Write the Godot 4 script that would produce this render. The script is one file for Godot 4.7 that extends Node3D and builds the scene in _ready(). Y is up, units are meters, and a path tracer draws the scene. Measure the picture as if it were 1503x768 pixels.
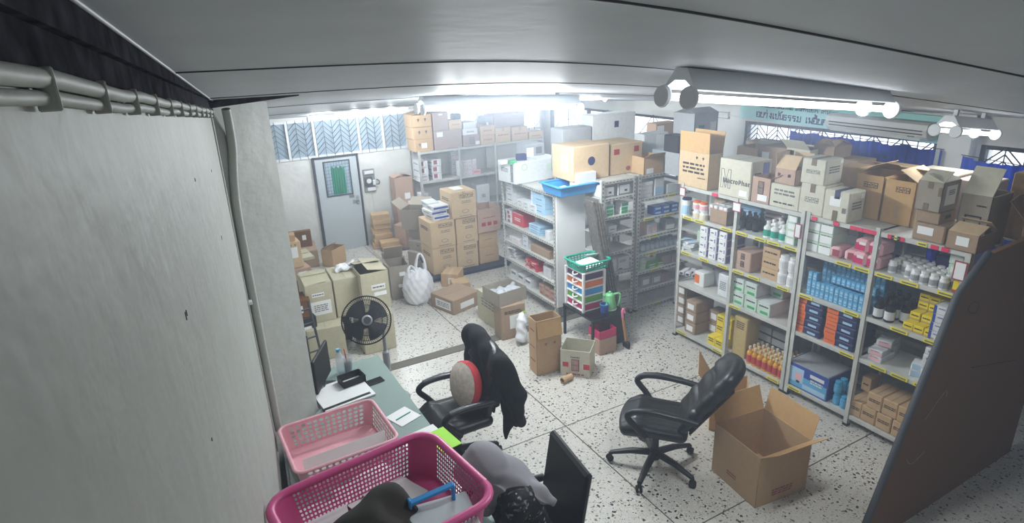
extends Node3D
# A pharmacy stock room seen from high in a corner: long racks of medicine, cartons everywhere, a desk by the left wall.

var M := {}                      # materials by name
var meshes := {}                 # shared meshes by key
var names := {}
var rng := RandomNumberGenerator.new()


# ---------------------------------------------------------------- naming and tagging
func numbered(called: String) -> String:
	var n: int = names.get(called, 0)
	names[called] = n + 1
	return called if n == 0 else "%s_%03d" % [called, n]


func tag(o: Node3D, label: String, category: String, group := "") -> Node3D:
	o.set_meta("label", label)
	o.set_meta("category", category)
	if group != "":
		o.set_meta("group", group)
	return o


func thing(called: String, label: String, category: String, at := Vector3.ZERO, yaw := 0.0, group := "") -> Node3D:
	var o := Node3D.new()
	o.name = numbered(called)
	add_child(o, true)
	o.position = at
	o.rotation_degrees.y = yaw
	tag(o, label, category, group)
	return o


func put(called: String, mesh: Mesh, m: Material, parent: Node = self) -> MeshInstance3D:
	var o := MeshInstance3D.new()
	o.mesh = mesh
	o.material_override = m
	if parent == self:
		o.name = numbered(called)
	else:
		var n := 0
		var want := called
		while parent.has_node(NodePath(want)):
			n += 1
			want = "%s_%03d" % [called, n]
		o.name = want
	parent.add_child(o, true)
	return o


func struct(called: String, mesh: Mesh, m: Material, parent: Node = self) -> MeshInstance3D:
	var o := put(called, mesh, m, parent)
	if parent == self:
		o.set_meta("kind", "structure")
	return o


func stuff(o: Node3D) -> Node3D:
	o.set_meta("kind", "stuff")
	return o


func dup(root: Node3D, at: Vector3, yaw: float, label := "") -> Node3D:
	var r: Node3D = root.duplicate()
	var base_name := String(root.name)
	if base_name.length() > 4 and base_name[base_name.length() - 4] == "_" and base_name.right(3).is_valid_int():
		base_name = base_name.left(base_name.length() - 4)
	r.name = numbered(base_name)
	add_child(r, true)
	r.position = at
	r.rotation_degrees.y = yaw
	if label != "":
		r.set_meta("label", label)
	return r


# ---------------------------------------------------------------- mesh building
func begin() -> SurfaceTool:
	var st := SurfaceTool.new()
	st.begin(Mesh.PRIMITIVE_TRIANGLES)
	st.set_smooth_group(-1)
	return st


func done(st: SurfaceTool) -> ArrayMesh:
	st.generate_normals()
	return st.commit()


func tri(st: SurfaceTool, a: Vector3, b: Vector3, c: Vector3) -> void:   # counter-clockwise seen from outside
	st.add_vertex(a)
	st.add_vertex(c)
	st.add_vertex(b)


func quad(st: SurfaceTool, a: Vector3, b: Vector3, c: Vector3, d: Vector3) -> void:
	tri(st, a, b, c)
	tri(st, a, c, d)


func box(st: SurfaceTool, c: Vector3, s: Vector3, b := Basis()) -> void:
	var p := []
	for i in 8:
		p.append(c + b * Vector3((-0.5 if i & 1 == 0 else 0.5) * s.x, (-0.5 if i & 2 == 0 else 0.5) * s.y, (-0.5 if i & 4 == 0 else 0.5) * s.z))
	quad(st, p[4], p[5], p[7], p[6])
	quad(st, p[1], p[0], p[2], p[3])
	quad(st, p[5], p[1], p[3], p[7])
	quad(st, p[0], p[4], p[6], p[2])
	quad(st, p[6], p[7], p[3], p[2])
	quad(st, p[0], p[1], p[5], p[4])


func out_tri(st: SurfaceTool, c: Vector3, p: Vector3, q: Vector3, r: Vector3) -> void:   # turned to face away from c
	if (q - p).cross(r - p).dot(p + q + r - c * 3.0) < 0:
		tri(st, p, r, q)
	else:
		tri(st, p, q, r)


func cbox(st: SurfaceTool, c: Vector3, s: Vector3, bev: float, b := Basis()) -> void:   # box with chamfered edges
	var h := s / 2.0
	var e := minf(bev, minf(h.x, minf(h.y, h.z)) * 0.7)
	var p := []      # for each corner, its three points: moved out along x, y, z
	for i in 8:
		var g := Vector3(1 if i & 1 else -1, 1 if i & 2 else -1, 1 if i & 4 else -1)
		var three := []
		for axis in 3:
			var v := Vector3(g.x * (h.x - e), g.y * (h.y - e), g.z * (h.z - e))
			v[axis] = g[axis] * h[axis]
			three.append(c + b * v)
		p.append(three)
		out_tri(st, c, three[0], three[1], three[2])
	for axis in 3:
		var u: int = 1 << (axis + 1) % 3
		var w: int = 1 << (axis + 2) % 3
		for k in [0, 1 << axis]:
			out_tri(st, c, p[k][axis], p[k | u][axis], p[k | u | w][axis])
			out_tri(st, c, p[k][axis], p[k | u | w][axis], p[k | w][axis])
		for k in [0, u, w, u | w]:      # the edges along this axis
			var t: int = k | 1 << axis
			var m: int = (axis + 1) % 3
			var n: int = (axis + 2) % 3
			out_tri(st, c, p[k][m], p[t][m], p[t][n])
			out_tri(st, c, p[k][m], p[t][n], p[k][n])


func cbox_mesh(s: Vector3, bev: float, up := true) -> Mesh:    # standing on y = 0 unless up is false
	var key := "cb%.3f,%.3f,%.3f,%.4f,%s" % [s.x, s.y, s.z, bev, up]
	if not meshes.has(key):
		var st := begin()
		cbox(st, Vector3(0, s.y / 2 if up else 0.0, 0), s, bev)
		meshes[key] = done(st)
	return meshes[key]


func lathe(st: SurfaceTool, prof: Array, n := 16, xf := Transform3D()) -> void:    # prof: Vector2(radius, height) from the bottom up
	for k in prof.size() - 1:
		var p: Vector2 = prof[k]
		var q: Vector2 = prof[k + 1]
		for i in n:
			var a := TAU * i / n
			var b := TAU * (i + 1) / n
			var v := [Vector3(p.x * cos(a), p.y, -p.x * sin(a)), Vector3(p.x * cos(b), p.y, -p.x * sin(b)), Vector3(q.x * cos(b), q.y, -q.x * sin(b)), Vector3(q.x * cos(a), q.y, -q.x * sin(a))]
			for j in 4:
				v[j] = xf * v[j]
			if p.x > 1e-5:
				tri(st, v[0], v[1], v[2])
			if q.x > 1e-5:
				tri(st, v[0], v[2], v[3])


func lathe_mesh(prof: Array, n := 16, xf := Transform3D(), smooth := false) -> Mesh:
	var st := begin()
	if smooth:
		st.set_smooth_group(0)
	lathe(st, prof, n, xf)
	return done(st)


func tube(st: SurfaceTool, pts: Array, radii, n := 8, squash := 1.0) -> void:
	st.set_smooth_group(0)
	var rings := []
	var up := Vector3.UP
	for i in pts.size():
		var d: Vector3 = (pts[mini(i + 1, pts.size() - 1)] - pts[maxi(i - 1, 0)]).normalized()
		if absf(d.dot(up)) > 0.95:
			up = Vector3.RIGHT if absf(d.x) < 0.9 else Vector3.BACK
		var s := d.cross(up).normalized()
		up = s.cross(d).normalized()
		var r: float = radii[i] if radii is Array else radii
		var ring := []
		for k in n:
			var a := TAU * k / n
			ring.append(pts[i] + s * cos(a) * r + up * sin(a) * r * squash)
		rings.append(ring)
	for i in pts.size() - 1:
		for k in n:
			var l := (k + 1) % n
			quad(st, rings[i][k], rings[i][l], rings[i + 1][l], rings[i + 1][k])
	st.set_smooth_group(-1)
	for k in range(1, n - 1):
		tri(st, rings[0][0], rings[0][k + 1], rings[0][k])
		tri(st, rings[-1][0], rings[-1][k], rings[-1][k + 1])


func tube_mesh(pts: Array, radii, n := 8, squash := 1.0) -> Mesh:
	var st := begin()
	tube(st, pts, radii, n, squash)
	return done(st)


func curve(pts: Array, per := 5) -> Array:      # a smooth line through the points
	var out := []
	for i in pts.size() - 1:
		for k in per:
			out.append((pts[i] as Vector3).cubic_interpolate(pts[i + 1], pts[maxi(i - 1, 0)], pts[mini(i + 2, pts.size() - 1)], float(k) / per))
	out.append(pts[-1])
	return out


func prism(st: SurfaceTool, poly: PackedVector2Array, z0: float, z1: float, xf := Transform3D()) -> void:   # an outline in x, y made solid along z
	if xf.basis.determinant() < 0:
		var t0 := z0
		z0 = z1
		z1 = t0
	var ccw := not Geometry2D.is_polygon_clockwise(poly)
	var idx := Geometry2D.triangulate_polygon(poly)
	for i in range(0, idx.size(), 3):
		var a := poly[idx[i]]
		var b := poly[idx[i + 1]]
		var c := poly[idx[i + 2]]
		if (b - a).cross(c - a) < 0:
			var t := b
			b = c
			c = t
		tri(st, xf * Vector3(a.x, a.y, z1), xf * Vector3(b.x, b.y, z1), xf * Vector3(c.x, c.y, z1))
		tri(st, xf * Vector3(a.x, a.y, z0), xf * Vector3(c.x, c.y, z0), xf * Vector3(b.x, b.y, z0))
	for i in poly.size():
		var p := poly[i]
		var q := poly[(i + 1) % poly.size()]
		if not ccw:
			var t := p
			p = q
			q = t
		quad(st, xf * Vector3(p.x, p.y, z0), xf * Vector3(q.x, q.y, z0), xf * Vector3(q.x, q.y, z1), xf * Vector3(p.x, p.y, z1))


func prism_mesh(poly: PackedVector2Array, z0: float, z1: float, xf := Transform3D()) -> Mesh:
	var st := begin()
	prism(st, poly, z0, z1, xf)
	return done(st)


# Blended tapered capsules meshed as surface nets. bones: [a, ra, b, rb] or [a, ra, b, rb, blend]
func nets(st: SurfaceTool, bones: Array, cell: float, blend := 0.03, dent: Variant = null) -> void:
	var lo := Vector3.INF
	var hi := -Vector3.INF
	for q in bones:
		var r: float = maxf(q[1], q[3]) + blend + cell * 2
		lo = lo.min(q[0].min(q[2]) - Vector3.ONE * r)
		hi = hi.max(q[0].max(q[2]) + Vector3.ONE * r)
	var n := Vector3i(((hi - lo) / cell).ceil()) + Vector3i.ONE * 2
	var f := PackedFloat32Array()
	f.resize(n.x * n.y * n.z)
	f.fill(1.0)
	for q in bones:
		var a: Vector3 = q[0]
		var b: Vector3 = q[2]
		var ra: float = q[1]
		var rb: float = q[3]
		var k: float = q[4] if q.size() > 4 else blend
		var reach := maxf(ra, rb) + maxf(k, cell) + cell * 2.0
		var i0 := Vector3i(((a.min(b) - Vector3.ONE * reach - lo) / cell).floor()).clamp(Vector3i.ZERO, n - Vector3i.ONE)
		var i1 := Vector3i(((a.max(b) + Vector3.ONE * reach - lo) / cell).ceil()).clamp(Vector3i.ZERO, n - Vector3i.ONE)
		var ab := b - a
		var len2 := maxf(ab.length_squared(), 1e-9)
		for z in range(i0.z, i1.z + 1):
			for y in range(i0.y, i1.y + 1):
				var at := (z * n.y + y) * n.x
				for x in range(i0.x, i1.x + 1):
					var p := lo + Vector3(x, y, z) * cell
					var t := clampf((p - a).dot(ab) / len2, 0.0, 1.0)
					var d := p.distance_to(a + ab * t) - lerpf(ra, rb, t)
					var o := f[at + x]
					var h := maxf(k - absf(d - o), 0.0) / maxf(k, 1e-6)
					f[at + x] = minf(d, o) - h * h * k * 0.25
	var vert := {}
	var step := [1, n.x, n.x * n.y]
	var get_vertex := func(c: int) -> Vector3:
		if vert.has(c):
			return vert[c]
		var sum := Vector3.ZERO
		var m := 0
		for e in 12:
			var axis: int = e / 4
			var u: int = step[(axis + 1) % 3] if e & 1 else 0
			var w: int = step[(axis + 2) % 3] if e & 2 else 0
			var i: int = c + u + w
			var j: int = i + step[axis]
			if (f[i] < 0.0) != (f[j] < 0.0):
				var t: float = f[i] / (f[i] - f[j])
				var q := Vector3(i % n.x, (i / n.x) % n.y, i / (n.x * n.y))
				q[axis] += t
				sum += q
				m += 1
		var v: Vector3 = lo + sum / maxf(m, 1) * cell
		if dent != null:
			v = dent.call(v)
		vert[c] = v
		return v
	for z in range(1, n.z - 1):
		for y in range(1, n.y - 1):
			for x in range(1, n.x - 1):
				var i := (z * n.y + y) * n.x + x
				for axis in 3:
					var j: int = i + step[axis]
					var inside := f[i] < 0.0
					if inside != (f[j] < 0.0):
						var u: int = step[(axis + 1) % 3]
						var w: int = step[(axis + 2) % 3]
						var q := [get_vertex.call(i - u - w), get_vertex.call(i - w), get_vertex.call(i), get_vertex.call(i - u)]
						if not inside:
							q.reverse()
						quad(st, q[0], q[1], q[2], q[3])


func nets_mesh(bones: Array, cell: float, blend := 0.03, dent: Variant = null) -> Mesh:
	var st := begin()
	st.set_smooth_group(0)
	nets(st, bones, cell, blend, dent)
	return done(st)


# ---------------------------------------------------------------- materials
func mat(key: String, c: Color, rough := 0.8, metal := 0.0) -> StandardMaterial3D:
	var m := StandardMaterial3D.new()
	m.albedo_color = c
	m.roughness = rough
	m.metallic = metal
	m.resource_name = key
	M[key] = m
	return m


func noise_tex(size: int, freq: float, lo: float, hi: float, octaves := 4, bump := false, sd := 1) -> NoiseTexture2D:
	var t := NoiseTexture2D.new()
	t.width = size
	t.height = size
	t.seamless = true
	var n := FastNoiseLite.new()
	n.seed = sd
	n.frequency = freq
	n.fractal_octaves = octaves
	t.noise = n
	if bump:
		t.as_normal_map = true
		t.bump_strength = hi
	else:
		var g := Gradient.new()
		g.set_color(0, Color(lo, lo, lo))
		g.set_color(1, Color(hi, hi, hi))
		t.color_ramp = g
	return t


func cover(m: StandardMaterial3D, tex: Texture2D, per_metre: float, nrm: Texture2D = null, depth := 0.3, world := false) -> void:
	m.albedo_texture = tex
	m.uv1_triplanar = true
	m.uv1_world_triplanar = world
	m.uv1_scale = Vector3.ONE * per_metre
	if nrm:
		m.normal_enabled = true
		m.normal_texture = nrm
		m.normal_scale = depth


func terrazzo() -> ImageTexture:       # chips of dark and tan stone in pale cement; 1.8 m a side
	var n := 1024
	var im := Image.create(n, n, false, Image.FORMAT_RGB8)
	var r := RandomNumberGenerator.new()
	r.seed = 7
	im.fill(Color(0.80, 0.785, 0.75))
	for k in 9000:      # small chips
		var c := [Color(0.70, 0.68, 0.63), Color(0.86, 0.85, 0.82), Color(0.60, 0.57, 0.52), Color(0.74, 0.70, 0.62)][r.randi() % 4] as Color
		chip(im, n, r, r.randf_range(1.2, 4.0), c)
	for k in 1500:
		var c := [Color(0.20, 0.19, 0.18), Color(0.28, 0.27, 0.26), Color(0.36, 0.33, 0.29), Color(0.16, 0.16, 0.16), Color(0.50, 0.44, 0.36)][r.randi() % 5] as Color
		chip(im, n, r, r.randf_range(2.0, 7.5) * (1.0 if k % 3 else 0.6), c)
	return ImageTexture.create_from_image(im)


func chip(im: Image, n: int, r: RandomNumberGenerator, rad: float, c: Color) -> void:
	var cx := r.randi() % n
	var cy := r.randi() % n
	var ph := r.randf() * TAU
	var el := r.randf_range(0.55, 1.0)
	var w := [r.randf_range(-0.3, 0.3), r.randf_range(-0.25, 0.25), r.randf() * TAU]
	var e := int(rad * 1.6) + 1
	for y in range(-e, e + 1):
		for x in range(-e, e + 1):
			var u := x * cos(ph) + y * sin(ph)
			var v := (y * cos(ph) - x * sin(ph)) / el
			var a := atan2(v, u)
			if sqrt(u * u + v * v) < rad * (1.0 + w[0] * cos(2 * a + w[2]) + w[1] * cos(3 * a)):
				im.set_pixel((cx + x + n) % n, (cy + y + n) % n, c)


func materials() -> void:
	var grain := noise_tex(512, 0.02, 0.94, 1.0, 5, false, 3)
	var fine := noise_tex(256, 0.08, 0.93, 1.0, 3, false, 5)
	var bump := noise_tex(512, 0.03, 0, 3.0, 5, true, 9)
	var wear := noise_tex(512, 0.012, 0.9, 1.0, 5, false, 21)
	for k in [["kraft", Color(0.77, 0.64, 0.48)], ["kraft_light", Color(0.82, 0.71, 0.56)], ["kraft_dull", Color(0.64, 0.54, 0.44)], ["kraft_grey", Color(0.62, 0.58, 0.52)], ["kraft_pink", Color(0.73, 0.61, 0.53)],
			["cream", Color(0.76, 0.73, 0.62)], ["cream_white", Color(0.82, 0.80, 0.72)], ["card_white", Color(0.86, 0.87, 0.87)], ["card_grey", Color(0.64, 0.65, 0.66)], ["card_mauve", Color(0.68, 0.61, 0.58)],
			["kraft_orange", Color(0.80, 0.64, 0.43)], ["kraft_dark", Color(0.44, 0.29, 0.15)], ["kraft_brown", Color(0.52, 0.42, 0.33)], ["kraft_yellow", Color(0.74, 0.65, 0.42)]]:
		cover(mat(k[0], k[1], 0.85), grain, 1.7, bump, 0.15)
	for k in [["white", Color(0.90, 0.90, 0.89), 0.5], ["paper", Color(0.92, 0.92, 0.91), 0.8], ["print", Color(0.16, 0.15, 0.15), 0.8], ["print_blue", Color(0.12, 0.16, 0.42), 0.7], ["print_red", Color(0.65, 0.10, 0.14), 0.7],
			["print_grey", Color(0.42, 0.42, 0.42), 0.8], ["tape", Color(0.45, 0.38, 0.28), 0.35], ["tape_clear", Color(0.70, 0.60, 0.45), 0.3], ["yellow_tag", Color(0.90, 0.85, 0.10), 0.6], ["pink_tag", Color(0.85, 0.12, 0.32), 0.6],
			["sky_blue", Color(0.36, 0.66, 0.82), 0.45], ["pale_blue", Color(0.66, 0.80, 0.90), 0.5], ["deep_blue", Color(0.16, 0.28, 0.62), 0.45], ["navy", Color(0.12, 0.15, 0.34), 0.45], ["bag_blue", Color(0.10, 0.25, 0.80), 0.35],
			["orange", Color(0.90, 0.45, 0.18), 0.5], ["yellow", Color(0.92, 0.82, 0.12), 0.5], ["amber", Color(0.86, 0.62, 0.12), 0.3], ["red", Color(0.74, 0.20, 0.25), 0.4], ["red_dull", Color(0.60, 0.27, 0.30), 0.6],
			["pink", Color(0.90, 0.50, 0.62), 0.4], ["magenta", Color(0.78, 0.10, 0.36), 0.4], ["pale_pink", Color(0.90, 0.70, 0.72), 0.5], ["green", Color(0.25, 0.62, 0.40), 0.5], ["mint", Color(0.76, 0.85, 0.76), 0.5],
			["lime", Color(0.60, 0.86, 0.15), 0.6], ["teal", Color(0.10, 0.62, 0.52), 0.45], ["aqua", Color(0.25, 0.62, 0.78), 0.4], ["purple", Color(0.30, 0.12, 0.32), 0.4], ["apple", Color(0.42, 0.68, 0.22), 0.4],
			["kettle_green", Color(0.50, 0.82, 0.55), 0.3], ["black", Color(0.035, 0.035, 0.04), 0.5], ["black_glossy", Color(0.02, 0.02, 0.025), 0.2], ["charcoal", Color(0.12, 0.12, 0.13), 0.6], ["bottle_dark", Color(0.06, 0.04, 0.04), 0.2],
			["cap_cream", Color(0.88, 0.84, 0.72), 0.4], ["lilac", Color(0.50, 0.48, 0.72), 0.5], ["skin", Color(0.62, 0.42, 0.32), 0.6], ["basket_pink", Color(0.92, 0.68, 0.72), 0.4], ["basket_magenta", Color(0.84, 0.33, 0.56), 0.4],
			["tray_blue", Color(0.20, 0.58, 0.84), 0.4], ["wood_stick", Color(0.68, 0.48, 0.28), 0.6], ["door_grey", Color(0.70, 0.73, 0.74), 0.5], ["frame_white", Color(0.85, 0.86, 0.86), 0.5], ["frame_dark", Color(0.22, 0.23, 0.25), 0.6],
			["beam_dark", Color(0.075, 0.077, 0.085), 0.6], ["grille", Color(0.30, 0.32, 0.34), 0.6], ["fixture", Color(0.93, 0.94, 0.95), 0.5], ["ac_white", Color(0.84, 0.84, 0.82), 0.5], ["sign_board", Color(0.66, 0.86, 0.84), 0.6],
			["mat_navy", Color(0.17, 0.18, 0.25), 0.9], ["mat_plum", Color(0.22, 0.16, 0.20), 0.9], ["steel", Color(0.55, 0.56, 0.57), 0.4], ["concrete", Color(0.42, 0.40, 0.36), 0.9], ["grout", Color(0.36, 0.34, 0.31), 0.9],
			["glass_desk", Color(0.56, 0.63, 0.60), 0.06], ["meter", Color(0.48, 0.48, 0.47), 0.6], ["jade", Color(0.10, 0.45, 0.34), 0.7], ["rubber", Color(0.05, 0.05, 0.05), 0.8], ["slot", Color(0.10, 0.10, 0.11), 0.9], ["scarf_red", Color(0.80, 0.22, 0.26), 0.8]]:
		mat(k[0], k[1], k[2])
	cover(mat("rack_paint", Color(0.80, 0.80, 0.77), 0.45), wear, 1.1)
	cover(mat("wall_paint", Color(0.84, 0.84, 0.82), 0.6), noise_tex(512, 0.01, 0.93, 1.0, 5, false, 4), 0.5, noise_tex(512, 0.02, 0, 4.0, 5, true, 14), 0.25, true)
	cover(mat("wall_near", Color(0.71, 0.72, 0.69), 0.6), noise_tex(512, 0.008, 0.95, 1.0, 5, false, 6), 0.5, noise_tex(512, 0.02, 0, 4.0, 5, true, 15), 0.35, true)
	cover(mat("ceiling_paint", Color(0.80, 0.82, 0.84), 0.55), noise_tex(512, 0.01, 0.95, 1.0, 4, false, 8), 0.5, noise_tex(512, 0.03, 0, 3.0, 4, true, 16), 0.06, true)
	cover(mat("beam_grey", Color(0.36, 0.36, 0.39), 0.9), noise_tex(256, 0.03, 0.55, 1.0, 5, false, 12), 1.5)
	M.beam_grey.metallic_specular = 0.0
	cover(mat("terrazzo", Color(1, 1, 1), 0.32), terrazzo(), 1.0 / 1.8, null, 0.3, true)
	cover(mat("curtain", Color(0.04, 0.26, 0.74), 0.8), fine, 4.0)
	cover(mat("leather", Color(0.045, 0.05, 0.055), 0.38), fine, 6.0, noise_tex(256, 0.06, 0, 4.0, 3, true, 19), 0.3)
	cover(mat("cloth_black", Color(0.035, 0.04, 0.05), 0.95), fine, 8.0, noise_tex(256, 0.02, 0, 6.0, 4, true, 29), 0.4)
	cover(mat("scarf_grey", Color(0.60, 0.59, 0.61), 0.9), fine, 8.0, bump, 0.2)
	cover(mat("plank_grey", Color(0.52, 0.49, 0.45), 0.85), noise_tex(512, 0.03, 0.45, 1.0, 5, false, 31), 1.2, bump, 0.4)
	cover(mat("pattern_black", Color(1, 1, 1), 0.8), speckle(), 2.2)
	cover(mat("cushion_print", Color(0.96, 0.90, 0.84), 0.9), noise_tex(256, 0.03, 0.80, 1.0, 3, false, 33), 3.0)
	mat("plastic_bag", Color(0.90, 0.90, 0.91), 0.35)
	mat("bubble", Color(0.80, 0.82, 0.84, 0.65), 0.3).transparency = BaseMaterial3D.TRANSPARENCY_ALPHA
	mat("clear_plastic", Color(0.85, 0.90, 0.95, 0.35), 0.3).transparency = BaseMaterial3D.TRANSPARENCY_ALPHA
	mat("tub_plastic", Color(0.88, 0.92, 0.92, 0.6), 0.35).transparency = BaseMaterial3D.TRANSPARENCY_ALPHA
	mat("pane_clear", Color(0.9, 0.95, 1.0, 0.12), 0.05).transparency = BaseMaterial3D.TRANSPARENCY_ALPHA
	mat("pane_frosted", Color(0.60, 0.67, 0.72), 0.3)
	var tubem := mat("tube_glow", Color(1, 1, 1), 0.4)
	tubem.emission_enabled = true
	tubem.emission = Color(0.97, 0.99, 1.0)
	tubem.emission_energy_multiplier = 5.0


func speckle() -> ImageTexture:       # black cloth with pale sprigs
	var n := 256
	var im := Image.create(n, n, false, Image.FORMAT_RGB8)
	im.fill(Color(0.05, 0.05, 0.055))
	var r := RandomNumberGenerator.new()
	r.seed = 11
	for k in 130:
		chip(im, n, r, r.randf_range(1.5, 5.5), Color(0.72, 0.72, 0.74) if k % 3 else Color(0.3, 0.3, 0.32))
	return ImageTexture.create_from_image(im)


# ---------------------------------------------------------------- print on boxes
# A mark is "face kind u v w h colour": f front, l left, r right, t top; u, v from the middle of the face in shares of its size; w, h likewise.
func marks(o: Node3D, size: Vector3, list: Array) -> void:
	var layer := 0.0
	for entry in list:
		var q: PackedStringArray = (entry as String).split(" ", false)
		var fw := size.x
		var fh := size.y
		var xf := Transform3D(Basis(), Vector3(0, size.y / 2, size.z / 2))
		if q[0] == "l":
			fw = size.z
			xf = Transform3D(Basis(Vector3(0, 0, 1), Vector3(0, 1, 0), Vector3(-1, 0, 0)), Vector3(-size.x / 2, size.y / 2, 0))
		elif q[0] == "r":
			fw = size.z
			xf = Transform3D(Basis(Vector3(0, 0, -1), Vector3(0, 1, 0), Vector3(1, 0, 0)), Vector3(size.x / 2, size.y / 2, 0))
		elif q[0] == "t":
			fh = size.z
			xf = Transform3D(Basis(Vector3(1, 0, 0), Vector3(0, 0, -1), Vector3(0, 1, 0)), Vector3(0, size.y, 0))
		var w := float(q[4]) * fw
		var h := float(q[5]) * fh
		var at := xf.translated_local(Vector3(float(q[2]) * fw, float(q[3]) * fh, layer))
		layer += 0.0005
		var m: Material = M[q[6]] if q.size() > 6 else M["paper" if q[1] == "paper" else "tape" if q[1] == "tape" else "print"]
		var called: String = {"paper": "paper_label", "tape": "tape", "band": "printed_band", "bars": "printed_text", "arrows": "printed_arrows", "frame": "printed_frame", "ring": "printed_ring", "icons": "printed_icons", "disc": "printed_disc", "hole": "hand_hole"}.get(q[1], "print")
		put(called, mark_mesh(q[1], w, h), m, o).transform = at


func mark_mesh(kind: String, w: float, h: float) -> Mesh:
	var key := "mk%s%.3f,%.3f" % [kind, w, h]
	if meshes.has(key):
		return meshes[key]
	var st := begin()
	var t := 0.0016
	match kind:
		"bars":
			var n := maxi(1, int(round(h / maxf(0.022, w * 0.12))))
			n = mini(n, 5)
			for i in n:
				var y := h / 2 - (i + 0.5) * h / n
				var x := -w / 2
				while x < w / 2 - 0.004:
					var l := minf(w * rng.randf_range(0.10, 0.3), w / 2 - x)
					box(st, Vector3(x + l / 2, y, t / 2), Vector3(l, h / n * 0.5, t))
					x += l + w * 0.05
		"arrows":
			for s in [-0.25, 0.25]:
				prism(st, PackedVector2Array([Vector2(-0.5, 0), Vector2(0, 0.5), Vector2(0.5, 0), Vector2(0.18, 0), Vector2(0.18, -0.5), Vector2(-0.18, -0.5), Vector2(-0.18, 0)]), 0, t, Transform3D(Basis.from_scale(Vector3(w * 0.3, h, 1)), Vector3(s * w * 1.4, 0, 0)))
		"frame", "icons":
			var e := minf(w, h) * 0.09
			for s in [-1, 1]:
				box(st, Vector3(s * (w / 2 - e / 2), 0, t / 2), Vector3(e, h, t))
				box(st, Vector3(0, s * (h / 2 - e / 2), t / 2), Vector3(w, e, t))
			if kind == "icons":
				for i in 4:
					var c := Vector3((i - 1.5) * w / 4, 0, t / 2)
					var z := minf(w / 4, h)
					box(st, c + Vector3(w / 8, 0, 0), Vector3(e, h, t))
					if i % 2:
						box(st, c, Vector3(z * 0.5, z * 0.22, t))
						box(st, c - Vector3(0, z * 0.12, 0), Vector3(z * 0.16, z * 0.5, t))
					else:
						box(st, c + Vector3(0, z * 0.16, 0), Vector3(z * 0.42, z * 0.3, t))
						box(st, c - Vector3(0, z * 0.22, 0), Vector3(z * 0.3, z * 0.14, t))
		"ring", "disc":
			for i in 20:
				var a := TAU * i / 20
				var b := TAU * (i + 1) / 20
				var r0 := 0.0 if kind == "disc" else 0.86
				quad(st, Vector3(cos(a) * r0 * w / 2, sin(a) * r0 * h / 2, t), Vector3(cos(a) * w / 2, sin(a) * h / 2, t), Vector3(cos(b) * w / 2, sin(b) * h / 2, t), Vector3(cos(b) * r0 * w / 2, sin(b) * r0 * h / 2, t))
		_:
			box(st, Vector3(0, 0, t / 2), Vector3(w, h, t))
	meshes[key] = done(st)
	return meshes[key]


# ---------------------------------------------------------------- cartons and small boxes
# o: tape (material), m (marks), open (angles in degrees of the front, right, back and left flap: 0 shut, 90 upright, 180 laid out, 260 hanging; -1 none), flap (its length), in (inside material), lid
func carton(label: String, at: Vector3, size: Vector3, yaw := 0.0, tone := "kraft", o := {}) -> Node3D:
	var r := thing(o.get("name", "carton"), label, o.get("cat", "carton"), at, yaw, o.get("group", ""))
	var w := size.x
	var h := size.y
	var d := size.z
	if o.has("tilt"):
		r.rotation_degrees.z = o.tilt
	if not o.has("open"):
		put("body", cbox_mesh(size, o.get("bev", 0.009 if minf(w, minf(h, d)) > 0.12 else 0.004)), M[tone], r)
		if o.has("tape"):
			var st := begin()
			var tw := minf(0.05, w * 0.22)
			if o.get("across", false):
				box(st, Vector3(0, h + 0.0008, 0), Vector3(w, 0.0016, tw))
				for s in [-1, 1]:
					box(st, Vector3(s * (w / 2 + 0.0008), h - h * 0.13, 0), Vector3(0.0016, h * 0.26, tw))
			else:
				box(st, Vector3(0, h + 0.0008, 0), Vector3(tw, 0.0016, d))
				for s in [-1, 1]:
					box(st, Vector3(0, h - h * 0.13, s * (d / 2 + 0.0008)), Vector3(tw, h * 0.26, 0.0016))
			put("tape", done(st), M[o.tape], r)
		elif o.get("seam", false):
			var st := begin()
			box(st, Vector3(0, h + 0.0004, 0), Vector3(0.004, 0.001, d - 0.01))
			put("lid_seam", done(st), M["print_grey"], r)
	else:
		var t := 0.006
		var st := begin()
		cbox(st, Vector3(0, t / 2, 0), Vector3(w, t, d), 0.001)
		for s in [-1, 1]:
			cbox(st, Vector3(s * (w - t) / 2, h / 2, 0), Vector3(t, h, d), 0.0015)
			cbox(st, Vector3(0, h / 2, s * (d - t) / 2), Vector3(w, h, t), 0.0015)
		put("body", done(st), M[tone], r)
		for i in 4:
			var ang: float = o.open[i]
			if ang < 0:
				continue
			var across := d if i % 2 == 0 else w
			var along := w if i % 2 == 0 else d
			var fl: float = o.get("flap", minf(w, d) * 0.48)
			var fm := begin()
			cbox(fm, Vector3(0, 0.0025, -fl / 2), Vector3(along - 0.008, 0.005, fl), 0.0015)
			var f := put("flap", done(fm), M[o.get("in", tone)], r)
			var turn: float = [0.0, 90.0, 180.0, 270.0][i]
			var b := Basis(Vector3.UP, deg_to_rad(turn))
			f.transform = Transform3D(b, b * Vector3(0, h, across / 2 - 0.003)) * Transform3D(Basis(Vector3.RIGHT, deg_to_rad(ang)), Vector3.ZERO)
	if o.has("m"):
		marks(r, size, o.m)
	return r


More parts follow.
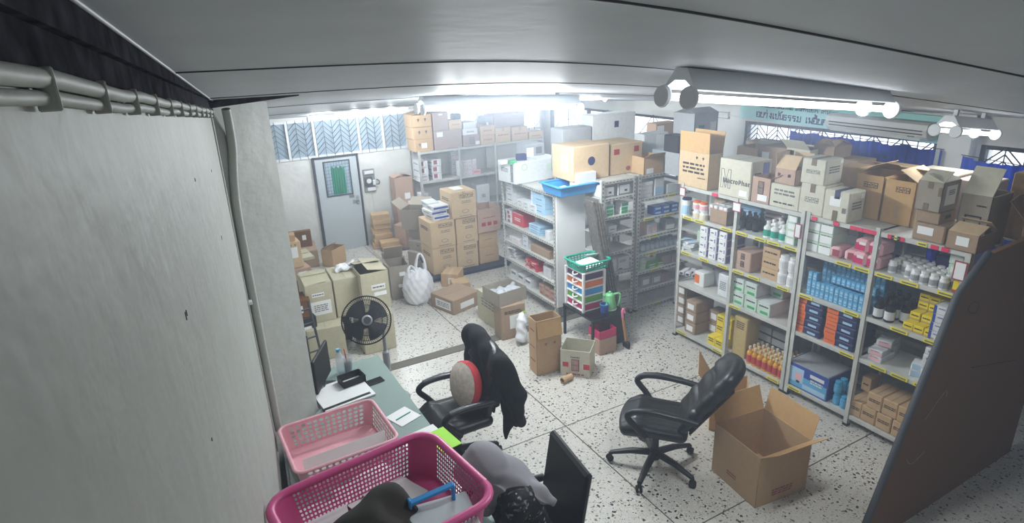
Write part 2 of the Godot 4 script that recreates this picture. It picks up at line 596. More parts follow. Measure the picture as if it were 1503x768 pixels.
# the same small thing in rows: along the local x, up, and back (local -z); counts may differ per row through the callable keep(i, j, k)
func rows(proto: Node3D, n: Vector3i, pitch: Vector3, yaw: float, keep: Variant = null, jitter := 0.0, turn := 0.0) -> void:
	var at := proto.position
	var b := Basis(Vector3.UP, deg_to_rad(yaw))
	var first := true
	var label := String(proto.get_meta("label"))
	for k in n.z:
		for j in n.y:
			for i in n.x:
				if keep != null and not keep.call(i, j, k):
					continue
				var p := at + b * Vector3(i * pitch.x + rng.randf_range(-1, 1) * jitter, j * pitch.y, -k * pitch.z + rng.randf_range(-1, 1) * jitter)
				var y := yaw + rng.randf_range(-1, 1) * turn
				var own := label + place_words(n, Vector3i(i, j, k))
				if own.split(" ", false).size() > 16:
					print("LONG ", own)
				if first:
					proto.position = p
					proto.rotation_degrees.y = y
					proto.set_meta("label", own)
					first = false
				else:
					dup(proto, p, y, own)


func place_words(n: Vector3i, at: Vector3i) -> String:      # where in its block a thing stands, as seen from the front
	const NTH := ["first", "second", "third", "fourth", "fifth", "sixth", "seventh", "eighth", "ninth", "tenth", "eleventh", "twelfth", "thirteenth"]
	var out := []
	if n.x == 2:
		out.append(["left", "right"][at.x])
	elif n.x == 3:
		out.append(["left", "middle", "right"][at.x])
	elif n.x > 3:
		out.append("leftmost" if at.x == 0 else "rightmost" if at.x == n.x - 1 else NTH[at.x] + " from left")
	if n.y == 2:
		out.append(["lower", "upper"][at.y])
	elif n.y > 2:
		out.append("bottom" if at.y == 0 else "top" if at.y == n.y - 1 else NTH[at.y] + " up")
	if n.z == 2:
		out.append(["front", "rear"][at.z])
	elif n.z > 2:
		out.append("front row" if at.z == 0 else "rear row" if at.z == n.z - 1 else NTH[at.z] + " row")
	return (", " + ", ".join(out)) if out else ""


# ---------------------------------------------------------------- bottles, jars, tins: parts are [name, material, profile]
func vessel(called: String, label: String, category: String, at: Vector3, parts: Array, group := "", n := 14) -> Node3D:
	var r := thing(called, label, category, at, 0.0, group)
	for q in parts:
		var key := called + str(q[0]) + str(q[2]).sha1_text()
		if not meshes.has(key):
			meshes[key] = lathe_mesh(q[2], n)
		put(q[0], meshes[key], M[q[1]], r)
	return r


func V(x: float, y: float) -> Vector2:
	return Vector2(x, y)


func jar_parts(r: float, h: float, body: String, cap: String, label_m: String) -> Array:
	return [["body", body, [V(0, 0), V(r * 0.93, 0), V(r, h * 0.04), V(r, h * 0.68), V(r * 0.86, h * 0.76), V(0, h * 0.76)]],
		["cap", cap, [V(r * 0.84, h * 0.76), V(r * 0.84, h * 0.97), V(r * 0.76, h), V(0, h)]],
		["label", label_m, [V(r * 1.01, h * 0.14), V(r * 1.012, h * 0.15), V(r * 1.012, h * 0.56), V(r * 1.01, h * 0.57)]]]


func bottle_parts(r: float, h: float, body: String, cap: String, label_m: String) -> Array:
	return [["body", body, [V(0, 0), V(r * 0.92, 0), V(r, h * 0.03), V(r, h * 0.58), V(r * 0.9, h * 0.66), V(r * 0.42, h * 0.76), V(r * 0.40, h * 0.84), V(0, h * 0.84)]],
		["cap", cap, [V(r * 0.46, h * 0.82), V(r * 0.48, h * 0.84), V(r * 0.46, h * 0.98), V(r * 0.4, h), V(0, h)]],
		["label", label_m, [V(r * 1.01, h * 0.12), V(r * 1.014, h * 0.13), V(r * 1.014, h * 0.50), V(r * 1.01, h * 0.51)]]]


# ---------------------------------------------------------------- racks
# origin at the front left foot; x along the front, z = 0 the front, going back to -depth. post_x: left edges of posts; levels: one list of board tops per bay
func rack(label: String, at: Vector3, yaw: float, post_x: Array, depth: float, height: float, levels: Array, o := {}) -> Node3D:
	var r := thing("shelf_rack", label, "shelf rack", at, yaw, o.get("group", ""))
	var pw := 0.04
	var slotted: bool = o.get("slots", false)
	for i in post_x.size():
		for z in [0.0, -depth]:
			var st := begin()
			var x: float = post_x[i]
			var hh: float = height
			if i < post_x.size():
				box(st, Vector3(x + pw / 2, hh / 2, z + (-0.0015 if z == 0.0 else 0.0015)), Vector3(pw, hh, 0.003))
				var s := 0.0015 if i == 0 else pw - 0.0015
				box(st, Vector3(x + s, hh / 2, z + (-pw / 2 if z == 0.0 else pw / 2)), Vector3(0.003, hh, pw))
			var p := put("post", done(st), M["rack_paint"], r)
			var foot := begin()
			box(foot, Vector3(x + pw / 2, 0.012, z + (-pw / 2 if z == 0.0 else pw / 2)), Vector3(pw + 0.008, 0.024, pw + 0.008))
			put("foot", done(foot), M["rubber"], p)
			if slotted and z == 0.0:
				var sl := begin()
				var y := 0.06
				while y < hh - 0.03:
					box(sl, Vector3(x + pw * 0.5, y, 0.0006), Vector3(0.012, 0.024, 0.0012))
					y += 0.05
				stuff(put("slot_holes", done(sl), M["slot"], p))
	for b in levels.size():
		var x0: float = post_x[b] + 0.003
		var x1: float = post_x[b + 1] + pw - 0.003
		for y in levels[b]:
			var st := begin()
			var w := x1 - x0
			cbox(st, Vector3((x0 + x1) / 2, y - 0.006, -depth / 2), Vector3(w, 0.012, depth - 0.012), 0.003)
			for z in [-0.008, -depth + 0.008]:
				cbox(st, Vector3((x0 + x1) / 2, y - 0.02, z), Vector3(w - (0.076 if z > -0.1 else 0.0), 0.040, 0.006), 0.002)
			var brd := put("shelf_board", done(st), M["rack_paint"], r)
			if slotted:
				var sl := begin()
				var n := int(w / 0.06)
				for k in n:
					box(sl, Vector3(x0 + 0.05 + (k + 0.5) * (w - 0.1) / n, y - 0.02, -0.0042), Vector3(0.026, 0.009, 0.0016))
				stuff(put("slot_holes", done(sl), M["slot"], brd))
	# o.tags: [bay, board top, share along the bay, material, width]
	for t in o.get("tags", []):
		var x0: float = post_x[t[0]] + pw
		var x1: float = post_x[t[0] + 1]
		var w: float = t[4] if t.size() > 4 else 0.14
		var st := begin()
		cbox(st, Vector3(lerpf(x0, x1, t[2]), t[1] - 0.02, 0.0), Vector3(w, 0.034, 0.004), 0.001)
		var tg := put("price_tag", done(st), M[t[3]], r)
		if t[3] == "yellow_tag":
			var pr := begin()
			box(pr, Vector3(lerpf(x0, x1, t[2]), t[1] - 0.02, 0.0026), Vector3(w * 0.8, 0.012, 0.0012))
			put("printed_text", done(pr), M["print_grey"], tg)
	for c in o.get("cards", []):       # [x, y, w, h]: white cards in a dark red frame hung on a post
		var st := begin()
		box(st, Vector3(c[0], c[1], 0.006), Vector3(c[2], c[3], 0.004))
		var cd := put("card_holder", done(st), M["red_dull"], r)
		var pp := begin()
		box(pp, Vector3(c[0], c[1], 0.009), Vector3(c[2] - 0.022, c[3] - 0.022, 0.003))
		put("paper_card", done(pp), M["paper"], cd)
	return r


# ---------------------------------------------------------------- the ceiling: a shallow vault that falls away from the camera's corner
func ceil_y(x: float, z: float) -> float:
	var a := 0.108 * maxf(-z, 0.0)
	var b := 0.144 * maxf(x, 0.0)
	return 3.6 - pow(pow(a, 4.0) + pow(b, 4.0), 0.25)


func _ready() -> void:
	rng.seed = 20
	var cam := Camera3D.new()
	cam.name = "camera"
	cam.position = Vector3(0, 3.4, 0)
	cam.rotation_degrees = Vector3(-19.5226, -28.4566, -2.2292)
	cam.fov = 46.95
	cam.near = 0.05
	cam.current = true
	add_child(cam)
	var we := WorldEnvironment.new()
	we.name = "world_environment"
	var env := Environment.new()
	env.background_mode = Environment.BG_COLOR
	env.background_color = Color(0.93, 0.96, 1.0)
	env.background_energy_multiplier = 2.6
	env.tonemap_mode = Environment.TONE_MAPPER_LINEAR
	env.tonemap_exposure = 1.43
	env.fog_enabled = true
	env.fog_density = 0.036
	env.fog_light_color = Color(0.88, 0.93, 1.0)
	env.sdfgi_enabled = true
	env.ssao_enabled = true
	env.ssil_enabled = true
	we.environment = env
	add_child(we)
	materials()
	lamps()
	room()
	windows()
	right_wall_things()
	racks()
	far_wall_things()
	furniture()
	people()
	desk_things()
	rack_tops()
	rack_goods()
	far_cartons()
	floor_cartons()


# ---------------------------------------------------------------- lamps
func lamp(label: String, a: Vector3, b: Vector3, energy: float, twin := true, shaded := false) -> void:
	var mid := (a + b) / 2
	var dir := (b - a).normalized()
	var length := a.distance_to(b)
	var yaw := atan2(-dir.z, dir.x)
	var t := thing("tube_lamp", label, "lamp", mid)
	t.basis = Basis(Vector3.UP, yaw) * Basis(Vector3.BACK, asin(dir.y))
	# the tent-shaped metal body over the tubes
	var w := 0.075 if twin else 0.045
	put("housing", prism_mesh(PackedVector2Array([V(-w * 0.45, 0.10), V(w * 0.45, 0.10), V(w * 1.25, 0.015), V(w * 1.2, 0.01), V(w * 0.4, 0.05), V(-w * 0.4, 0.05), V(-w * 1.2, 0.01), V(-w * 1.25, 0.015)]), -length / 2, length / 2, Transform3D(Basis(Vector3.UP, PI / 2), Vector3.ZERO)), M.fixture, t)
	var top := ceil_y(mid.x, mid.z) - mid.y
	for s in [-1, 1]:
		var hang := begin()
		box(hang, Vector3(s * length * 0.36, (0.10 + top) / 2 + 0.02, 0), Vector3(0.03, maxf(top - 0.06, 0.05), 0.03))
		put("hanger", done(hang), M.fixture, t)
	var rows_z := [-w * 1.05, w * 1.05] if twin else [0.0]
	var drop := -0.022
	for z in rows_z:
		for s in [-1, 1]:
			put("end_cap", lathe_mesh([V(0, -0.012), V(0.045, -0.012), V(0.05, 0), V(0.045, 0.012), V(0, 0.012)], 18, Transform3D(Basis(Vector3.BACK, PI / 2), Vector3(s * (length / 2 + 0.012), drop, z))), M.fixture, t)
		var tb := begin()
		tube(tb, [Vector3(-length / 2 + 0.02, drop, z), Vector3(length / 2 - 0.02, drop, z)], 0.017, 10)
		put("tube", done(tb), M.tube_glow, t)
		if shaded:      # deep metal reflector: light leaves downwards only
			continue
		var n := 6 if energy > 3.0 else 3
		for k in n:
			var l := OmniLight3D.new()
			l.name = "tube_light_%d" % k if z == rows_z[0] else "tube_light_b_%d" % k
			l.position = t.basis * Vector3((k - (n - 1) / 2.0) * length * 0.8 / n, drop - 0.045, z) + mid
			l.light_color = Color(0.96, 0.985, 1.0)
			l.light_energy = energy / n / rows_z.size()
			l.light_size = 0.03
			l.omni_range = 20.0
			l.omni_attenuation = 2.0
			l.shadow_enabled = true
			add_child(l, true)
	if shaded:
		var ar := AreaLight3D.new()
		ar.name = "tube_light"
		ar.area_size = Vector2(length - 0.06, w * 2.2)
		ar.transform = Transform3D(t.basis * Basis(Vector3.RIGHT, -PI / 2), mid + t.basis * Vector3(0, drop - 0.03, 0))
		ar.light_color = Color(0.96, 0.985, 1.0)
		ar.light_energy = energy
		ar.area_range = 20.0
		ar.area_attenuation = 2.0
		ar.shadow_enabled = true
		add_child(ar, true)


func lamps() -> void:
	lamp("near twin tube lamp under the ceiling over the front racks", Vector3(1.93, 3.195, -2.0), Vector3(3.4, 3.035, -2.0), 2.7, true, true)
	lamp("bright tube lamp in the middle of the ceiling above the box stacks", Vector3(2.0, 2.93, -5.3), Vector3(3.7, 2.82, -5.3), 5.0)
	lamp("tube lamp near the ceiling just above the windows over the grey door", Vector3(2.3, 2.56, -9.7), Vector3(3.4, 2.55, -9.7), 2.0, false)
	lamp("short lit tube left of the long one above the grey door", Vector3(1.80, 2.53, -9.5), Vector3(2.18, 2.53, -9.5), 0.5, false)
	lamp("short lit tube right behind the bright middle tube lamp", Vector3(5.1, 2.70, -7.3), Vector3(5.6, 2.68, -7.3), 0.8, false)
	lamp("short twin tube lamp beside the white pier right of the air conditioner", Vector3(5.42, 2.665, -2.6), Vector3(6.05, 2.585, -2.6), 0.6, true, true)


# ---------------------------------------------------------------- the room shell
func room() -> void:
	# floor: cast terrazzo slabs between recessed strips, on a cement bed
	var bed := begin()
	box(bed, Vector3(3.2, -0.06, -5.1), Vector3(7.5, 0.10, 11.9))
	var fl := struct("floor", done(bed), M.grout)
	var xs := [-0.55, 0.42, 2.71, 5.0, 6.95]
	var zs := [0.85, -2.5, -4.06, -5.99, -6.14, -8.1, -9.6, -11.05]
	for i in xs.size() - 1:
		for j in zs.size() - 1:
			var s := Vector3(xs[i + 1] - xs[i] - 0.010, 0.03, zs[j] - zs[j + 1] - 0.010)
			var st := begin()
			var strip: bool = j == 3
			cbox(st, Vector3((xs[i] + xs[i + 1]) / 2, -0.015 + (0.002 if strip else 0.0), (zs[j] + zs[j + 1]) / 2), s, 0.002)
			struct("cement_strip" if strip else "floor_slab", done(st), M.concrete if strip else M.terrazzo, fl)
	# ceiling: sheets between thin dark joints
	var cuts := [0.8, -0.95, -2.15, -3.6, -5.45, -8.0, -11.05]
	var base := begin()
	box(base, Vector3(3.2, 3.95, -5.1), Vector3(7.6, 0.08, 12.0))
	var ce := struct("ceiling", done(base), M.ceiling_paint)
	for k in cuts.size() - 1:
		var st := begin()
		st.set_smooth_group(0)
		var nx := 40
		var nz := 16
		for i in nx:
			for j in nz:
				var x0 := lerpf(-0.6, 6.95, float(i) / nx)
				var x1 := lerpf(-0.6, 6.95, float(i + 1) / nx)
				var z0: float = lerpf(cuts[k] - 0.004, cuts[k + 1] + 0.004, float(j) / nz)
				var z1: float = lerpf(cuts[k] - 0.004, cuts[k + 1] + 0.004, float(j + 1) / nz)
				quad(st, Vector3(x0, ceil_y(x0, z0), z0), Vector3(x0, ceil_y(x0, z1), z1), Vector3(x1, ceil_y(x1, z1), z1), Vector3(x1, ceil_y(x1, z0), z0))
				quad(st, Vector3(x1, ceil_y(x1, z0) + 0.05, z0), Vector3(x1, ceil_y(x1, z1) + 0.05, z1), Vector3(x0, ceil_y(x0, z1) + 0.05, z1), Vector3(x0, ceil_y(x0, z0) + 0.05, z0))
		struct("ceiling_sheet", done(st), M.ceiling_paint, ce)
		if k > 0:
			var jn := []
			for i in 50:
				var x := lerpf(-0.6, 6.95, i / 49.0)
				jn.append(Vector3(x, ceil_y(x, cuts[k]) + 0.004, cuts[k]))
			struct("joint_strip", tube_mesh(jn, 0.009, 6), M.frame_dark, ce)
	# walls
	var w := begin()
	prism(w, PackedVector2Array([V(-0.32, 0.8), V(0.215, -4.03), V(-0.1, -4.06), V(-0.62, 0.8)]), 0, 3.75, Transform3D(Basis(Vector3.RIGHT, Vector3.BACK, Vector3.UP), Vector3.ZERO))
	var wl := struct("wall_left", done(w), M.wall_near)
	wl.set_meta("kind", "structure")
	w = begin()
	prism(w, PackedVector2Array([V(0.19, -4.01), V(0.58, -4.41), V(0.58, -4.75), V(-0.1, -4.75), V(-0.1, -4.0)]), 0, 3.6, Transform3D(Basis(Vector3.RIGHT, Vector3.BACK, Vector3.UP), Vector3.ZERO))
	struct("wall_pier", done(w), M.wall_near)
	w = begin()
	box(w, Vector3(0.15, 1.8, -7.9), Vector3(0.2, 3.6, 6.4))
	struct("wall_left_far", done(w), M.wall_paint)
	w = begin()
	box(w, Vector3(3.2, 1.9, 0.85), Vector3(7.6, 3.8, 0.1))
	struct("wall_near", done(w), M.wall_paint)
	# far wall with a door hole and two window bands
	w = begin()
	wall_z(w, -10.93, 0.05, 7.0, 0, 3.2, [[1.28, 3.77, 1.72, 2.38], [3.98, 6.66, 1.72, 2.36]])
	struct("wall_far", done(w), M.wall_paint)
	w = begin()
	wall_x(w, 6.85, 0.9, -11.0, 0, 3.4, [[-10.55, -6.93, 1.35, 2.30], [-5.68, -3.30, 1.2, 2.36], [-2.88, -0.9, 1.2, 2.36]])
	struct("wall_right", done(w), M.wall_paint)
	w = begin()
	cbox(w, Vector3(6.70, 1.5, -3.09), Vector3(0.14, 3.0, 0.30), 0.006)
	struct("wall_right_pier", done(w), M.wall_paint)
	w = begin()
	cbox(w, Vector3(3.86, 1.5, -10.80), Vector3(0.10, 3.0, 0.10), 0.006)
	struct("wall_far_pier", done(w), M.wall_paint)
	# dark beam along the top of the near wall, and its return on the pier
	var along_wall := Vector3(-0.1107, 0, 1).normalized()      # the wall runs so, towards the camera
	w = begin()
	for k in 12:
		var z0 := lerpf(-4.02, 0.75, k / 12.0)
		var z1 := lerpf(-4.02, 0.75, (k + 1) / 12.0)
		for e in [[0.0, 0.05, 0.014], [0.05, 0.30, 0.028]]:
			var p0 := Vector3(wall_at(z0), beam_y(z0) + e[0], z0)
			var p1 := Vector3(wall_at(z1), beam_y(z1) + e[0], z1)
			var up := Vector3(0, e[1] - e[0], 0)
			var o := Vector3(e[2], 0, 0)
			quad(w, p1 + o, p0 + o, p0 + o + up, p1 + o + up)
			quad(w, p0, p0 + o, p1 + o, p1)
	struct("trim_1", done(w), M.beam_grey)
	var edge := []
	for k in 24:
		var z := lerpf(0.7, -4.0, k / 23.0)
		edge.append(Vector3(wall_at(z) + 0.031, ceil_y(wall_at(z), z) - 0.002, z))
	struct("trim_3", tube_mesh(edge, 0.004, 6), M.frame_white)
	w = begin()
	var along := Vector3(0.42, 0.03, -0.02).normalized()
	cbox(w, Vector3(0.43, 3.18, -4.06), Vector3(0.50, 0.035, 0.5), 0.004, Basis(along, Vector3.UP, along.cross(Vector3.UP)))
	struct("trim_2", done(w), M.beam_grey)
	# painted pipes strapped under the beam, and the conduits in the corner
	var pipe: Node3D
	for e in [[0.011, 0.012, "thick white painted pipe strapped along the top of the left wall"], [0.033, 0.009, "thinner white cable running just beneath the thick painted wall pipe"]]:
		var pp := []
		for k in 24:
			var z := lerpf(0.7, -4.0, k / 23.0)
			pp.append(Vector3(wall_at(z) + e[1], beam_y(z) - e[0] - 0.003 * sin(k * 2.1), z))
		var o := put("painted_pipe", tube_mesh(pp, e[1], 10), M.wall_near)
		tag(o, e[2], "pipe")
		if pipe == null:
			pipe = o
	for k in 13:
		var z := -0.62 - k * 0.27
		var st := begin()
		cbox(st, Vector3(wall_at(z) + 0.014, beam_y(z) - 0.022, z), Vector3(0.024, 0.050, 0.006), 0.002, Basis(Vector3.UP, -0.11))
		put("strap", done(st), M.wall_near, pipe)
	# scuffs and plugs left in the plaster
	var marks_st := begin()
	for e in [[-3.0, 2.62, 0.02, 0.006], [-1.55, 2.82, 0.022, 0.004], [-1.57, 2.82, 0.016, 0.004], [-1.5, 2.5, 0.008, 0.008], [-2.4, 3.0, 0.012, 0.01], [-3.2, 2.9, 0.012, 0.008]]:
		cbox(marks_st, Vector3(wall_at(e[0]), e[1], e[0]), Vector3(0.004, e[2], e[3]), 0.001, Basis(Vector3.UP, -0.11))
	struct("wall_scuff", done(marks_st), M.print_grey, wl)
	var cond := put("conduit", tube_mesh(curve([Vector3(0.30, 3.12, -4.05), Vector3(0.30, 2.9, -4.09), Vector3(0.265, 2.65, -4.06), Vector3(0.25, 2.3, -4.045), Vector3(0.245, 0.9, -4.04)], 6), 0.026, 10), M.wall_near)
	tag(cond, "white conduit running down the corner between the wall and the pier", "pipe")
	var thin := put("conduit", tube_mesh([Vector3(0.205, 3.1, -3.93), Vector3(0.20, 2.2, -3.92), Vector3(0.205, 0.8, -3.93)], 0.010, 8), M.wall_near)
	tag(thin, "thin white cable beside the thicker corner conduit", "pipe")
	var clip := begin()
	cbox(clip, Vector3(0.215, 1.93, -3.93), Vector3(0.03, 0.02, 0.05), 0.003)
	put("clip", done(clip), M.frame_white, thin)


func wall_at(z: float) -> float:       # the near left wall's face
	return 0.215 - 0.1107 * (z + 4.03)


func beam_y(z: float) -> float:       # the lower edge of the beam, falling with the ceiling
	return 3.475 + 0.088 * z


func wall_z(st: SurfaceTool, z: float, x0: float, x1: float, y0: float, y1: float, holes: Array) -> void:
	var t := 0.2
	var at := x0
	for h in holes:
		box(st, Vector3((at + h[0]) / 2, (y0 + y1) / 2, z), Vector3(h[0] - at, y1 - y0, t))
		box(st, Vector3((h[0] + h[1]) / 2, (y0 + h[2]) / 2, z), Vector3(h[1] - h[0], h[2] - y0, t))
		box(st, Vector3((h[0] + h[1]) / 2, (h[3] + y1) / 2, z), Vector3(h[1] - h[0], y1 - h[3], t))
		at = h[1]
	box(st, Vector3((at + x1) / 2, (y0 + y1) / 2, z), Vector3(x1 - at, y1 - y0, t))


func wall_x(st: SurfaceTool, x: float, z0: float, z1: float, y0: float, y1: float, holes: Array) -> void:   # holes from the far end
	var t := 0.2
	var at := z1
	for h in holes:
		box(st, Vector3(x, (y0 + y1) / 2, (at + h[0]) / 2), Vector3(t, y1 - y0, h[0] - at))
		box(st, Vector3(x, (y0 + h[2]) / 2, (h[0] + h[1]) / 2), Vector3(t, h[2] - y0, h[1] - h[0]))
		box(st, Vector3(x, (h[3] + y1) / 2, (h[0] + h[1]) / 2), Vector3(t, y1 - h[3], h[1] - h[0]))
		at = h[1]
	box(st, Vector3(x, (y0 + y1) / 2, (at + z0) / 2), Vector3(t, y1 - y0, z0 - at))


# one window band in the far wall (along x) or the right wall (along z): frame, mullions, a pane and a chevron grille per light
func window(n: int, xf: Transform3D, cuts: Array, y0: float, y1: float, glass: String, frame_m: String, cell: float) -> void:
	var f := begin()
	var a: float = cuts[0]
	var b: float = cuts[-1]
	for y in [y0 + 0.02, y1 - 0.02]:
		box(f, xf * Vector3((a + b) / 2, y, 0), (xf.basis * Vector3(b - a, 0.04, 0.06)).abs())
	var fr := struct("window_%d" % n, done(f), M[frame_m])
	for k in cuts.size():
		var m := begin()
		box(m, xf * Vector3(cuts[k], (y0 + y1) / 2, 0), (xf.basis * Vector3(0.045, y1 - y0, 0.066)).abs())
		struct("mullion", done(m), M[frame_m], fr)
		if k == cuts.size() - 1:
			break
		var l: float = cuts[k] + 0.022
		var r: float = cuts[k + 1] - 0.022
		var g := begin()
		box(g, xf * Vector3((l + r) / 2, (y0 + y1) / 2, -0.02), (xf.basis * Vector3(r - l, y1 - y0 - 0.06, 0.006)).abs())
		struct("pane", done(g), M[glass], fr)
		var gr := begin()
		var cols := maxi(2, int(round((r - l) / cell)))
		var cw := (r - l) / cols
		var pitch := cell * (0.62 if cell < 0.15 else 0.40)
		for c in cols:
			var x := l + c * cw
			box(gr, xf * Vector3(x, (y0 + y1) / 2, 0.03), (xf.basis * Vector3(0.009, y1 - y0, 0.009)).abs())
			var y := y0 - cw
			while y < y1:
				var s := 1.0 if c % 2 == 0 else -1.0
				var p := Vector3(x, y if s > 0 else y + cw, 0.03)
				var q := Vector3(x + cw, y + cw if s > 0 else y, 0.03)
				if minf(p.y, q.y) > y0 - 0.02 and maxf(p.y, q.y) < y1 + 0.02:
					tube(gr, [xf * p, xf * q], 0.0045 if cell < 0.15 else 0.007, 4)
				y += pitch
		stuff(struct("grille", done(gr), M.grille, fr))


func windows() -> void:
	var far := Transform3D(Basis(), Vector3(0, 0, -10.84))
	window(1, far, [1.28, 1.66, 2.10, 2.87, 3.31, 3.77], 1.72, 2.38, "pane_frosted", "frame_white", 0.145)
	window(2, far, [3.98, 4.55, 5.22, 5.95, 6.66], 1.80, 2.36, "pane_clear", "frame_white", 0.13)
	var right := Transform3D(Basis(Vector3(0, 0, 1), Vector3(0, 1, 0), Vector3(-1, 0, 0)), Vector3(6.78, 0, 0))
	window(3, right, [-10.55, -9.3, -8.1, -6.93], 1.35, 2.30, "pane_clear", "frame_dark", 0.6)
	window(4, right, [-5.68, -3.30], 1.2, 2.36, "pane_clear", "frame_dark", 0.16)
	window(5, right, [-2.88, -0.9], 1.2, 2.36, "pane_clear", "frame_dark", 0.16)


# ---------------------------------------------------------------- things on the right wall
const THAI := {"o": "13 03 02 12 13/02 00 40 45 05 04", "y": "15 05 04 14 15/14 02 00 40 45", "a": "03 05 35 30", "ng": "25 35 34 24 25/34 30 12", "e": "10 00 01 11 10/01 05", "p": "15 05 04 14 15/14 10 40 48", "n": "15 05 04 14 15/14 10 41/45 40",
	"th": "35 05 03 33 30 00 02", "r": "35 05 03 33 30 20 21", "m": "15 05 04 14 15/14 10 00 01 11/10 40 45", "ph": "15 05 04 14 15/14 10 22 40 45", "k": "00 03 13 05 45 40", "ah": "03 13 14/01 11 12", "d": "22 12 11 21/11 00 05 45 40", "b": "15 05 04 14 15/14 10 40 45",
	"'": "27 28", "8": "06 17 27 28 38", "ue": "06 16 36 37/28 38/18 19", "^": "06 16 26 28", "_": ""}


func thai(text: String, unit: float, thick: float) -> Mesh:
	var st := begin()
	var x := 0.0
	for k in text.split(" ", false):
		for s in (THAI[k] as String).split("/", false):
			var pts := s.split(" ", false)
			for i in pts.size() - 1:
				var p := Vector2(float(pts[i][0]), float(pts[i][1])) * unit
				var q := Vector2(float(pts[i + 1][0]), float(pts[i + 1][1])) * unit
				var dd := q - p
				box(st, Vector3(x + (p.x + q.x) / 2, (p.y + q.y) / 2, 0), Vector3(dd.length() + thick, thick, 0.002), Basis(Vector3.BACK, dd.angle()))
		x += unit * (0.0 if k in ["'", "8", "ue", "^"] else 2.6 if k in ["e", "ah"] else 5.4)
		if k in ["'", "8", "ue", "^"]:
			pass
	return done(st)


func right_wall_things() -> void:
	var face := Basis(Vector3(0, 0, 1), Vector3(0, 1, 0), Vector3(-1, 0, 0))
	# sign board
	var s := begin()
	cbox(s, Vector3.ZERO, Vector3(2.52, 0.27, 0.02), 0.003)
	var sign_o := put("sign", done(s), M.sign_board)
	sign_o.transform = Transform3D(face * Basis(Vector3.BACK, -0.03), Vector3(6.73, 2.50, -4.53))
	tag(sign_o, "long pale turquoise sign with blue Thai lettering above the curtained window", "sign")
	var t1 := put("lettering", thai("o y ' a ng e p 8 n th r r m _ e ph ue ' o y k r ah d ^ b", 0.0118, 0.013), M.print_blue, sign_o)
	t1.position = Vector3(-0.98, -0.095, 0.0112)
	var t2 := put("lettering", thai("k a r _ e p y b n _ y d o k r ph m _ e th n k a r m b ng r _ d ' a n k ah y o", 0.0062, 0.006), M.print_blue, sign_o)
	t2.position = Vector3(-1.0, 0.035, 0.0112)
	# blue curtain on a rail
	for part in [[-4.93, -3.16, 2.33, 2.29, "wide blue pleated curtain hung under the turquoise sign"], [-3.0, -0.6, 2.26, 2.10, "dark blue curtain right of the white pier, sagging along its top"]]:
		var st := begin()
		st.set_smooth_group(0)
		var n := 150
		for i in n:
			for j in 6:
				var v := []
				for c in [[i, j], [i + 1, j], [i + 1, j + 1], [i, j + 1]]:
					var u: float = float(c[0]) / n
					var z: float = lerpf(part[0], part[1], u)
					var top: float = lerpf(part[2], part[3], u) - 0.03 * absf(sin(u * 16.0)) * (1.0 - u * 0.4)
					v.append(Vector3(6.62 + 0.022 * sin(z * 62.0) + 0.012 * sin(z * 23.0 + 1.0), lerpf(top, 1.0, c[1] / 6.0), z))
				quad(st, v[0], v[3], v[2], v[1])
				quad(st, v[0] + Vector3(0.004, 0, 0), v[1] + Vector3(0.004, 0, 0), v[2] + Vector3(0.004, 0, 0), v[3] + Vector3(0.004, 0, 0))
		var cu := put("curtain", done(st), M.curtain)
		tag(cu, part[4], "curtain")
		put("curtain_wire", tube_mesh([Vector3(6.62, part[2] + 0.005, part[0]), Vector3(6.62, part[3] + 0.005, part[1])], 0.004, 6), M.frame_dark, cu)
	# air conditioner
	var ac := thing("air_conditioner", "white wall air conditioner under the ceiling above the blue curtain", "air conditioner", Vector3(6.75, 2.375, -3.87))
	ac.basis = face * Basis(Vector3.BACK, -0.02)
	var prof := PackedVector2Array([V(0, 0.0), V(0.13, 0.0), V(0.18, 0.035), V(0.20, 0.10), V(0.19, 0.155), V(0.15, 0.175), V(0, 0.175)])
	put("body", prism_mesh(prof, -0.55, 0.55, Transform3D(Basis(Vector3(0, 0, 1), Vector3(0, 1, 0), Vector3(-1, 0, 0)), Vector3.ZERO)), M.ac_white, ac)
	for k in 2:
		var st := begin()
		cbox(st, Vector3(0.0, 0.06 + k * 0.035, 0.197 - (1 - k) * 0.010), Vector3(1.02, 0.012, 0.008), 0.002)
		put("slot", done(st), M.charcoal, ac)
	var fl := begin()
	cbox(fl, Vector3(0, 0.02, 0.155), Vector3(0.98, 0.006, 0.075), 0.002, Basis(Vector3.RIGHT, 0.7))
	put("louvre", done(fl), M.ac_white, ac)
	var lg := begin()
	cbox(lg, Vector3(0.40, 0.03, 0.178), Vector3(0.07, 0.012, 0.006), 0.001)
	put("badge", done(lg), M.print_grey, ac)
	var hole := begin()
	cbox(hole, Vector3.ZERO, Vector3(0.10, 0.055, 0.02), 0.003)
	var plate := put("wall_plate", done(hole), M.steel)
	plate.transform = Transform3D(face, Vector3(6.74, 2.60, -3.75))
	tag(plate, "small grey plate on the wall just above the air conditioner", "plate")
	var sp := thing("junction_box", "small outlined cable box on the white wall left of the turquoise sign", "box", Vector3(6.745, 2.36, -6.1))
	sp.basis = face
	put("body", cbox_mesh(Vector3(0.24, 0.10, 0.03), 0.006), M.wall_paint, sp)
	put("cable", tube_mesh([Vector3(0.12, 0.05, 0.01), Vector3(0.36, 0.03, 0.008)], 0.008, 6), M.frame_white, sp)
	put("cover_edge", mark_mesh("frame", 0.22, 0.085), M.print_grey, sp).position = Vector3(0, 0.05, 0.016)


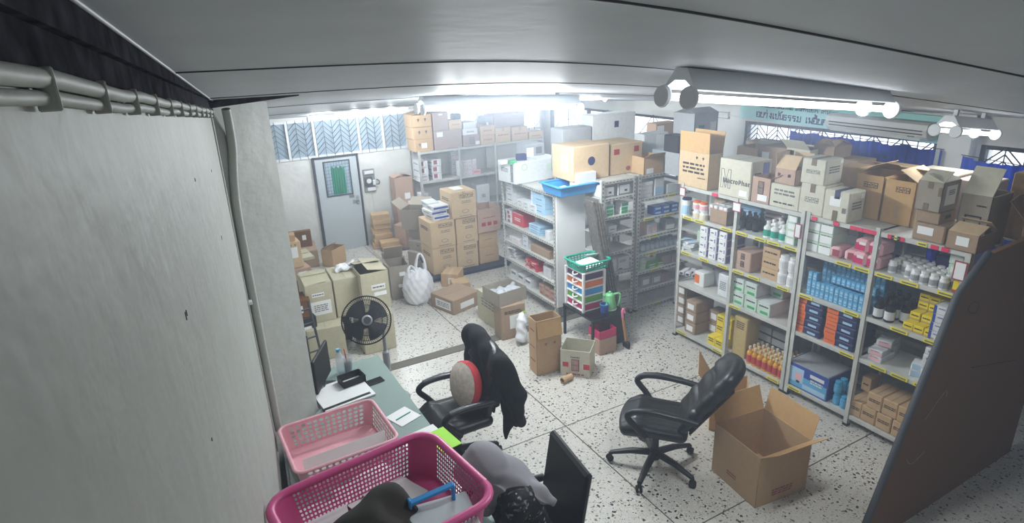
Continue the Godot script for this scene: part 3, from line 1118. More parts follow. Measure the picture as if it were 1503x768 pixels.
# ---------------------------------------------------------------- racks
func racks() -> void:
	var tags_a := []
	for t in [[0, 1.53, 0.12], [0, 1.53, 0.36], [0, 1.53, 0.88], [0, 1.11, 0.12], [0, 1.11, 0.5], [0, 1.11, 0.87], [0, 0.10, 0.14], [0, 0.10, 0.9], [1, 1.53, 0.1], [1, 1.53, 0.42], [1, 1.53, 0.64], [1, 1.53, 0.9], [1, 1.11, 0.1], [1, 1.11, 0.38], [1, 1.11, 0.86], [1, 0.71, 0.1], [1, 0.10, 0.1], [1, 0.10, 0.88]]:
		tags_a.append(t + ["yellow_tag"])
	tags_a.append([0, 1.87, 0.62, "pink_tag", 0.08])
	rack("white steel shelf rack with yellow tags, nearer the back of the room", Vector3(4.89, 0, -4.94), -90, [0.0, 0.77, 1.53], 0.45, 1.90, [[0.10, 0.71, 1.11, 1.53, 1.87], [0.10, 0.71, 1.11, 1.53, 1.87]],
		{"tags": tags_a, "cards": [[0.03, 1.80, 0.09, 0.10], [0.80, 1.78, 0.11, 0.10], [1.52, 1.70, 0.07, 0.14]], "group": ""})
	var tags_b := []
	for t in [[0, 1.53, 0.62], [0, 1.53, 0.9], [0, 1.11, 0.1], [0, 1.11, 0.85], [0, 0.71, 0.88], [0, 0.12, 0.12], [1, 1.53, 0.14], [1, 1.53, 0.46], [1, 1.53, 0.9], [1, 1.11, 0.45], [1, 1.11, 0.86], [1, 0.71, 0.28], [1, 0.71, 0.56], [1, 0.71, 0.85]]:
		tags_b.append(t + ["yellow_tag"])
	for t in [[0, 1.87, 0.07], [0, 1.87, 0.42], [0, 1.87, 0.68], [0, 1.87, 0.78], [0, 1.87, 0.88], [0, 1.87, 0.97], [1, 1.87, 0.14], [1, 1.87, 0.26], [1, 1.87, 0.66], [1, 1.87, 0.78]]:
		tags_b.append(t + ["pink_tag", 0.055])
	for t in [[1, 1.87, 0.2], [1, 1.87, 0.52]]:
		tags_b.append(t + ["yellow_tag", 0.07])
	rack("white steel shelf rack at the right front, nearest the camera, with blue boxes", Vector3(4.89, 0, -3.36), -90, [0.0, 0.64, 1.31], 0.45, 1.90, [[0.12, 0.71, 1.11, 1.53, 1.87], [0.12, 0.71, 1.11, 1.53, 1.87]],
		{"tags": tags_b, "cards": [[1.30, 1.72, 0.09, 0.15]]})
	rack("second row of white racks standing behind the front racks", Vector3(5.56, 0, -5.64), -90, [0.0, 1.2, 2.4, 3.6], 0.62, 1.90, [[0.10, 0.71, 1.11, 1.53, 1.87], [0.10, 0.71, 1.11, 1.53, 1.87], [0.10, 0.71, 1.11, 1.53, 1.87]])
	rack("white rack turned sideways in the middle, with a white board on its end", Vector3(3.93, 0, -7.49), -90, [0.0, 1.36], 0.43, 1.70, [[0.20, 0.50, 0.766, 1.03, 1.34, 1.68]], {"slots": true})
	rack("slotted rack at the back, left of the two, behind the leaning planks", Vector3(4.36, 0, -5.71), 0, [0.0, 0.49], 0.40, 1.86, [[0.11, 0.355, 0.635, 0.92, 1.17, 1.39, 1.63, 1.84]], {"slots": true})
	rack("slotted rack at the back, right of the two, next to the front racks", Vector3(4.93, 0, -5.71), 0, [0.0, 1.20], 0.40, 1.86, [[0.05, 0.30, 0.555, 0.80, 1.04, 1.28, 1.54, 1.84]],
		{"slots": true, "tags": [[0, 1.54, 0.45, "yellow_tag"], [0, 1.28, 0.12, "yellow_tag"], [0, 1.28, 0.42, "yellow_tag"], [0, 1.04, 0.2, "yellow_tag"], [0, 0.80, 0.2, "yellow_tag"], [0, 0.555, 0.25, "yellow_tag"], [0, 0.05, 0.3, "yellow_tag"]]})
	rack("tall rack standing back to back behind the two slotted racks", Vector3(4.36, 0, -6.14), 0, [0.0, 0.9, 1.75], 0.62, 1.86, [[0.12, 0.6, 1.2, 1.84], [0.12, 0.6, 1.2, 1.84]])
	rack("low wide rack along the far wall loaded with cartons on top", Vector3(3.74, 0, -10.25), 0, [0.0, 0.78, 1.53, 2.6], 0.48, 1.72, [[0.12, 0.58, 1.16, 1.70], [0.12, 0.58, 1.16, 1.70], [0.12, 0.58, 1.16, 1.70]])
	# white board closing the end of the sideways rack
	var b := begin()
	cbox(b, Vector3(4.15, 0.96, -6.065), Vector3(0.44, 1.56, 0.02), 0.003)
	tag(put("board", done(b), M.white), "tall white board fixed to the end of the sideways rack", "board")
	# planks leaning against it
	for k in 4:
		var st := begin()
		var foot := Vector3(4.31 + 0.032 * k, 0, -5.40 + 0.01 * k)
		var head := Vector3(4.135 + 0.030 * k, 1.66 - 0.012 * k, -5.66 + 0.012 * k)
		var up := (head - foot).normalized()
		var side := Vector3(0.25, 0, -1).normalized()
		side = (side - up * side.dot(up)).normalized()
		cbox(st, (foot + head) / 2 + up * 0.01, Vector3(0.30, head.distance_to(foot), 0.024), 0.003, Basis(side, up, side.cross(up)))
		var o := put("plank", done(st), M.plank_grey)
		tag(o, ["weathered grey plank leaning by the kettle table, frontmost of four", "weathered grey plank leaning, second of four from the kettle", "weathered grey plank leaning, third of four from the kettle", "weathered grey plank leaning, rearmost of four by the slotted rack"][k], "plank", "grey planks leaning at the rack end")


# ---------------------------------------------------------------- door, meter and other things on the far wall
func far_wall_things() -> void:
	var st := begin()
	cbox(st, Vector3(2.395, 0.845, -10.81), Vector3(0.73, 1.69, 0.04), 0.004)
	var d := struct("door_1", done(st), M.door_grey)
	for e in [[2.01, 0.86, 0.035, 1.74], [2.785, 0.86, 0.025, 1.74], [2.4, 1.715, 0.78, 0.03]]:
		var f := begin()
		box(f, Vector3(e[0], e[1], -10.805), Vector3(e[2], e[3], 0.06))
		struct("door_frame", done(f), M.frame_dark, d)
	var p := begin()
	cbox(p, Vector3(2.40, 1.33, -10.788), Vector3(0.44, 0.60, 0.006), 0.001)
	struct("door_pane", done(p), M.pane_frosted, d)
	for e in [[2.175, 1.33, 0.02, 0.62], [2.625, 1.33, 0.02, 0.62], [2.40, 1.635, 0.47, 0.02], [2.40, 1.025, 0.47, 0.02]]:
		var f := begin()
		box(f, Vector3(e[0], e[1], -10.784), Vector3(e[2], e[3], 0.014))
		struct("pane_frame", done(f), M.frame_dark, d)
	var cl := begin()
	cl.set_smooth_group(0)
	for i in 40:
		var x0 := 2.29 + i * 0.24 / 40
		var x1 := x0 + 0.24 / 40
		quad(cl, Vector3(x0, 1.05, -10.776 + 0.006 * sin(i * 0.9)), Vector3(x1, 1.05, -10.776 + 0.006 * sin((i + 1) * 0.9)), Vector3(x1, 1.53 + 0.02 * sin(i * 0.5), -10.78 + 0.004 * sin((i + 1) * 0.9)), Vector3(x0, 1.53 + 0.02 * sin(i * 0.5), -10.78 + 0.004 * sin(i * 0.9)))
	var hang := put("door_curtain", done(cl), M.jade)
	tag(hang, "green patterned cloth hung inside the pane of the grey door", "curtain")
	var gr := begin()
	for i in 9:
		box(gr, Vector3(2.2 + i * 0.05, 1.33, -10.783), Vector3(0.005, 0.58, 0.004))
		tube(gr, [Vector3(2.18, 1.06 + i * 0.06, -10.783), Vector3(2.62, 1.10 + i * 0.06, -10.783)], 0.003, 4)
	stuff(struct("grille", done(gr), M.grille, d))
	var h := begin()
	cbox(h, Vector3(2.70, 0.90, -10.775), Vector3(0.045, 0.16, 0.02), 0.004)
	cbox(h, Vector3(2.66, 0.90, -10.755), Vector3(0.11, 0.022, 0.022), 0.004)
	struct("door_handle", done(h), M.steel, d)
	var lp := begin()
	cbox(lp, Vector3(2.60, 0.975, -10.786), Vector3(0.09, 0.05, 0.008), 0.002)
	struct("lock_plate", done(lp), M.print_grey, d)
	# electricity meter with its cable
	var m := thing("meter_box", "grey electricity meter board on the wall right of the door", "meter", Vector3(2.96, 1.0, -10.82))
	put("backboard", cbox_mesh(Vector3(0.21, 0.42, 0.03), 0.004), M.meter, m)
	var q := begin()
	cbox(q, Vector3(-0.02, 0.20, 0.035), Vector3(0.14, 0.16, 0.05), 0.008)
	put("meter", done(q), M.frame_dark, m)
	put("dial", mark_mesh("disc", 0.09, 0.09), M.frame_white, m).position = Vector3(-0.02, 0.21, 0.061)
	q = begin()
	cbox(q, Vector3(0.075, 0.17, 0.04), Vector3(0.05, 0.09, 0.05), 0.006)
	put("breaker", done(q), M.frame_white, m)
	q = begin()
	cbox(q, Vector3(0.0, 0.36, 0.03), Vector3(0.17, 0.06, 0.03), 0.006)
	cbox(q, Vector3(0.02, 0.05, 0.03), Vector3(0.15, 0.06, 0.03), 0.006)
	put("terminal_cover", done(q), M.frame_white, m)
	put("cable", tube_mesh([Vector3(0.02, 0.0, 0.01), Vector3(0.03, -0.4, 0.008), Vector3(0.01, -0.95, 0.008)], 0.006, 6), M.frame_white, m)
	put("cable", tube_mesh(curve([Vector3(0.10, 0.14, 0.04), Vector3(0.16, 0.13, 0.04), Vector3(0.18, 0.18, 0.03), Vector3(0.13, 0.22, 0.02)], 4), 0.008, 6), M.black, m)
	var nt := thing("notice", "small grey notice low on the far wall beside the flat boxes", "notice", Vector3(3.10, 0.22, -10.825))
	put("sheet", cbox_mesh(Vector3(0.13, 0.15, 0.008), 0.002), M.paper, nt)
	put("printed_panel", mark_mesh("band", 0.10, 0.05), M.jade, nt).position = Vector3(0, 0.09, 0.005)


# ---------------------------------------------------------------- chairs, desk, fan, table
func office_chair(label: String, at: Vector3, yaw: float, lean: float, o := {}) -> Node3D:      # faces local +z
	var r := thing("office_chair", label, "chair", at, yaw)
	var sw := 0.52
	for k in 5:
		var a: float = TAU * k / 5 + o.get("spin", 0.3)
		var d := Vector3(sin(a), 0, cos(a))
		put("leg", tube_mesh([d * 0.03 + Vector3(0, 0.135, 0), d * 0.2 + Vector3(0, 0.125, 0), d * 0.37 + Vector3(0, 0.085, 0)], [0.036, 0.030, 0.022], 8, 0.75), M.black, r)
		var c := begin()
		for s in [-1, 1]:
			lathe(c, [V(0, -0.009), V(0.026, -0.009), V(0.03, -0.004), V(0.03, 0.004), V(0.026, 0.009), V(0, 0.009)], 14, Transform3D(Basis(Vector3.UP, a + 0.5) * Basis(Vector3.BACK, PI / 2), d * 0.375 + Basis(Vector3.UP, a + 0.5) * Vector3(s * 0.016, 0, 0) + Vector3(0, 0.031, 0)))
		tube(c, [d * 0.37 + Vector3(0, 0.05, 0), d * 0.37 + Vector3(0, 0.085, 0)], 0.016, 8)
		put("caster", done(c), M.rubber, r)
	put("gas_column", lathe_mesh([V(0, 0.08), V(0.045, 0.08), V(0.045, 0.17), V(0.03, 0.175), V(0.03, 0.40), V(0.10, 0.405), V(0.10, 0.425), V(0, 0.425)], 16), M.black, r)
	var mech := begin()
	cbox(mech, Vector3(0, 0.415, -0.02), Vector3(0.20, 0.05, 0.30), 0.012)
	put("tilt_mechanism", done(mech), M.black, r)
	# seat: a padded block with a rolled front and seams
	var dent := func(v: Vector3) -> Vector3:
		var u := v
		if u.y > 0.50:
			u.y -= 0.018 * exp(-(u.x * u.x + u.z * u.z) / 0.03)
			if absf(absf(u.x) - 0.15) < 0.012:
				u.y -= 0.007
		return u
	var bones := []
	for i in 11:
		var x := lerpf(-0.215, 0.215, i / 10.0)
		var u := absf(i - 5) / 5.0
		bones.append([Vector3(x, 0.475 - 0.008 * u * u, -0.21), 0.042, Vector3(x, 0.49 - 0.008 * u * u, 0.14), 0.045, 0.05])
		bones.append([Vector3(x, 0.49 - 0.008 * u * u, 0.14), 0.045, Vector3(x, 0.455, 0.25 - 0.03 * u * u), 0.04, 0.05])
	put("seat", nets_mesh(bones, 0.016, 0.03, dent), M.leather, r)
	put("seat_pan", cbox_mesh(Vector3(0.46, 0.03, 0.42), 0.012), M.black, r).position = Vector3(0, 0.42, 0)
	# backrest leaning by "lean" degrees
	var bk := Basis(Vector3.RIGHT, -deg_to_rad(lean))
	var hinge := Vector3(0, 0.52, -0.24)
	bones = []
	var hb: float = o.get("back", 0.62)
	if o.get("panel", false):
		var pn := begin()
		cbox(pn, hinge + bk * Vector3(0, hb * 0.55, 0), Vector3(0.50, hb * 1.1, 0.05), 0.018, bk)
		put("backrest", done(pn), M.leather, r)
	else:
		for i in 11:
			var u := absf(i - 5) / 5.0
			var x := lerpf(-0.20, 0.20, i / 10.0)
			for j in 4:
				var y0 := j * hb / 4
				var y1 := (j + 1) * hb / 4 * (1.0 if j < 3 else 1.0 - 0.10 * u * u)
				bones.append([hinge + bk * Vector3(x, y0, 0.03 * u * u), 0.036, hinge + bk * Vector3(x * (1.0 if j < 3 else 0.93), y1, 0.03 * u * u), 0.036 if j < 2 else 0.046, 0.05])
		var seam := func(v: Vector3) -> Vector3:
			var q := bk.inverse() * (v - hinge)
			if q.z > 0.02 and (absf(q.y - hb * 0.33) < 0.012 or absf(q.y - hb * 0.68) < 0.012):
				v -= bk * Vector3(0, 0, 0.008)
			return v
		put("backrest", nets_mesh(bones, 0.016, 0.05, seam), M.leather, r)
		var sh := begin()
		cbox(sh, hinge + bk * Vector3(0, hb * 0.42, -0.04), Vector3(0.40, hb * 0.85, 0.02), 0.009, bk)
		put("back_shell", done(sh), M.black, r)
	put("back_bracket", tube_mesh([Vector3(0, 0.41, -0.1), Vector3(0, 0.42, -0.26), hinge + bk * Vector3(0, 0.12, -0.06)], [0.03, 0.03, 0.025], 8, 0.6), M.black, r)
	for s in [-1, 1]:
		var x: float = s * 0.285
		var back := hinge + bk * Vector3(x, 0.16, 0.0)
		put("armrest", tube_mesh(curve([back, Vector3(x, 0.685, -0.16), Vector3(x, 0.70, 0.02), Vector3(x, 0.685, 0.15), Vector3(x, 0.63, 0.20), Vector3(x * 0.98, 0.54, 0.13), Vector3(x * 0.9, 0.45, 0.06)], 5), 0.026, 10), M.black, r)
		var pad := begin()
		tube(pad, curve([Vector3(x, 0.69, -0.18), Vector3(x, 0.71, 0.0), Vector3(x, 0.695, 0.15)], 5), 0.033, 10, 0.6)
		put("arm_pad", done(pad), M.leather, r)
	return r


func furniture() -> void:
	office_chair("black leather office chair reclined in front of the open cartons", Vector3(3.03, 0, -3.19), -138, 34, {"spin": 0.1, "back": 0.62})
	office_chair("black office chair at the desk with a jacket over its back", Vector3(1.62, 0, -4.12), -90, 14, {"spin": 0.5, "back": 0.52})
	# the chair the woman sits on
	office_chair("black office chair under the seated woman, its flat back upright", Vector3(1.42, 0, -2.60), -97, 9, {"spin": 0.9, "back": 0.50, "panel": true})
	# desk
	var d := thing("desk", "long office desk with a green glass top against the left wall", "desk", Vector3(0.72, 0, -3.3))
	var flat := Transform3D(Basis(Vector3.RIGHT, Vector3.BACK, Vector3.UP), Vector3(-0.72, 0, 3.3))
	put("desk_top", prism_mesh(PackedVector2Array([V(1.265, -5.01), V(0.60, -5.01), V(0.60, -4.40), V(0.25, -4.02), V(0.02, -1.6), V(1.265, -1.6)]), 0.708, 0.743, flat), M.steel, d)
	for q in [[V(1.262, -5.008), V(0.603, -5.008), V(0.603, -4.40), V(0.255, -4.0), V(0.262, -3.9), V(1.262, -3.9)], [V(1.262, -3.894), V(0.26, -3.894), V(0.15, -2.8), V(1.262, -2.8)], [V(1.262, -2.794), V(0.15, -2.794), V(0.04, -1.603), V(1.262, -1.603)]]:
		put("glass_sheet", prism_mesh(PackedVector2Array(q), 0.7435, 0.752, flat), M.glass_desk, d)
	for k in 3:
		var g := begin()
		cbox(g, Vector3(0.22, 0.355, -1.68 + k * 1.68), Vector3(0.60, 0.70, 0.03), 0.004)
		put("side_panel", done(g), M.steel, d)
	var back := begin()
	cbox(back, Vector3(-0.07, 0.40, 0), Vector3(0.03, 0.62, 3.3), 0.004)
	put("back_panel", done(back), M.steel, d)
	# fan
	var f := thing("pedestal_fan", "grey pedestal fan standing at the end of the desk", "fan", Vector3(1.44, 0, -5.40))
	put("base", lathe_mesh([V(0, 0), V(0.19, 0), V(0.20, 0.012), V(0.18, 0.03), V(0.06, 0.05), V(0.03, 0.09), V(0, 0.09)], 28), M.steel, f)
	put("pole", lathe_mesh([V(0, 0.05), V(0.028, 0.05), V(0.028, 0.40), V(0.036, 0.41), V(0.036, 0.56), V(0.018, 0.58), V(0.018, 0.84), V(0, 0.84)], 14), M.steel, f)
	var head := Vector3(-0.15, 0.95, 0.0)
	var look := Basis.looking_at(-Vector3(-0.15, 0.42, 1.0).normalized(), Vector3.UP)     # local z points to where it blows
	var hs := begin()
	tube(hs, [Vector3(-0.02, 0.80, -0.02), head + look * Vector3(0, 0, -0.10)], [0.035, 0.05], 10)
	tube(hs, [head + look * Vector3(0, 0, -0.2), head + look * Vector3(0, 0, -0.04)], [0.055, 0.075], 14)
	put("motor", done(hs), M.charcoal, f)
	for side in 2:
		var cg := begin()
		var zf := 0.055 if side == 0 else -0.055
		for i in 72:
			var a := TAU * i / 72
			var pts := []
			for k in 6:
				var rr := lerpf(0.045, 0.235, k / 5.0)
				pts.append(head + look * Vector3(cos(a + k * 0.05) * rr, sin(a + k * 0.05) * rr, zf * (1.0 - pow(k / 5.0, 2.2))))
			tube(cg, pts, 0.0021, 4)
		for q in [[0.235, 0.0, 0.007], [0.15, zf * 0.7, 0.003], [0.20, zf * 0.42, 0.0025]]:
			var ring := []
			for i in 37:
				ring.append(head + look * Vector3(cos(TAU * i / 36) * q[0], sin(TAU * i / 36) * q[0], q[1]))
			tube(cg, ring, q[2], 6)
		put("guard", done(cg), M.charcoal, f)
	for k in 4:
		var bl := begin()
		for s in 6:
			var a0 := TAU * k / 4 + s * 0.2
			var a1 := a0 + 0.2
			var t0 := 0.02 - s * 0.006
			quad(bl, head + look * Vector3(cos(a0) * 0.05, sin(a0) * 0.05, t0), head + look * Vector3(cos(a0) * 0.20, sin(a0) * 0.20, t0), head + look * Vector3(cos(a1) * 0.20, sin(a1) * 0.20, t0 - 0.006), head + look * Vector3(cos(a1) * 0.05, sin(a1) * 0.05, t0 - 0.006))
		put("blade", done(bl), M.frame_dark, f)
	var hub := put("hub", lathe_mesh([V(0, 0), V(0.05, 0), V(0.052, 0.012), V(0.04, 0.02), V(0, 0.022)], 20), M.steel, f)
	hub.transform = Transform3D(look * Basis(Vector3.RIGHT, PI / 2), head + look * Vector3(0, 0, 0.05))
	put("hub_badge", lathe_mesh([V(0, 0.02), V(0.034, 0.02), V(0.034, 0.026), V(0, 0.026)], 20), M.frame_dark, f).transform = hub.transform
	# black side table with the drawer tower, kettle and cup
	var t := thing("side_table", "black side table carrying the drawer tower and the green kettle", "table", Vector3(4.03, 0, -5.40))
	var tt := begin()
	cbox(tt, Vector3(0, 0.40, 0), Vector3(0.50, 0.025, 0.62), 0.004)
	put("table_top", done(tt), M.black_glossy, t)
	var sd := begin()
	cbox(sd, Vector3(0.235, 0.195, 0.0), Vector3(0.02, 0.39, 0.58), 0.003)
	put("side_panel", done(sd), M.black, t)
	sd = begin()
	cbox(sd, Vector3(0.06, 0.195, 0.28), Vector3(0.34, 0.39, 0.02), 0.003)
	put("front_panel", done(sd), M.black, t)
	for q in [[-0.23, 0.29], [-0.23, -0.29]]:
		var lg := begin()
		cbox(lg, Vector3(q[0], 0.195, q[1]), Vector3(0.03, 0.39, 0.03), 0.003)
		put("leg", done(lg), M.black, t)
	var dt := thing("drawer_tower", "white plastic drawer tower with five drawers of different colours", "drawers", Vector3(3.965, 0.4127, -5.50))
	var w := 0.30
	var dp := 0.36
	var hh := 0.50
	for x in [-w / 2, w / 2]:
		for z in [-dp / 2, dp / 2]:
			var pz := begin()
			cbox(pz, Vector3(x, hh / 2, z), Vector3(0.032, hh, 0.032), 0.006)
			put("corner_post", done(pz), M.white, dt)
	for k in 6:
		var sp := begin()
		cbox(sp, Vector3(0, 0.012 + k * (hh - 0.024) / 5, 0), Vector3(w, 0.018, dp), 0.004)
		put("shelf", done(sp), M.white, dt)
	var cols := ["magenta", "apple", "tray_blue", "orange", "purple"]
	for k in 5:
		var dr := begin()
		cbox(dr, Vector3(0, 0.058 + k * (hh - 0.024) / 5, 0), Vector3(w - 0.035, 0.072, dp - 0.004), 0.008)
		var dd := put("drawer", done(dr), M[cols[k]], dt)
		dd.set_meta("label", ["magenta drawer", "apple green drawer", "blue drawer", "orange drawer", "dark purple drawer"][k])
		var kn := begin()
		tube(kn, curve([Vector3(-w / 2 + 0.015, 0.078 + k * (hh - 0.024) / 5, -0.05), Vector3(-w / 2 - 0.012, 0.062 + k * (hh - 0.024) / 5, -0.02), Vector3(-w / 2 - 0.012, 0.062 + k * (hh - 0.024) / 5, 0.02), Vector3(-w / 2 + 0.015, 0.078 + k * (hh - 0.024) / 5, 0.05)], 4), 0.009, 8)
		put("handle", done(kn), M.white, dd)
	basket("green plastic basket of papers on top of the drawer tower", Vector3(4.0, 0.915, -5.50), Vector3(0.42, 0.10, 0.36), 0, "teal", 7, 3, 0.012)
	sheet("stack of white papers lying in the green basket", Vector3(3.98, 0.955, -5.46), Vector2(0.30, 0.21), 12, 0.02, "paper", 8)
	sheet("white folded sheet sticking up from the green basket", Vector3(4.13, 0.99, -5.60), Vector2(0.16, 0.16), -20, 0.004, "paper", -35)
	# kettle
	var k := thing("kettle", "light green electric kettle on the black side table", "kettle", Vector3(4.155, 0.4127, -5.26), -25)
	put("body", lathe_mesh([V(0, 0), V(0.078, 0), V(0.08, 0.02), V(0.078, 0.05), V(0.055, 0.17), V(0.056, 0.18), V(0.04, 0.20), V(0, 0.207)], 24, Transform3D(), true), M.kettle_green, k)
	put("lid_knob", lathe_mesh([V(0, 0.20), V(0.018, 0.205), V(0.016, 0.222), V(0, 0.226)], 12), M.kettle_green, k)
	put("handle", tube_mesh(curve([Vector3(0.05, 0.185, 0), Vector3(0.11, 0.19, 0), Vector3(0.125, 0.14, 0), Vector3(0.11, 0.06, 0), Vector3(0.10, 0.03, 0)], 5), 0.013, 8), M.kettle_green, k)
	put("spout", prism_mesh(PackedVector2Array([V(-0.045, 0.13), V(-0.085, 0.185), V(-0.05, 0.185)]), -0.018, 0.018), M.kettle_green, k)
	put("base_plate", lathe_mesh([V(0, 0), V(0.085, 0), V(0.085, 0.012), V(0, 0.012)], 24), M.white, k)
	vessel("cup", "blue plastic cup on the black table between the drawers and kettle", "cup", Vector3(4.045, 0.4127, -5.22), [["cup", "deep_blue", [V(0, 0), V(0.045, 0), V(0.052, 0.10), V(0.05, 0.10), V(0.044, 0.01), V(0, 0.01)]], ["rim", "aqua", [V(0.05, 0.095), V(0.056, 0.096), V(0.055, 0.106), V(0.049, 0.106)]]], "", 18)
	# things under and beside the table
	carton("pink plastic crate under the black side table", Vector3(3.93, 0.20, -5.10), Vector3(0.24, 0.10, 0.22), 0, "magenta", {"name": "crate", "cat": "crate", "open": [-1, -1, -1, -1]})
	carton("small kraft box under the pink crate beneath the black table", Vector3(3.93, 0.0, -5.10), Vector3(0.25, 0.20, 0.23), 0, "kraft_pink", {})
	var br := thing("broom", "wooden brush handle with a pink grip leaning beside the black table", "brush", Vector3(4.18, 0, -5.02))
	put("stick", tube_mesh([Vector3(0.02, 0.05, 0.03), Vector3(0.03, 0.36, -0.06)], 0.016, 8), M.wood_stick, br)
	put("grip", tube_mesh(curve([Vector3(0.03, 0.34, -0.055), Vector3(0.03, 0.42, -0.07), Vector3(0.05, 0.45, -0.07), Vector3(0.06, 0.40, -0.06)], 4), 0.016, 8), M.pink, br)
	var hd := begin()
	cbox(hd, Vector3(0.02, 0.04, 0.035), Vector3(0.05, 0.08, 0.10), 0.01)
	put("head", done(hd), M.charcoal, br)


# a plastic basket: rim, posts and bars, solid floor; nx, ny windows along the long side and in height
func basket(label: String, at: Vector3, size: Vector3, yaw: float, m: String, nx: int, ny: int, bar: float, shape := "square") -> Node3D:
	var r := thing("basket", label, "basket", at, yaw)
	var w := size.x
	var h := size.y
	var d := size.z
	var taper := 0.92
	var rad := 0.05 if shape == "square" else 0.10
	var loop := func(k: float, grow: float) -> Array:      # a rounded rectangle at height share k
		var s := lerpf(taper, 1.0, k)
		var out := []
		for c in 4:
			var sx := 1 if c == 0 or c == 3 else -1
			var sz := 1 if c < 2 else -1
			for a in 6:
				var ang := (c * 90 + a * 18) * PI / 180
				out.append(Vector3(sx * (w / 2 * s - rad) + cos(ang) * (rad + grow), h * k, sz * (d / 2 * s - rad) + sin(ang) * (rad + grow)))
		out.append(out[0])
		return out
	var rim := begin()
	tube(rim, loop.call(1.0, 0.008), bar * 1.3, 8, 0.7)
	put("rim", done(rim), M[m], r)
	var base := begin()
	var lp: Array = loop.call(0.0, 0.0)
	var poly := PackedVector2Array()
	for i in lp.size() - 1:
		poly.append(Vector2(lp[i].x, lp[i].z))
	prism(base, poly, 0.0, 0.006, Transform3D(Basis(Vector3.RIGHT, Vector3.BACK, Vector3.UP), Vector3.ZERO))
	put("bottom", done(base), M[m], r)
	# walls: perforated panels, with round or square holes left open
	var lo: Array = loop.call(0.02, 0.0)
	var hi: Array = loop.call(1.0, 0.0)
	for side in 4:
		var st := begin()
		var i0: int = [23, 5, 11, 17][side]
		var i1: int = [0, 6, 12, 18][side] if side > 0 else 24
		var a0: Vector3 = lo[i0]
		var b0: Vector3 = lo[i1]
		var a1: Vector3 = hi[i0]
		var b1: Vector3 = hi[i1]
		var length := a1.distance_to(b1)
		var n := maxi(3, int(round(nx * length / (w - 2 * rad))))
		var up := a1 - a0
		for j in ny:
			for i in n:
				var u0 := float(i) / n
				var u1 := float(i + 1) / n
				var v0 := 0.08 + 0.84 * j / ny
				var v1 := 0.08 + 0.84 * (j + 1) / ny
				var at_uv := func(u: float, v: float) -> Vector3:
					return (a0.lerp(b0, u)).lerp(a1.lerp(b1, u), v)
				var q := [at_uv.call(u0, v0), at_uv.call(u1, v0), at_uv.call(u1, v1), at_uv.call(u0, v1)]
				var c: Vector3 = (q[0] + q[2]) / 2
				var k := 12 if shape == "square" else 8
				var hole := []
				var fill := 0.36 if shape == "square" else 0.34
				for s in k:
					var ang := TAU * s / k + PI * 1.25
					hole.append(c + (q[1] - q[0]) * fill * cos(ang) + (q[3] - q[0]) * fill * sin(ang))
				var per := k / 4
				for e in 4:
					for s in per:
						var x0: Vector3 = (q[e] as Vector3).lerp(q[(e + 1) % 4], float(s) / per)
						var x1: Vector3 = (q[e] as Vector3).lerp(q[(e + 1) % 4], float(s + 1) / per)
						quad(st, x0, x1, hole[(e * per + s + 1) % k], hole[e * per + s])
		quad(st, a0, b0, a0.lerp(a1, 0.08) + (b0 - a0) + (b1 - a1 - b0 + a0) * 0.08, a0.lerp(a1, 0.08))
		quad(st, a0.lerp(a1, 0.92), a0.lerp(a1, 0.92) + (b0 - a0).lerp(b1 - a1, 0.92), b1, a1)
		put("wall", done(st), M[m], r)
		var cn := begin()
		cn.set_smooth_group(0)
		var j0: int = [0, 6, 12, 18][side]
		for s in 5:
			quad(cn, lo[j0 + s], lo[j0 + s + 1], hi[j0 + s + 1], hi[j0 + s])
		put("corner", done(cn), M[m], r)
	return r


func sheet(label: String, at: Vector3, size: Vector2, yaw: float, thick := 0.003, m := "paper", tilt := 0.0) -> Node3D:
	var r := thing("paper_sheet" if thick < 0.006 else "paper_stack", label, "paper", at, yaw)
	r.rotation_degrees.x = tilt
	put("sheet", cbox_mesh(Vector3(size.x, thick, size.y), 0.0008), M[m], r)
	return r


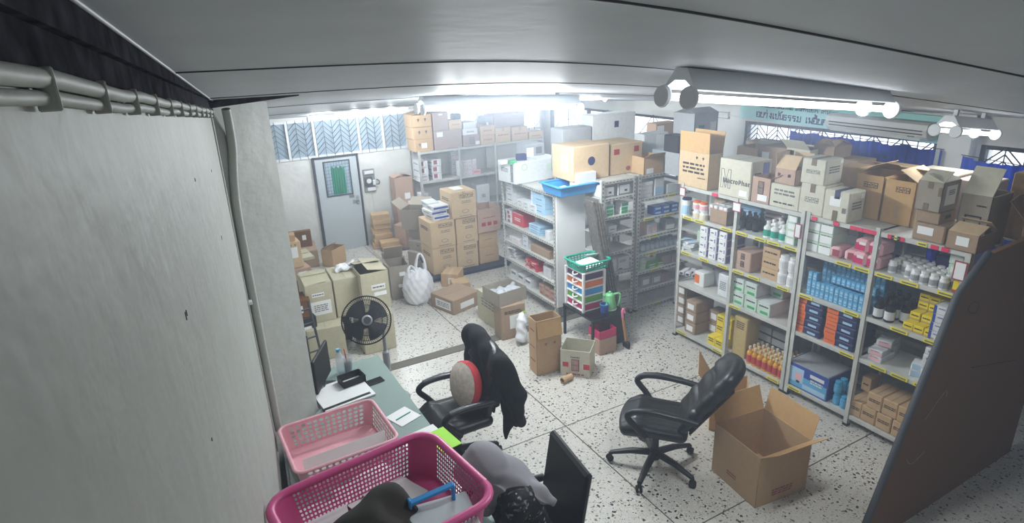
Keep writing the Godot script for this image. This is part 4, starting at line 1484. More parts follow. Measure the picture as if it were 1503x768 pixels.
# ---------------------------------------------------------------- the woman, and the jacket and cushion on the other chair
func people() -> void:
	# seated, facing the desk (towards -x), bent over it; seen from behind and above. Built facing local +z.
	var p := thing("person", "woman in a grey headscarf and black patterned top bent over the desk", "person", Vector3(1.36, 0, -2.54), -95)
	var hip := Vector3(0, 0.60, -0.06)
	var chest := Vector3(0, 0.93, 0.04)
	var neck := Vector3(0, 1.08, 0.13)
	var head := Vector3(0, 1.19, 0.24)
	var b := [[hip + Vector3(-0.10, 0, 0), 0.125, hip + Vector3(0.10, 0, 0), 0.125], [hip, 0.15, chest, 0.155], [chest + Vector3(-0.11, 0.05, -0.02), 0.12, chest + Vector3(0.11, 0.05, -0.02), 0.12], [chest, 0.13, neck, 0.065],
		[neck, 0.055, head + Vector3(0, -0.05, 0.0), 0.055], [neck + Vector3(-0.03, -0.03, 0), 0.06, Vector3(-0.175, 1.03, 0.09), 0.068], [neck + Vector3(0.03, -0.03, 0), 0.06, Vector3(0.175, 1.03, 0.09), 0.068]]
	for s in [-1, 1]:
		b.append([Vector3(s * 0.18, 1.03, 0.09), 0.062, Vector3(s * 0.24, 0.83, 0.22), 0.048])
		b.append([Vector3(s * 0.24, 0.83, 0.22), 0.046, Vector3(s * 0.15, 0.80, 0.42), 0.034])
		b.append([hip + Vector3(s * 0.09, -0.02, 0.02), 0.105, Vector3(s * 0.11, 0.57, 0.40), 0.075])
		b.append([Vector3(s * 0.11, 0.57, 0.40), 0.07, Vector3(s * 0.12, 0.14, 0.36), 0.045])
		b.append([Vector3(s * 0.12, 0.10, 0.34), 0.04, Vector3(s * 0.13, 0.05, 0.52), 0.035])
	put("body", nets_mesh(b, 0.013, 0.04), M.pattern_black, p)
	# head and face, leaning forward and down
	var tilt := Basis(Vector3.RIGHT, 0.55)
	var hb := [[head + tilt * Vector3(0, 0.03, -0.02), 0.088, head + tilt * Vector3(0, -0.03, 0.03), 0.072], [head + tilt * Vector3(0, -0.07, 0.045), 0.04, head + tilt * Vector3(0, -0.09, 0.06), 0.03], [head + tilt * Vector3(0, 0.005, 0.10), 0.012, head + tilt * Vector3(0, -0.028, 0.118), 0.016],
		[head + tilt * Vector3(-0.02, -0.058, 0.092), 0.010, head + tilt * Vector3(0.02, -0.058, 0.092), 0.010, 0.012], [head + tilt * Vector3(-0.035, 0.02, 0.075), 0.02, head + tilt * Vector3(0.035, 0.02, 0.075), 0.02, 0.015]]
	put("head", nets_mesh(hb, 0.006, 0.02), M.skin, p)
	for s in [-1, 1]:
		put("eye", lathe_mesh([V(0, -0.010), V(0.007, -0.007), V(0.010, 0), V(0.007, 0.007), V(0, 0.010)], 10), M.white, p).position = head + tilt * Vector3(s * 0.032, 0.004, 0.088)
		put("iris", lathe_mesh([V(0, -0.005), V(0.004, -0.003), V(0.005, 0), V(0.004, 0.003), V(0, 0.005)], 8), M.black, p).position = head + tilt * Vector3(s * 0.032, 0.004, 0.0945)
		# a hand resting on the desk: palm and five bent fingers
		var wr := Vector3(s * 0.15, 0.80, 0.42)
		var hand := [[wr, 0.028, wr + Vector3(-s * 0.02, -0.012, 0.07), 0.026], [wr + Vector3(-s * 0.035, -0.01, 0.06), 0.018, wr + Vector3(s * 0.012, -0.012, 0.065), 0.018]]
		for f in 4:
			var root := wr + Vector3(-s * (0.045 - f * 0.019), -0.012, 0.085 - absf(f - 1.3) * 0.006)
			var l: float = [0.036, 0.041, 0.038, 0.029][f]
			hand.append([root, 0.0095, root + Vector3(-s * 0.004, 0.006, l), 0.009, 0.006])
			hand.append([root + Vector3(-s * 0.004, 0.006, l), 0.009, root + Vector3(-s * 0.007, -0.016, l * 1.75), 0.0078, 0.004])
		hand.append([wr + Vector3(-s * 0.03, -0.006, 0.03), 0.013, wr + Vector3(-s * 0.065, -0.014, 0.065), 0.010, 0.01])
		hand.append([wr + Vector3(-s * 0.065, -0.014, 0.065), 0.0098, wr + Vector3(-s * 0.066, -0.018, 0.095), 0.0085, 0.004])
		put("hand", nets_mesh(hand, 0.004, 0.01), M.skin, p)
	# headscarf: round over the skull, falling over the shoulders to a pointed tail behind
	var sc := [[head + Vector3(0, 0.035, -0.03), 0.118, head + Vector3(0, 0.0, 0.035), 0.098], [head + Vector3(0, -0.02, -0.06), 0.11, neck + Vector3(0, -0.01, -0.06), 0.105], [neck + Vector3(0, 0, -0.03), 0.10, neck + Vector3(-0.10, -0.05, -0.03), 0.06], [neck + Vector3(0, 0, -0.03), 0.10, neck + Vector3(0.12, -0.06, -0.04), 0.06],
		[neck + Vector3(0.03, -0.01, -0.10), 0.075, neck + Vector3(0.15, -0.05, -0.18), 0.05], [neck + Vector3(0.15, -0.05, -0.18), 0.05, neck + Vector3(0.21, -0.09, -0.25), 0.026], [neck + Vector3(0, -0.02, 0.05), 0.08, neck + Vector3(0, -0.12, 0.08), 0.08],
		[head + tilt * Vector3(0, 0.075, 0.06), 0.03, head + tilt * Vector3(0, 0.08, 0.085), 0.015]]
	var fold := func(v: Vector3) -> Vector3:
		var u := v - head
		var k := clampf((0.06 - u.y) / 0.12, 0.0, 1.0)
		return v + Vector3(u.x, 0.2, u.z - 0.05).normalized() * (0.012 * k * sin(u.x * 30.0 + u.y * 60.0 - u.z * 45.0))
	put("headscarf", nets_mesh(sc, 0.010, 0.05, fold), M.scarf_grey, p)
	# jacket draped over the back of the second chair
	var jb := []
	var jt := Vector3(1.97, 1.10, -4.33)
	for i in 9:
		var s := i / 8.0
		var z := lerpf(-4.40, -3.86, s)
		var top := Vector3(1.95 + 0.01 * sin(s * 9.0), lerpf(1.05, 0.95, s * s), z)
		jb.append([top, 0.055, top + Vector3(-0.085, -0.30, 0.02), 0.03, 0.05])
		jb.append([top + Vector3(0.02, 0, 0), 0.05, top + Vector3(0.10, -0.28, 0.01), 0.045, 0.05])
		jb.append([top + Vector3(0.10, -0.28, 0.01), 0.045, top + Vector3(0.115, -0.52 - 0.05 * sin(s * 7.0), 0.03), 0.028, 0.05])
	jb.append([Vector3(1.94, 1.06, -4.38), 0.075, Vector3(1.96, 1.05, -4.24), 0.07, 0.06])
	# the near sleeve and the pointed front panel
	jb.append([Vector3(1.98, 0.97, -3.88), 0.075, Vector3(2.02, 0.74, -3.74), 0.07, 0.05])
	jb.append([Vector3(2.02, 0.74, -3.74), 0.068, Vector3(2.05, 0.46, -3.76), 0.05, 0.03])
	jb.append([Vector3(2.06, 0.62, -3.98), 0.07, Vector3(2.04, 0.38, -3.93), 0.045, 0.04])
	jb.append([Vector3(2.04, 0.38, -3.93), 0.045, Vector3(2.0, 0.22, -3.92), 0.014, 0.03])
	var crease := func(v: Vector3) -> Vector3:
		return v + Vector3(1, 0, 0) * (0.010 * sin(v.z * 38.0 + v.y * 14.0) + 0.006 * sin(v.y * 40.0 + v.z * 21.0))
	var j := put("jacket", nets_mesh(jb, 0.014, 0.04, crease), M.cloth_black)
	tag(j, "black jacket draped over the back of the desk chair, a sleeve hanging", "jacket")
	# round cushion with a red rim propped on that chair
	var cu := thing("cushion", "round cushion with a red edge propped on the jacket chair", "cushion", Vector3(1.74, 0.73, -4.14))
	cu.basis = Basis(Vector3.UP, deg_to_rad(8)) * Basis(Vector3.BACK, deg_to_rad(76))
	put("face", lathe_mesh([V(0, 0.075), V(0.10, 0.068), V(0.175, 0.035), V(0.19, 0.025)], 28, Transform3D(), true), M.cushion_print, cu)
	put("face", lathe_mesh([V(0.19, -0.045), V(0.175, -0.055), V(0.10, -0.085), V(0, -0.09)], 28, Transform3D(), true), M.cushion_print, cu)
	put("edge_band", lathe_mesh([V(0.19, -0.047), V(0.20, -0.03), V(0.20, 0.01), V(0.19, 0.027)], 28, Transform3D(), true), M.scarf_red, cu)
	for a in [0.9, 2.2]:
		put("printed_ring", mark_mesh("ring", 0.03, 0.03), M.print, cu).transform = Transform3D(Basis(Vector3.RIGHT, -PI / 2), Vector3(cos(a) * 0.09, 0.073, sin(a) * 0.09))


# ---------------------------------------------------------------- single things called from the lists below
func letter_print(at: Vector3, w: float, h: float) -> void:      # the print on the white carton's front
	var o: Node3D
	for c in get_children():
		if c.has_meta("label") and String(c.get_meta("label")).begins_with("white carton with an outlined"):
			o = c
	var d: float = 0.151
	for e in [["MacroPhar", 0.12, Vector3(0.025, h * 0.42, d), "print"]]:
		var tm := TextMesh.new()
		tm.text = e[0]
		var f := SystemFont.new()
		f.font_names = PackedStringArray(["Droid Sans"])
		f.font_weight = 700
		tm.font = f
		tm.font_size = 32
		tm.pixel_size = e[1] / 32.0
		tm.depth = 0.002
		tm.curve_step = 1.5
		var t := put("lettering", tm, M[e[3]], o)
		t.position = e[2]
		t.scale = Vector3.ONE * minf(1.0, w * 0.84 / maxf(tm.get_aabb().size.x, 0.01))
	var st := begin()
	var k := h * 0.5
	var x0 := -w * 0.42
	var e := 0.006
	for q in [[0.0, 0.0, 0.0, 1.0], [0.0, 1.0, 0.16, 1.0], [0.16, 1.0, 0.32, 0.35], [0.32, 0.35, 0.48, 1.0], [0.48, 1.0, 0.64, 1.0], [0.64, 1.0, 0.64, 0.0], [0.64, 0.0, 0.48, 0.0], [0.48, 0.0, 0.48, 0.55], [0.48, 0.55, 0.32, 0.0], [0.32, 0.0, 0.16, 0.55], [0.16, 0.55, 0.16, 0.0], [0.16, 0.0, 0.0, 0.0]]:
		var a := Vector2(x0 + q[0] * k, h * 0.22 + q[1] * k)
		var b := Vector2(x0 + q[2] * k, h * 0.22 + q[3] * k)
		box(st, Vector3((a.x + b.x) / 2, (a.y + b.y) / 2, d - 0.0005), Vector3(a.distance_to(b) + e, e, 0.0015), Basis(Vector3.BACK, (b - a).angle()))
	put("outlined_letter", done(st), M.print_grey, o)


func rack_tray() -> void:
	var r := thing("tray", "blue plastic tray on top of the sideways rack's near end", "tray", Vector3(4.15, 1.70, -6.06), 0)
	var w := 0.60
	var d := 0.42
	var h := 0.12
	var st := begin()
	var k := 0.90
	for s in [[-1, 0], [1, 0], [0, -1], [0, 1]]:
		var n := Vector3(s[0], 0, s[1])
		var t := Vector3(s[1], 0, -s[0])
		var half := Vector3(w / 2, 0, d / 2)
		var off: float = absf(n.dot(half))
		var lat: float = absf(t.dot(half))
		var a := [n * off * k - t * lat * k, n * off * k + t * lat * k, n * off + t * lat + Vector3(0, h, 0), n * off - t * lat + Vector3(0, h, 0)]
		quad(st, a[0], a[1], a[2], a[3])
		var i := -n * 0.006
		quad(st, a[3] + i, a[2] + i, a[1] + i, a[0] + i)
		cbox(st, n * (off + 0.008) + Vector3(0, h, 0), Vector3(absf(t.x) * w + absf(n.x) * 0.03 + 0.02, 0.014, absf(t.z) * d + absf(n.z) * 0.03 + 0.02), 0.005)
	put("body", done(st), M.tray_blue, r)
	put("bottom", cbox_mesh(Vector3(w * k, 0.008, d * k), 0.002), M.tray_blue, r)
	var b := carton("plain white box standing in the blue tray", Vector3(4.26, 1.71, -5.96), Vector3(0.27, 0.24, 0.18), 0, "white", {"name": "white_box", "cat": "box", "bev": 0.004})
	b.get_node("body").set_meta("label", "white box body")
	sheet("crumpled white paper lying in the blue tray", Vector3(3.98, 1.76, -5.98), Vector2(0.2, 0.12), 20, 0.02, "paper", 8)


func pallet() -> void:
	var p := thing("floor_pallet", "low dark navy pallet under the kraft carton stack", "pallet", Vector3(3.75, 0, -8.62))
	put("deck", cbox_mesh(Vector3(1.45, 0.02, 0.70), 0.004), M.mat_navy, p).position = Vector3(0, 0.04, 0)
	for k in 3:
		put("runner", cbox_mesh(Vector3(1.40, 0.04, 0.06), 0.004), M.mat_navy, p).position = Vector3(0, 0, -0.30 + k * 0.30)


func wall_mat() -> void:
	var o := put("door_mat", cbox_mesh(Vector3(0.62, 0.012, 0.62), 0.004), M.mat_plum)
	o.position = Vector3(3.42, 0, -10.38)
	o.rotation_degrees.y = -6
	tag(o, "dark plum mat under the stepped pile of flat tan boxes", "mat")


func narrow_pile() -> void:
	# things stacked in the gap between the pier and the cream cartons
	var y := 0.0
	var k := 0
	for q in [[0.30, "charcoal", "dark crate at the foot of the narrow pile behind the pier"], [0.16, "kraft_dark", "dark brown box low in the narrow pile behind the pier"], [0.16, "kraft_pink", "reddish box in the narrow pile behind the pier"]]:
		carton(q[2], Vector3(1.13 + 0.01 * k, y, -8.5), Vector3(0.30, q[0], 0.34), 3 * k, q[1], {"seam": true, "m": ["f paper 0.1 0 0.4 0.4"]})
		y += q[0]
		k += 1
	carton("top kraft box with a white label in the narrow pile", Vector3(1.13, 0.62, -8.5), Vector3(0.20, 0.38, 0.24), 2, "kraft_light", {"m": ["f paper 0 0.1 0.5 0.4", "f arrows 0 0.38 0.4 0.08"]})
	carton("little tan box on the very top of the narrow pile", Vector3(1.12, 1.0, -8.5), Vector3(0.14, 0.09, 0.16), -6, "kraft", {})
	# a folded wire trolley and dark clutter beside the desk end
	var t := thing("trolley", "dark folded trolley frame in the gap behind the pier", "trolley", Vector3(0.80, 0, -6.1), 12)
	for s in [-1, 1]:
		put("upright", tube_mesh([Vector3(s * 0.13, 0.02, 0.10), Vector3(s * 0.13, 0.95, -0.12)], 0.014, 8), M.frame_dark, t)
	for i in 6:
		put("rung", tube_mesh([Vector3(-0.13, 0.12 + i * 0.15, 0.08 - i * 0.035), Vector3(0.13, 0.12 + i * 0.15, 0.08 - i * 0.035)], 0.009, 6), M.frame_dark, t)
	put("plate", cbox_mesh(Vector3(0.30, 0.02, 0.22), 0.005), M.jade, t)
	carton("dark grey box behind the folded trolley", Vector3(0.85, 0, -6.9), Vector3(0.34, 0.55, 0.34), 6, "charcoal", {"m": ["f paper 0.1 0.2 0.4 0.2"]})
	carton("brown box on the dark grey box behind the trolley", Vector3(0.86, 0.55, -6.9), Vector3(0.30, 0.22, 0.30), -5, "kraft_dark", {"m": ["f paper 0 0 0.4 0.4"]})


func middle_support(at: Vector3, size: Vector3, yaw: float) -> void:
	carton("dark block filling the shadowed gap under the middle cream carton", Vector3(at.x - 0.035, 0, at.z - 0.1), Vector3(0.115, at.y, size.z * 0.6), yaw, "charcoal", {"name": "crate", "cat": "crate"})  # charcoal block stands in for the shaded gap and carries the carton above


func blob_mesh(w: float, h: float, d: float, sd: int, cell := 0.02, bumps := 14) -> Mesh:
	var r := RandomNumberGenerator.new()
	r.seed = sd
	var b := []
	for i in bumps:
		var p := Vector3(r.randf_range(-0.5, 0.5) * w * 0.8, 0, r.randf_range(-0.5, 0.5) * d * 0.8)
		b.append([p + Vector3(0, h * 0.25, 0), h * 0.25, p + Vector3(r.randf_range(-0.05, 0.05), h * r.randf_range(0.4, 0.7), r.randf_range(-0.05, 0.05)), h * r.randf_range(0.14, 0.3)])
	var wob := func(v: Vector3) -> Vector3:
		return v + Vector3(sin(v.y * 60 + v.z * 45), sin(v.x * 55 + v.z * 38) * 0.6, sin(v.x * 48 + v.y * 52)) * 0.006
	return nets_mesh(b, cell, 0.03, wob)


func parcel(at: Vector3) -> void:
	var o := put("parcel", blob_mesh(0.30, 0.09, 0.22, 4, 0.012), M.plastic_bag)
	o.position = at
	tag(o, "flat white plastic mail parcel lying on the middle cream carton", "parcel")


func carrier_bag(at: Vector3) -> void:
	var t := thing("carrier_bag", "full white plastic carrier bag with its handles up on the floor", "bag", at)
	var st := begin()
	st.set_smooth_group(0)
	var n := 48
	var m := 26
	var prof := [V(0.0, 0.0), V(0.14, 0.0), V(0.19, 0.05), V(0.215, 0.18), V(0.22, 0.30), V(0.19, 0.40), V(0.16, 0.45), V(0.12, 0.50)]
	var pt := func(i: int, j: int) -> Vector3:
		var u: float = float(j) / m * (prof.size() - 1)
		var k := mini(int(u), prof.size() - 2)
		var q: Vector2 = (prof[k] as Vector2).lerp(prof[k + 1], u - k)
		var a := TAU * i / n
		var w := 1.0 + 0.05 * sin(a * 7 + q.y * 18) + 0.03 * sin(a * 13 - q.y * 40) + 0.02 * sin(a * 3 + q.y * 70)
		return Vector3(cos(a) * q.x * w * 1.0, q.y + 0.012 * sin(a * 5 + q.y * 9) * minf(q.x * 5, 1), sin(a) * q.x * w * 0.78)
	for j in m:
		for i in n:
			quad(st, pt.call(i, j), pt.call(i, j + 1), pt.call((i + 1) % n, j + 1), pt.call((i + 1) % n, j))
	put("body", done(st), M.plastic_bag, t)
	for s in [0, 1]:
		var hd := begin()
		var c: Array = [curve([Vector3(-0.15, 0.42, 0.04), Vector3(-0.13, 0.53, 0.02), Vector3(-0.09, 0.57, 0.0), Vector3(-0.05, 0.54, 0.01), Vector3(-0.04, 0.46, 0.03)], 5), curve([Vector3(-0.02, 0.44, -0.03), Vector3(0.02, 0.60, -0.04), Vector3(0.06, 0.70, -0.04), Vector3(0.10, 0.69, -0.04), Vector3(0.13, 0.58, -0.03), Vector3(0.13, 0.42, -0.02)], 5)][s]
		tube(hd, c, [0.06, 0.055, 0.05, 0.045, 0.042, 0.04, 0.036, 0.032, 0.03, 0.028, 0.028, 0.028, 0.03, 0.032, 0.036, 0.04, 0.042, 0.045, 0.05, 0.055, 0.06, 0.06, 0.06, 0.06, 0.06, 0.06].slice(0, c.size()), 8, 0.4)
		put("handle", done(hd), M.plastic_bag, t)
	put("printed_strip", tube_mesh([Vector3(0.075, 0.66, -0.012), Vector3(0.10, 0.58, -0.005)], 0.012, 6), M.charcoal, t)
	put("knot", blob_mesh(0.16, 0.10, 0.12, 8, 0.012, 8), M.plastic_bag, t).position = Vector3(0.02, 0.44, 0.02)


func bubble_wrap(at: Vector3, size: Vector3) -> void:
	var o := put("bubble_wrap", blob_mesh(size.x * 0.82, 0.17, size.z * 0.85, 12, 0.014, 22), M.bubble)
	o.position = at
	tag(o, "heap of clear bubble wrap in the shallow grey tray", "bubble wrap")


func waste_bag(at: Vector3) -> void:
	var t := thing("waste_bag", "crumpled white plastic bag tucked behind the tall kraft carton", "bag", at + Vector3(0.02, 0, 0))
	put("body", nets_mesh([[Vector3(0, 0.09, 0), 0.075, Vector3(0.01, 0.28, -0.02), 0.055], [Vector3(0.01, 0.28, -0.02), 0.05, Vector3(0.05, 0.34, -0.06), 0.04]], 0.016, 0.04, func(v: Vector3) -> Vector3: return v + Vector3(sin(v.y * 50), 0, sin(v.y * 43 + v.x * 60)) * 0.008), M.plastic_bag, t)
	put("yellow_rim", tube_mesh(curve([Vector3(0.02, 0.33, -0.05), Vector3(0.06, 0.37, -0.08), Vector3(0.12, 0.36, -0.10)], 4), 0.012, 8, 0.5), M.lime, t)


func cardboard_sheet() -> void:
	var t := thing("cardboard_sheet", "huge dark brown cardboard sheet standing at the right edge of the picture", "cardboard", Vector3(0, 0, -1.74))
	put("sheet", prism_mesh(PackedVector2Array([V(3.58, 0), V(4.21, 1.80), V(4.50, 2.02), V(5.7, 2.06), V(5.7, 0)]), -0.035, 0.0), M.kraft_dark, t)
	var f := begin()
	tube(f, [Vector3(3.57, 0.0, -0.018), Vector3(4.205, 1.80, -0.018), Vector3(4.50, 2.025, -0.018)], 0.024, 6)
	put("folded_edge", done(f), M.frame_dark, t)
	put("pen_mark", mark_mesh("ring", 0.16, 0.09), M.print, t).transform = Transform3D(Basis(Vector3.BACK, -0.3), Vector3(4.42, 1.66, 0.0))
	put("crease", tube_mesh([Vector3(4.6, 1.15, 0.001), Vector3(5.3, 1.0, 0.001)], 0.003, 5), M.print, t)
	put("scratch", tube_mesh(curve([Vector3(3.98, 0.62, 0.001), Vector3(4.05, 0.56, 0.001), Vector3(4.2, 0.60, 0.001)], 5), 0.003, 5), M.kraft_grey, t)
	put("scratch", tube_mesh(curve([Vector3(4.1, 0.9, 0.001), Vector3(4.3, 1.06, 0.001), Vector3(4.33, 1.0, 0.001)], 5), 0.003, 5), M.kraft_grey, t)


func cabinet() -> void:
	var t := thing("desk_cabinet", "grey steel cabinet on the desk hidden under the deep pink basket", "cabinet", Vector3(0.48, 0.7525, -2.08), 8)
	put("body", cbox_mesh(Vector3(0.58, 0.64, 0.42), 0.006), M.steel, t)
	for s in [-1, 1]:
		var d := begin()
		cbox(d, Vector3(s * 0.142, 0.32, 0.214), Vector3(0.27, 0.60, 0.012), 0.003)
		var dr := put("door", done(d), M.frame_white, t)
		var h := begin()
		cbox(h, Vector3(s * 0.03, 0.34, 0.226), Vector3(0.012, 0.09, 0.014), 0.003)
		put("handle", done(h), M.frame_dark, dr)


func basket_contents(bag_at: Vector3, tub_at: Vector3) -> void:
	var b := put("cloth_bag", nets_mesh([[Vector3(-0.12, 0, 0.06), 0.06, Vector3(0.10, 0.02, 0.0), 0.075], [Vector3(0.10, 0.02, 0), 0.07, Vector3(0.20, -0.03, 0.08), 0.03], [Vector3(0, 0, 0.1), 0.09, Vector3(0.1, -0.04, 0.16), 0.07]], 0.012, 0.06, func(v: Vector3) -> Vector3: return v + Vector3(0, 0.004 * sin(v.x * 45), 0)), mat("cloth_brown", Color(0.20, 0.18, 0.165), 0.9))
	b.position = bag_at + Vector3(0, -0.02, 0)
	tag(b, "dark brown cloth bag slumped in the deep pink basket", "bag")
	var t := thing("food_box", "translucent white lidded box with a blue carrying handle in the basket", "box", tub_at + Vector3(0, -0.15, 0), -8)
	put("body", cbox_mesh(Vector3(0.26, 0.13, 0.20), 0.02), M.tub_plastic, t)
	put("lid", cbox_mesh(Vector3(0.28, 0.02, 0.22), 0.008), M.tub_plastic, t).position = Vector3(0, 0.13, 0)
	var h := begin()
	cbox(h, Vector3(-0.02, 0.205, -0.08), Vector3(0.20, 0.014, 0.035), 0.005, Basis(Vector3.BACK, 0.18))
	cbox(h, Vector3(-0.115, 0.165, -0.08), Vector3(0.014, 0.09, 0.03), 0.004)
	cbox(h, Vector3(0.075, 0.185, -0.08), Vector3(0.014, 0.09, 0.03), 0.004)
	put("handle", done(h), M.tray_blue, t)
	put("teal_packet", cbox_mesh(Vector3(0.12, 0.04, 0.10), 0.01), M.teal, t).position = Vector3(-0.03, 0.03, 0.02)


func desk_things() -> void:
	var p: Node3D
	basket("pale pink round-holed basket on the desk against the pier", Vector3(0.585, 0.7525, -3.70), Vector3(0.66, 0.19, 0.57), 2, "basket_pink", 13, 5, 0.010)
	sheet("large curling white paper standing in the pale pink basket", Vector3(0.60, 0.84, -3.52), Vector2(0.56, 0.20), 3, 0.003, "paper", 62)
	cabinet()
	basket("deep pink fine-meshed basket at the bottom edge of the picture", Vector3(0.47, 1.40, -2.12), Vector3(0.78, 0.21, 0.60), 8, "basket_magenta", 30, 8, 0.016, "round")
	sheet("open white notebook pages on the desk left of the phone", Vector3(0.806, 0.758, -4.518), Vector2(0.42, 0.4), 6, 0.012, "paper", 0)
	sheet("black clip board lying under the notebook's near edge", Vector3(0.802, 0.759, -4.352), Vector2(0.4, 0.03), 8, 0.014, "black", 0)
	sheet("small white note paper with a pen on the desk", Vector3(1.123, 0.754, -3.925), Vector2(0.19, 0.2), 20, 0.003, "paper", 0)
	sheet("white printed paper near the desk corner", Vector3(1.145, 0.754, -3.578), Vector2(0.3, 0.22), 8, 0.004, "paper", 0)
	sheet("bright lime green folder sticking out over the desk edge", Vector3(1.268, 0.755, -3.491), Vector2(0.16, 0.26), 8, 0.006, "lime", 0)
	p = thing("pen", "thin teal pen lying on the small white note", "pen", Vector3(1.123, 0.76, -3.925), 20)
	put("barrel", tube_mesh([Vector3(-0.07, 0, 0), Vector3(0.06, 0, 0)], 0.005, 8), M.teal, p)
	put("tip", tube_mesh([Vector3(0.06, 0, 0), Vector3(0.075, 0, 0)], [0.005, 0.001], 8), M.black, p)
	p = thing("phone", "dark mobile phone lying on the glass desk top", "phone", Vector3(1.071, 0.752, -4.552), 8)
	put("body", cbox_mesh(Vector3(0.19, 0.014, 0.085), 0.005), M.charcoal, p)
	put("screen", mark_mesh("band", 0.17, 0.072), M.black_glossy, p).transform = Transform3D(Basis(Vector3.RIGHT, -PI / 2), Vector3(0, 0.0135, 0))
	p = carton("black desk organiser tray beside the phone", Vector3(0.918, 0.752, -4.637), Vector3(0.20, 0.08, 0.14), 8, "black", {"name": "desk_tray", "cat": "tray", "open": [-1, -1, -1, -1]})
	p.get_node("body").set_meta("label", "black plastic tray body")
	p = thing("monitor", "dark thin screen seen edge-on near the pier", "monitor", Vector3(0.699, 0.752, -4.699), 62)
	p.rotation_degrees.x = 0
	put("screen", cbox_mesh(Vector3(0.40, 0.30, 0.025), 0.006), M.black, p).position = Vector3(0, 0.05, 0)
	put("back_cover", cbox_mesh(Vector3(0.30, 0.20, 0.02), 0.008), M.charcoal, p).position = Vector3(0, 0.1, -0.02)
	put("foot", cbox_mesh(Vector3(0.20, 0.012, 0.14), 0.004), M.black, p)
	put("neck", cbox_mesh(Vector3(0.05, 0.08, 0.02), 0.004), M.black, p)
	vessel("water_bottle", "clear water bottle with a blue cap on the desk", "bottle", Vector3(0.882, 0.752, -4.864), [["body", "clear_plastic", [V(0, 0), V(0.034, 0), V(0.036, 0.02), V(0.036, 0.16), V(0.016, 0.21), V(0.014, 0.225), V(0, 0.225)]], ["cap", "sky_blue", [V(0.017, 0.215), V(0.017, 0.24), V(0, 0.241)]]])
	p = vessel("plastic_cup", "clear plastic cup of brown drink with a red straw", "cup", Vector3(0.949, 0.752, -4.863), [["cup", "clear_plastic", [V(0, 0), V(0.032, 0), V(0.045, 0.15), V(0.043, 0.15)]], ["drink", "bottle_dark", [V(0, 0.005), V(0.030, 0.005), V(0.037, 0.08), V(0, 0.08)]]])
	put("straw", tube_mesh([Vector3(0.0, 0.02, 0.0), Vector3(-0.015, 0.22, -0.01)], 0.005, 6), M.red, p)
	vessel("pump_bottle", "blue gel pump bottle half hidden by the pier", "bottle", Vector3(0.65, 0.752, -4.693), [["body", "clear_plastic", [V(0, 0), V(0.045, 0), V(0.045, 0.13), V(0.02, 0.16), V(0, 0.16)]], ["gel", "aqua", [V(0, 0.004), V(0.041, 0.004), V(0.041, 0.09), V(0, 0.09)]], ["pump", "white", [V(0.018, 0.155), V(0.018, 0.18), V(0.006, 0.185), V(0.006, 0.21), V(0, 0.21)]]])
	p = sheet("blue edged printed form lying in the deep pink basket", Vector3(0.507, 1.415, -2.453), Vector2(0.3, 0.24), 18, 0.006)
	put("printed_text", mark_mesh("bars", 0.24, 0.168), M.print_grey, p).transform = Transform3D(Basis(Vector3.RIGHT, -PI / 2), Vector3(0, 0.003, 0))
	p = sheet("white printed sheet in the left of the deep pink basket", Vector3(0.254, 1.423, -2.345), Vector2(0.22, 0.24), -6, 0.006)
	put("printed_text", mark_mesh("bars", 0.176, 0.168), M.print_grey, p).transform = Transform3D(Basis(Vector3.RIGHT, -PI / 2), Vector3(0, 0.003, 0))
	p = sheet("white printed sheet lying askew among the basket papers", Vector3(0.586, 1.431, -2.332), Vector2(0.2, 0.24), 24, 0.006)
	put("printed_text", mark_mesh("bars", 0.16, 0.168), M.print_grey, p).transform = Transform3D(Basis(Vector3.RIGHT, -PI / 2), Vector3(0, 0.003, 0))
	basket_contents(Vector3(0.393, 1.58, -2.115), Vector3(0.672, 1.56, -1.947))


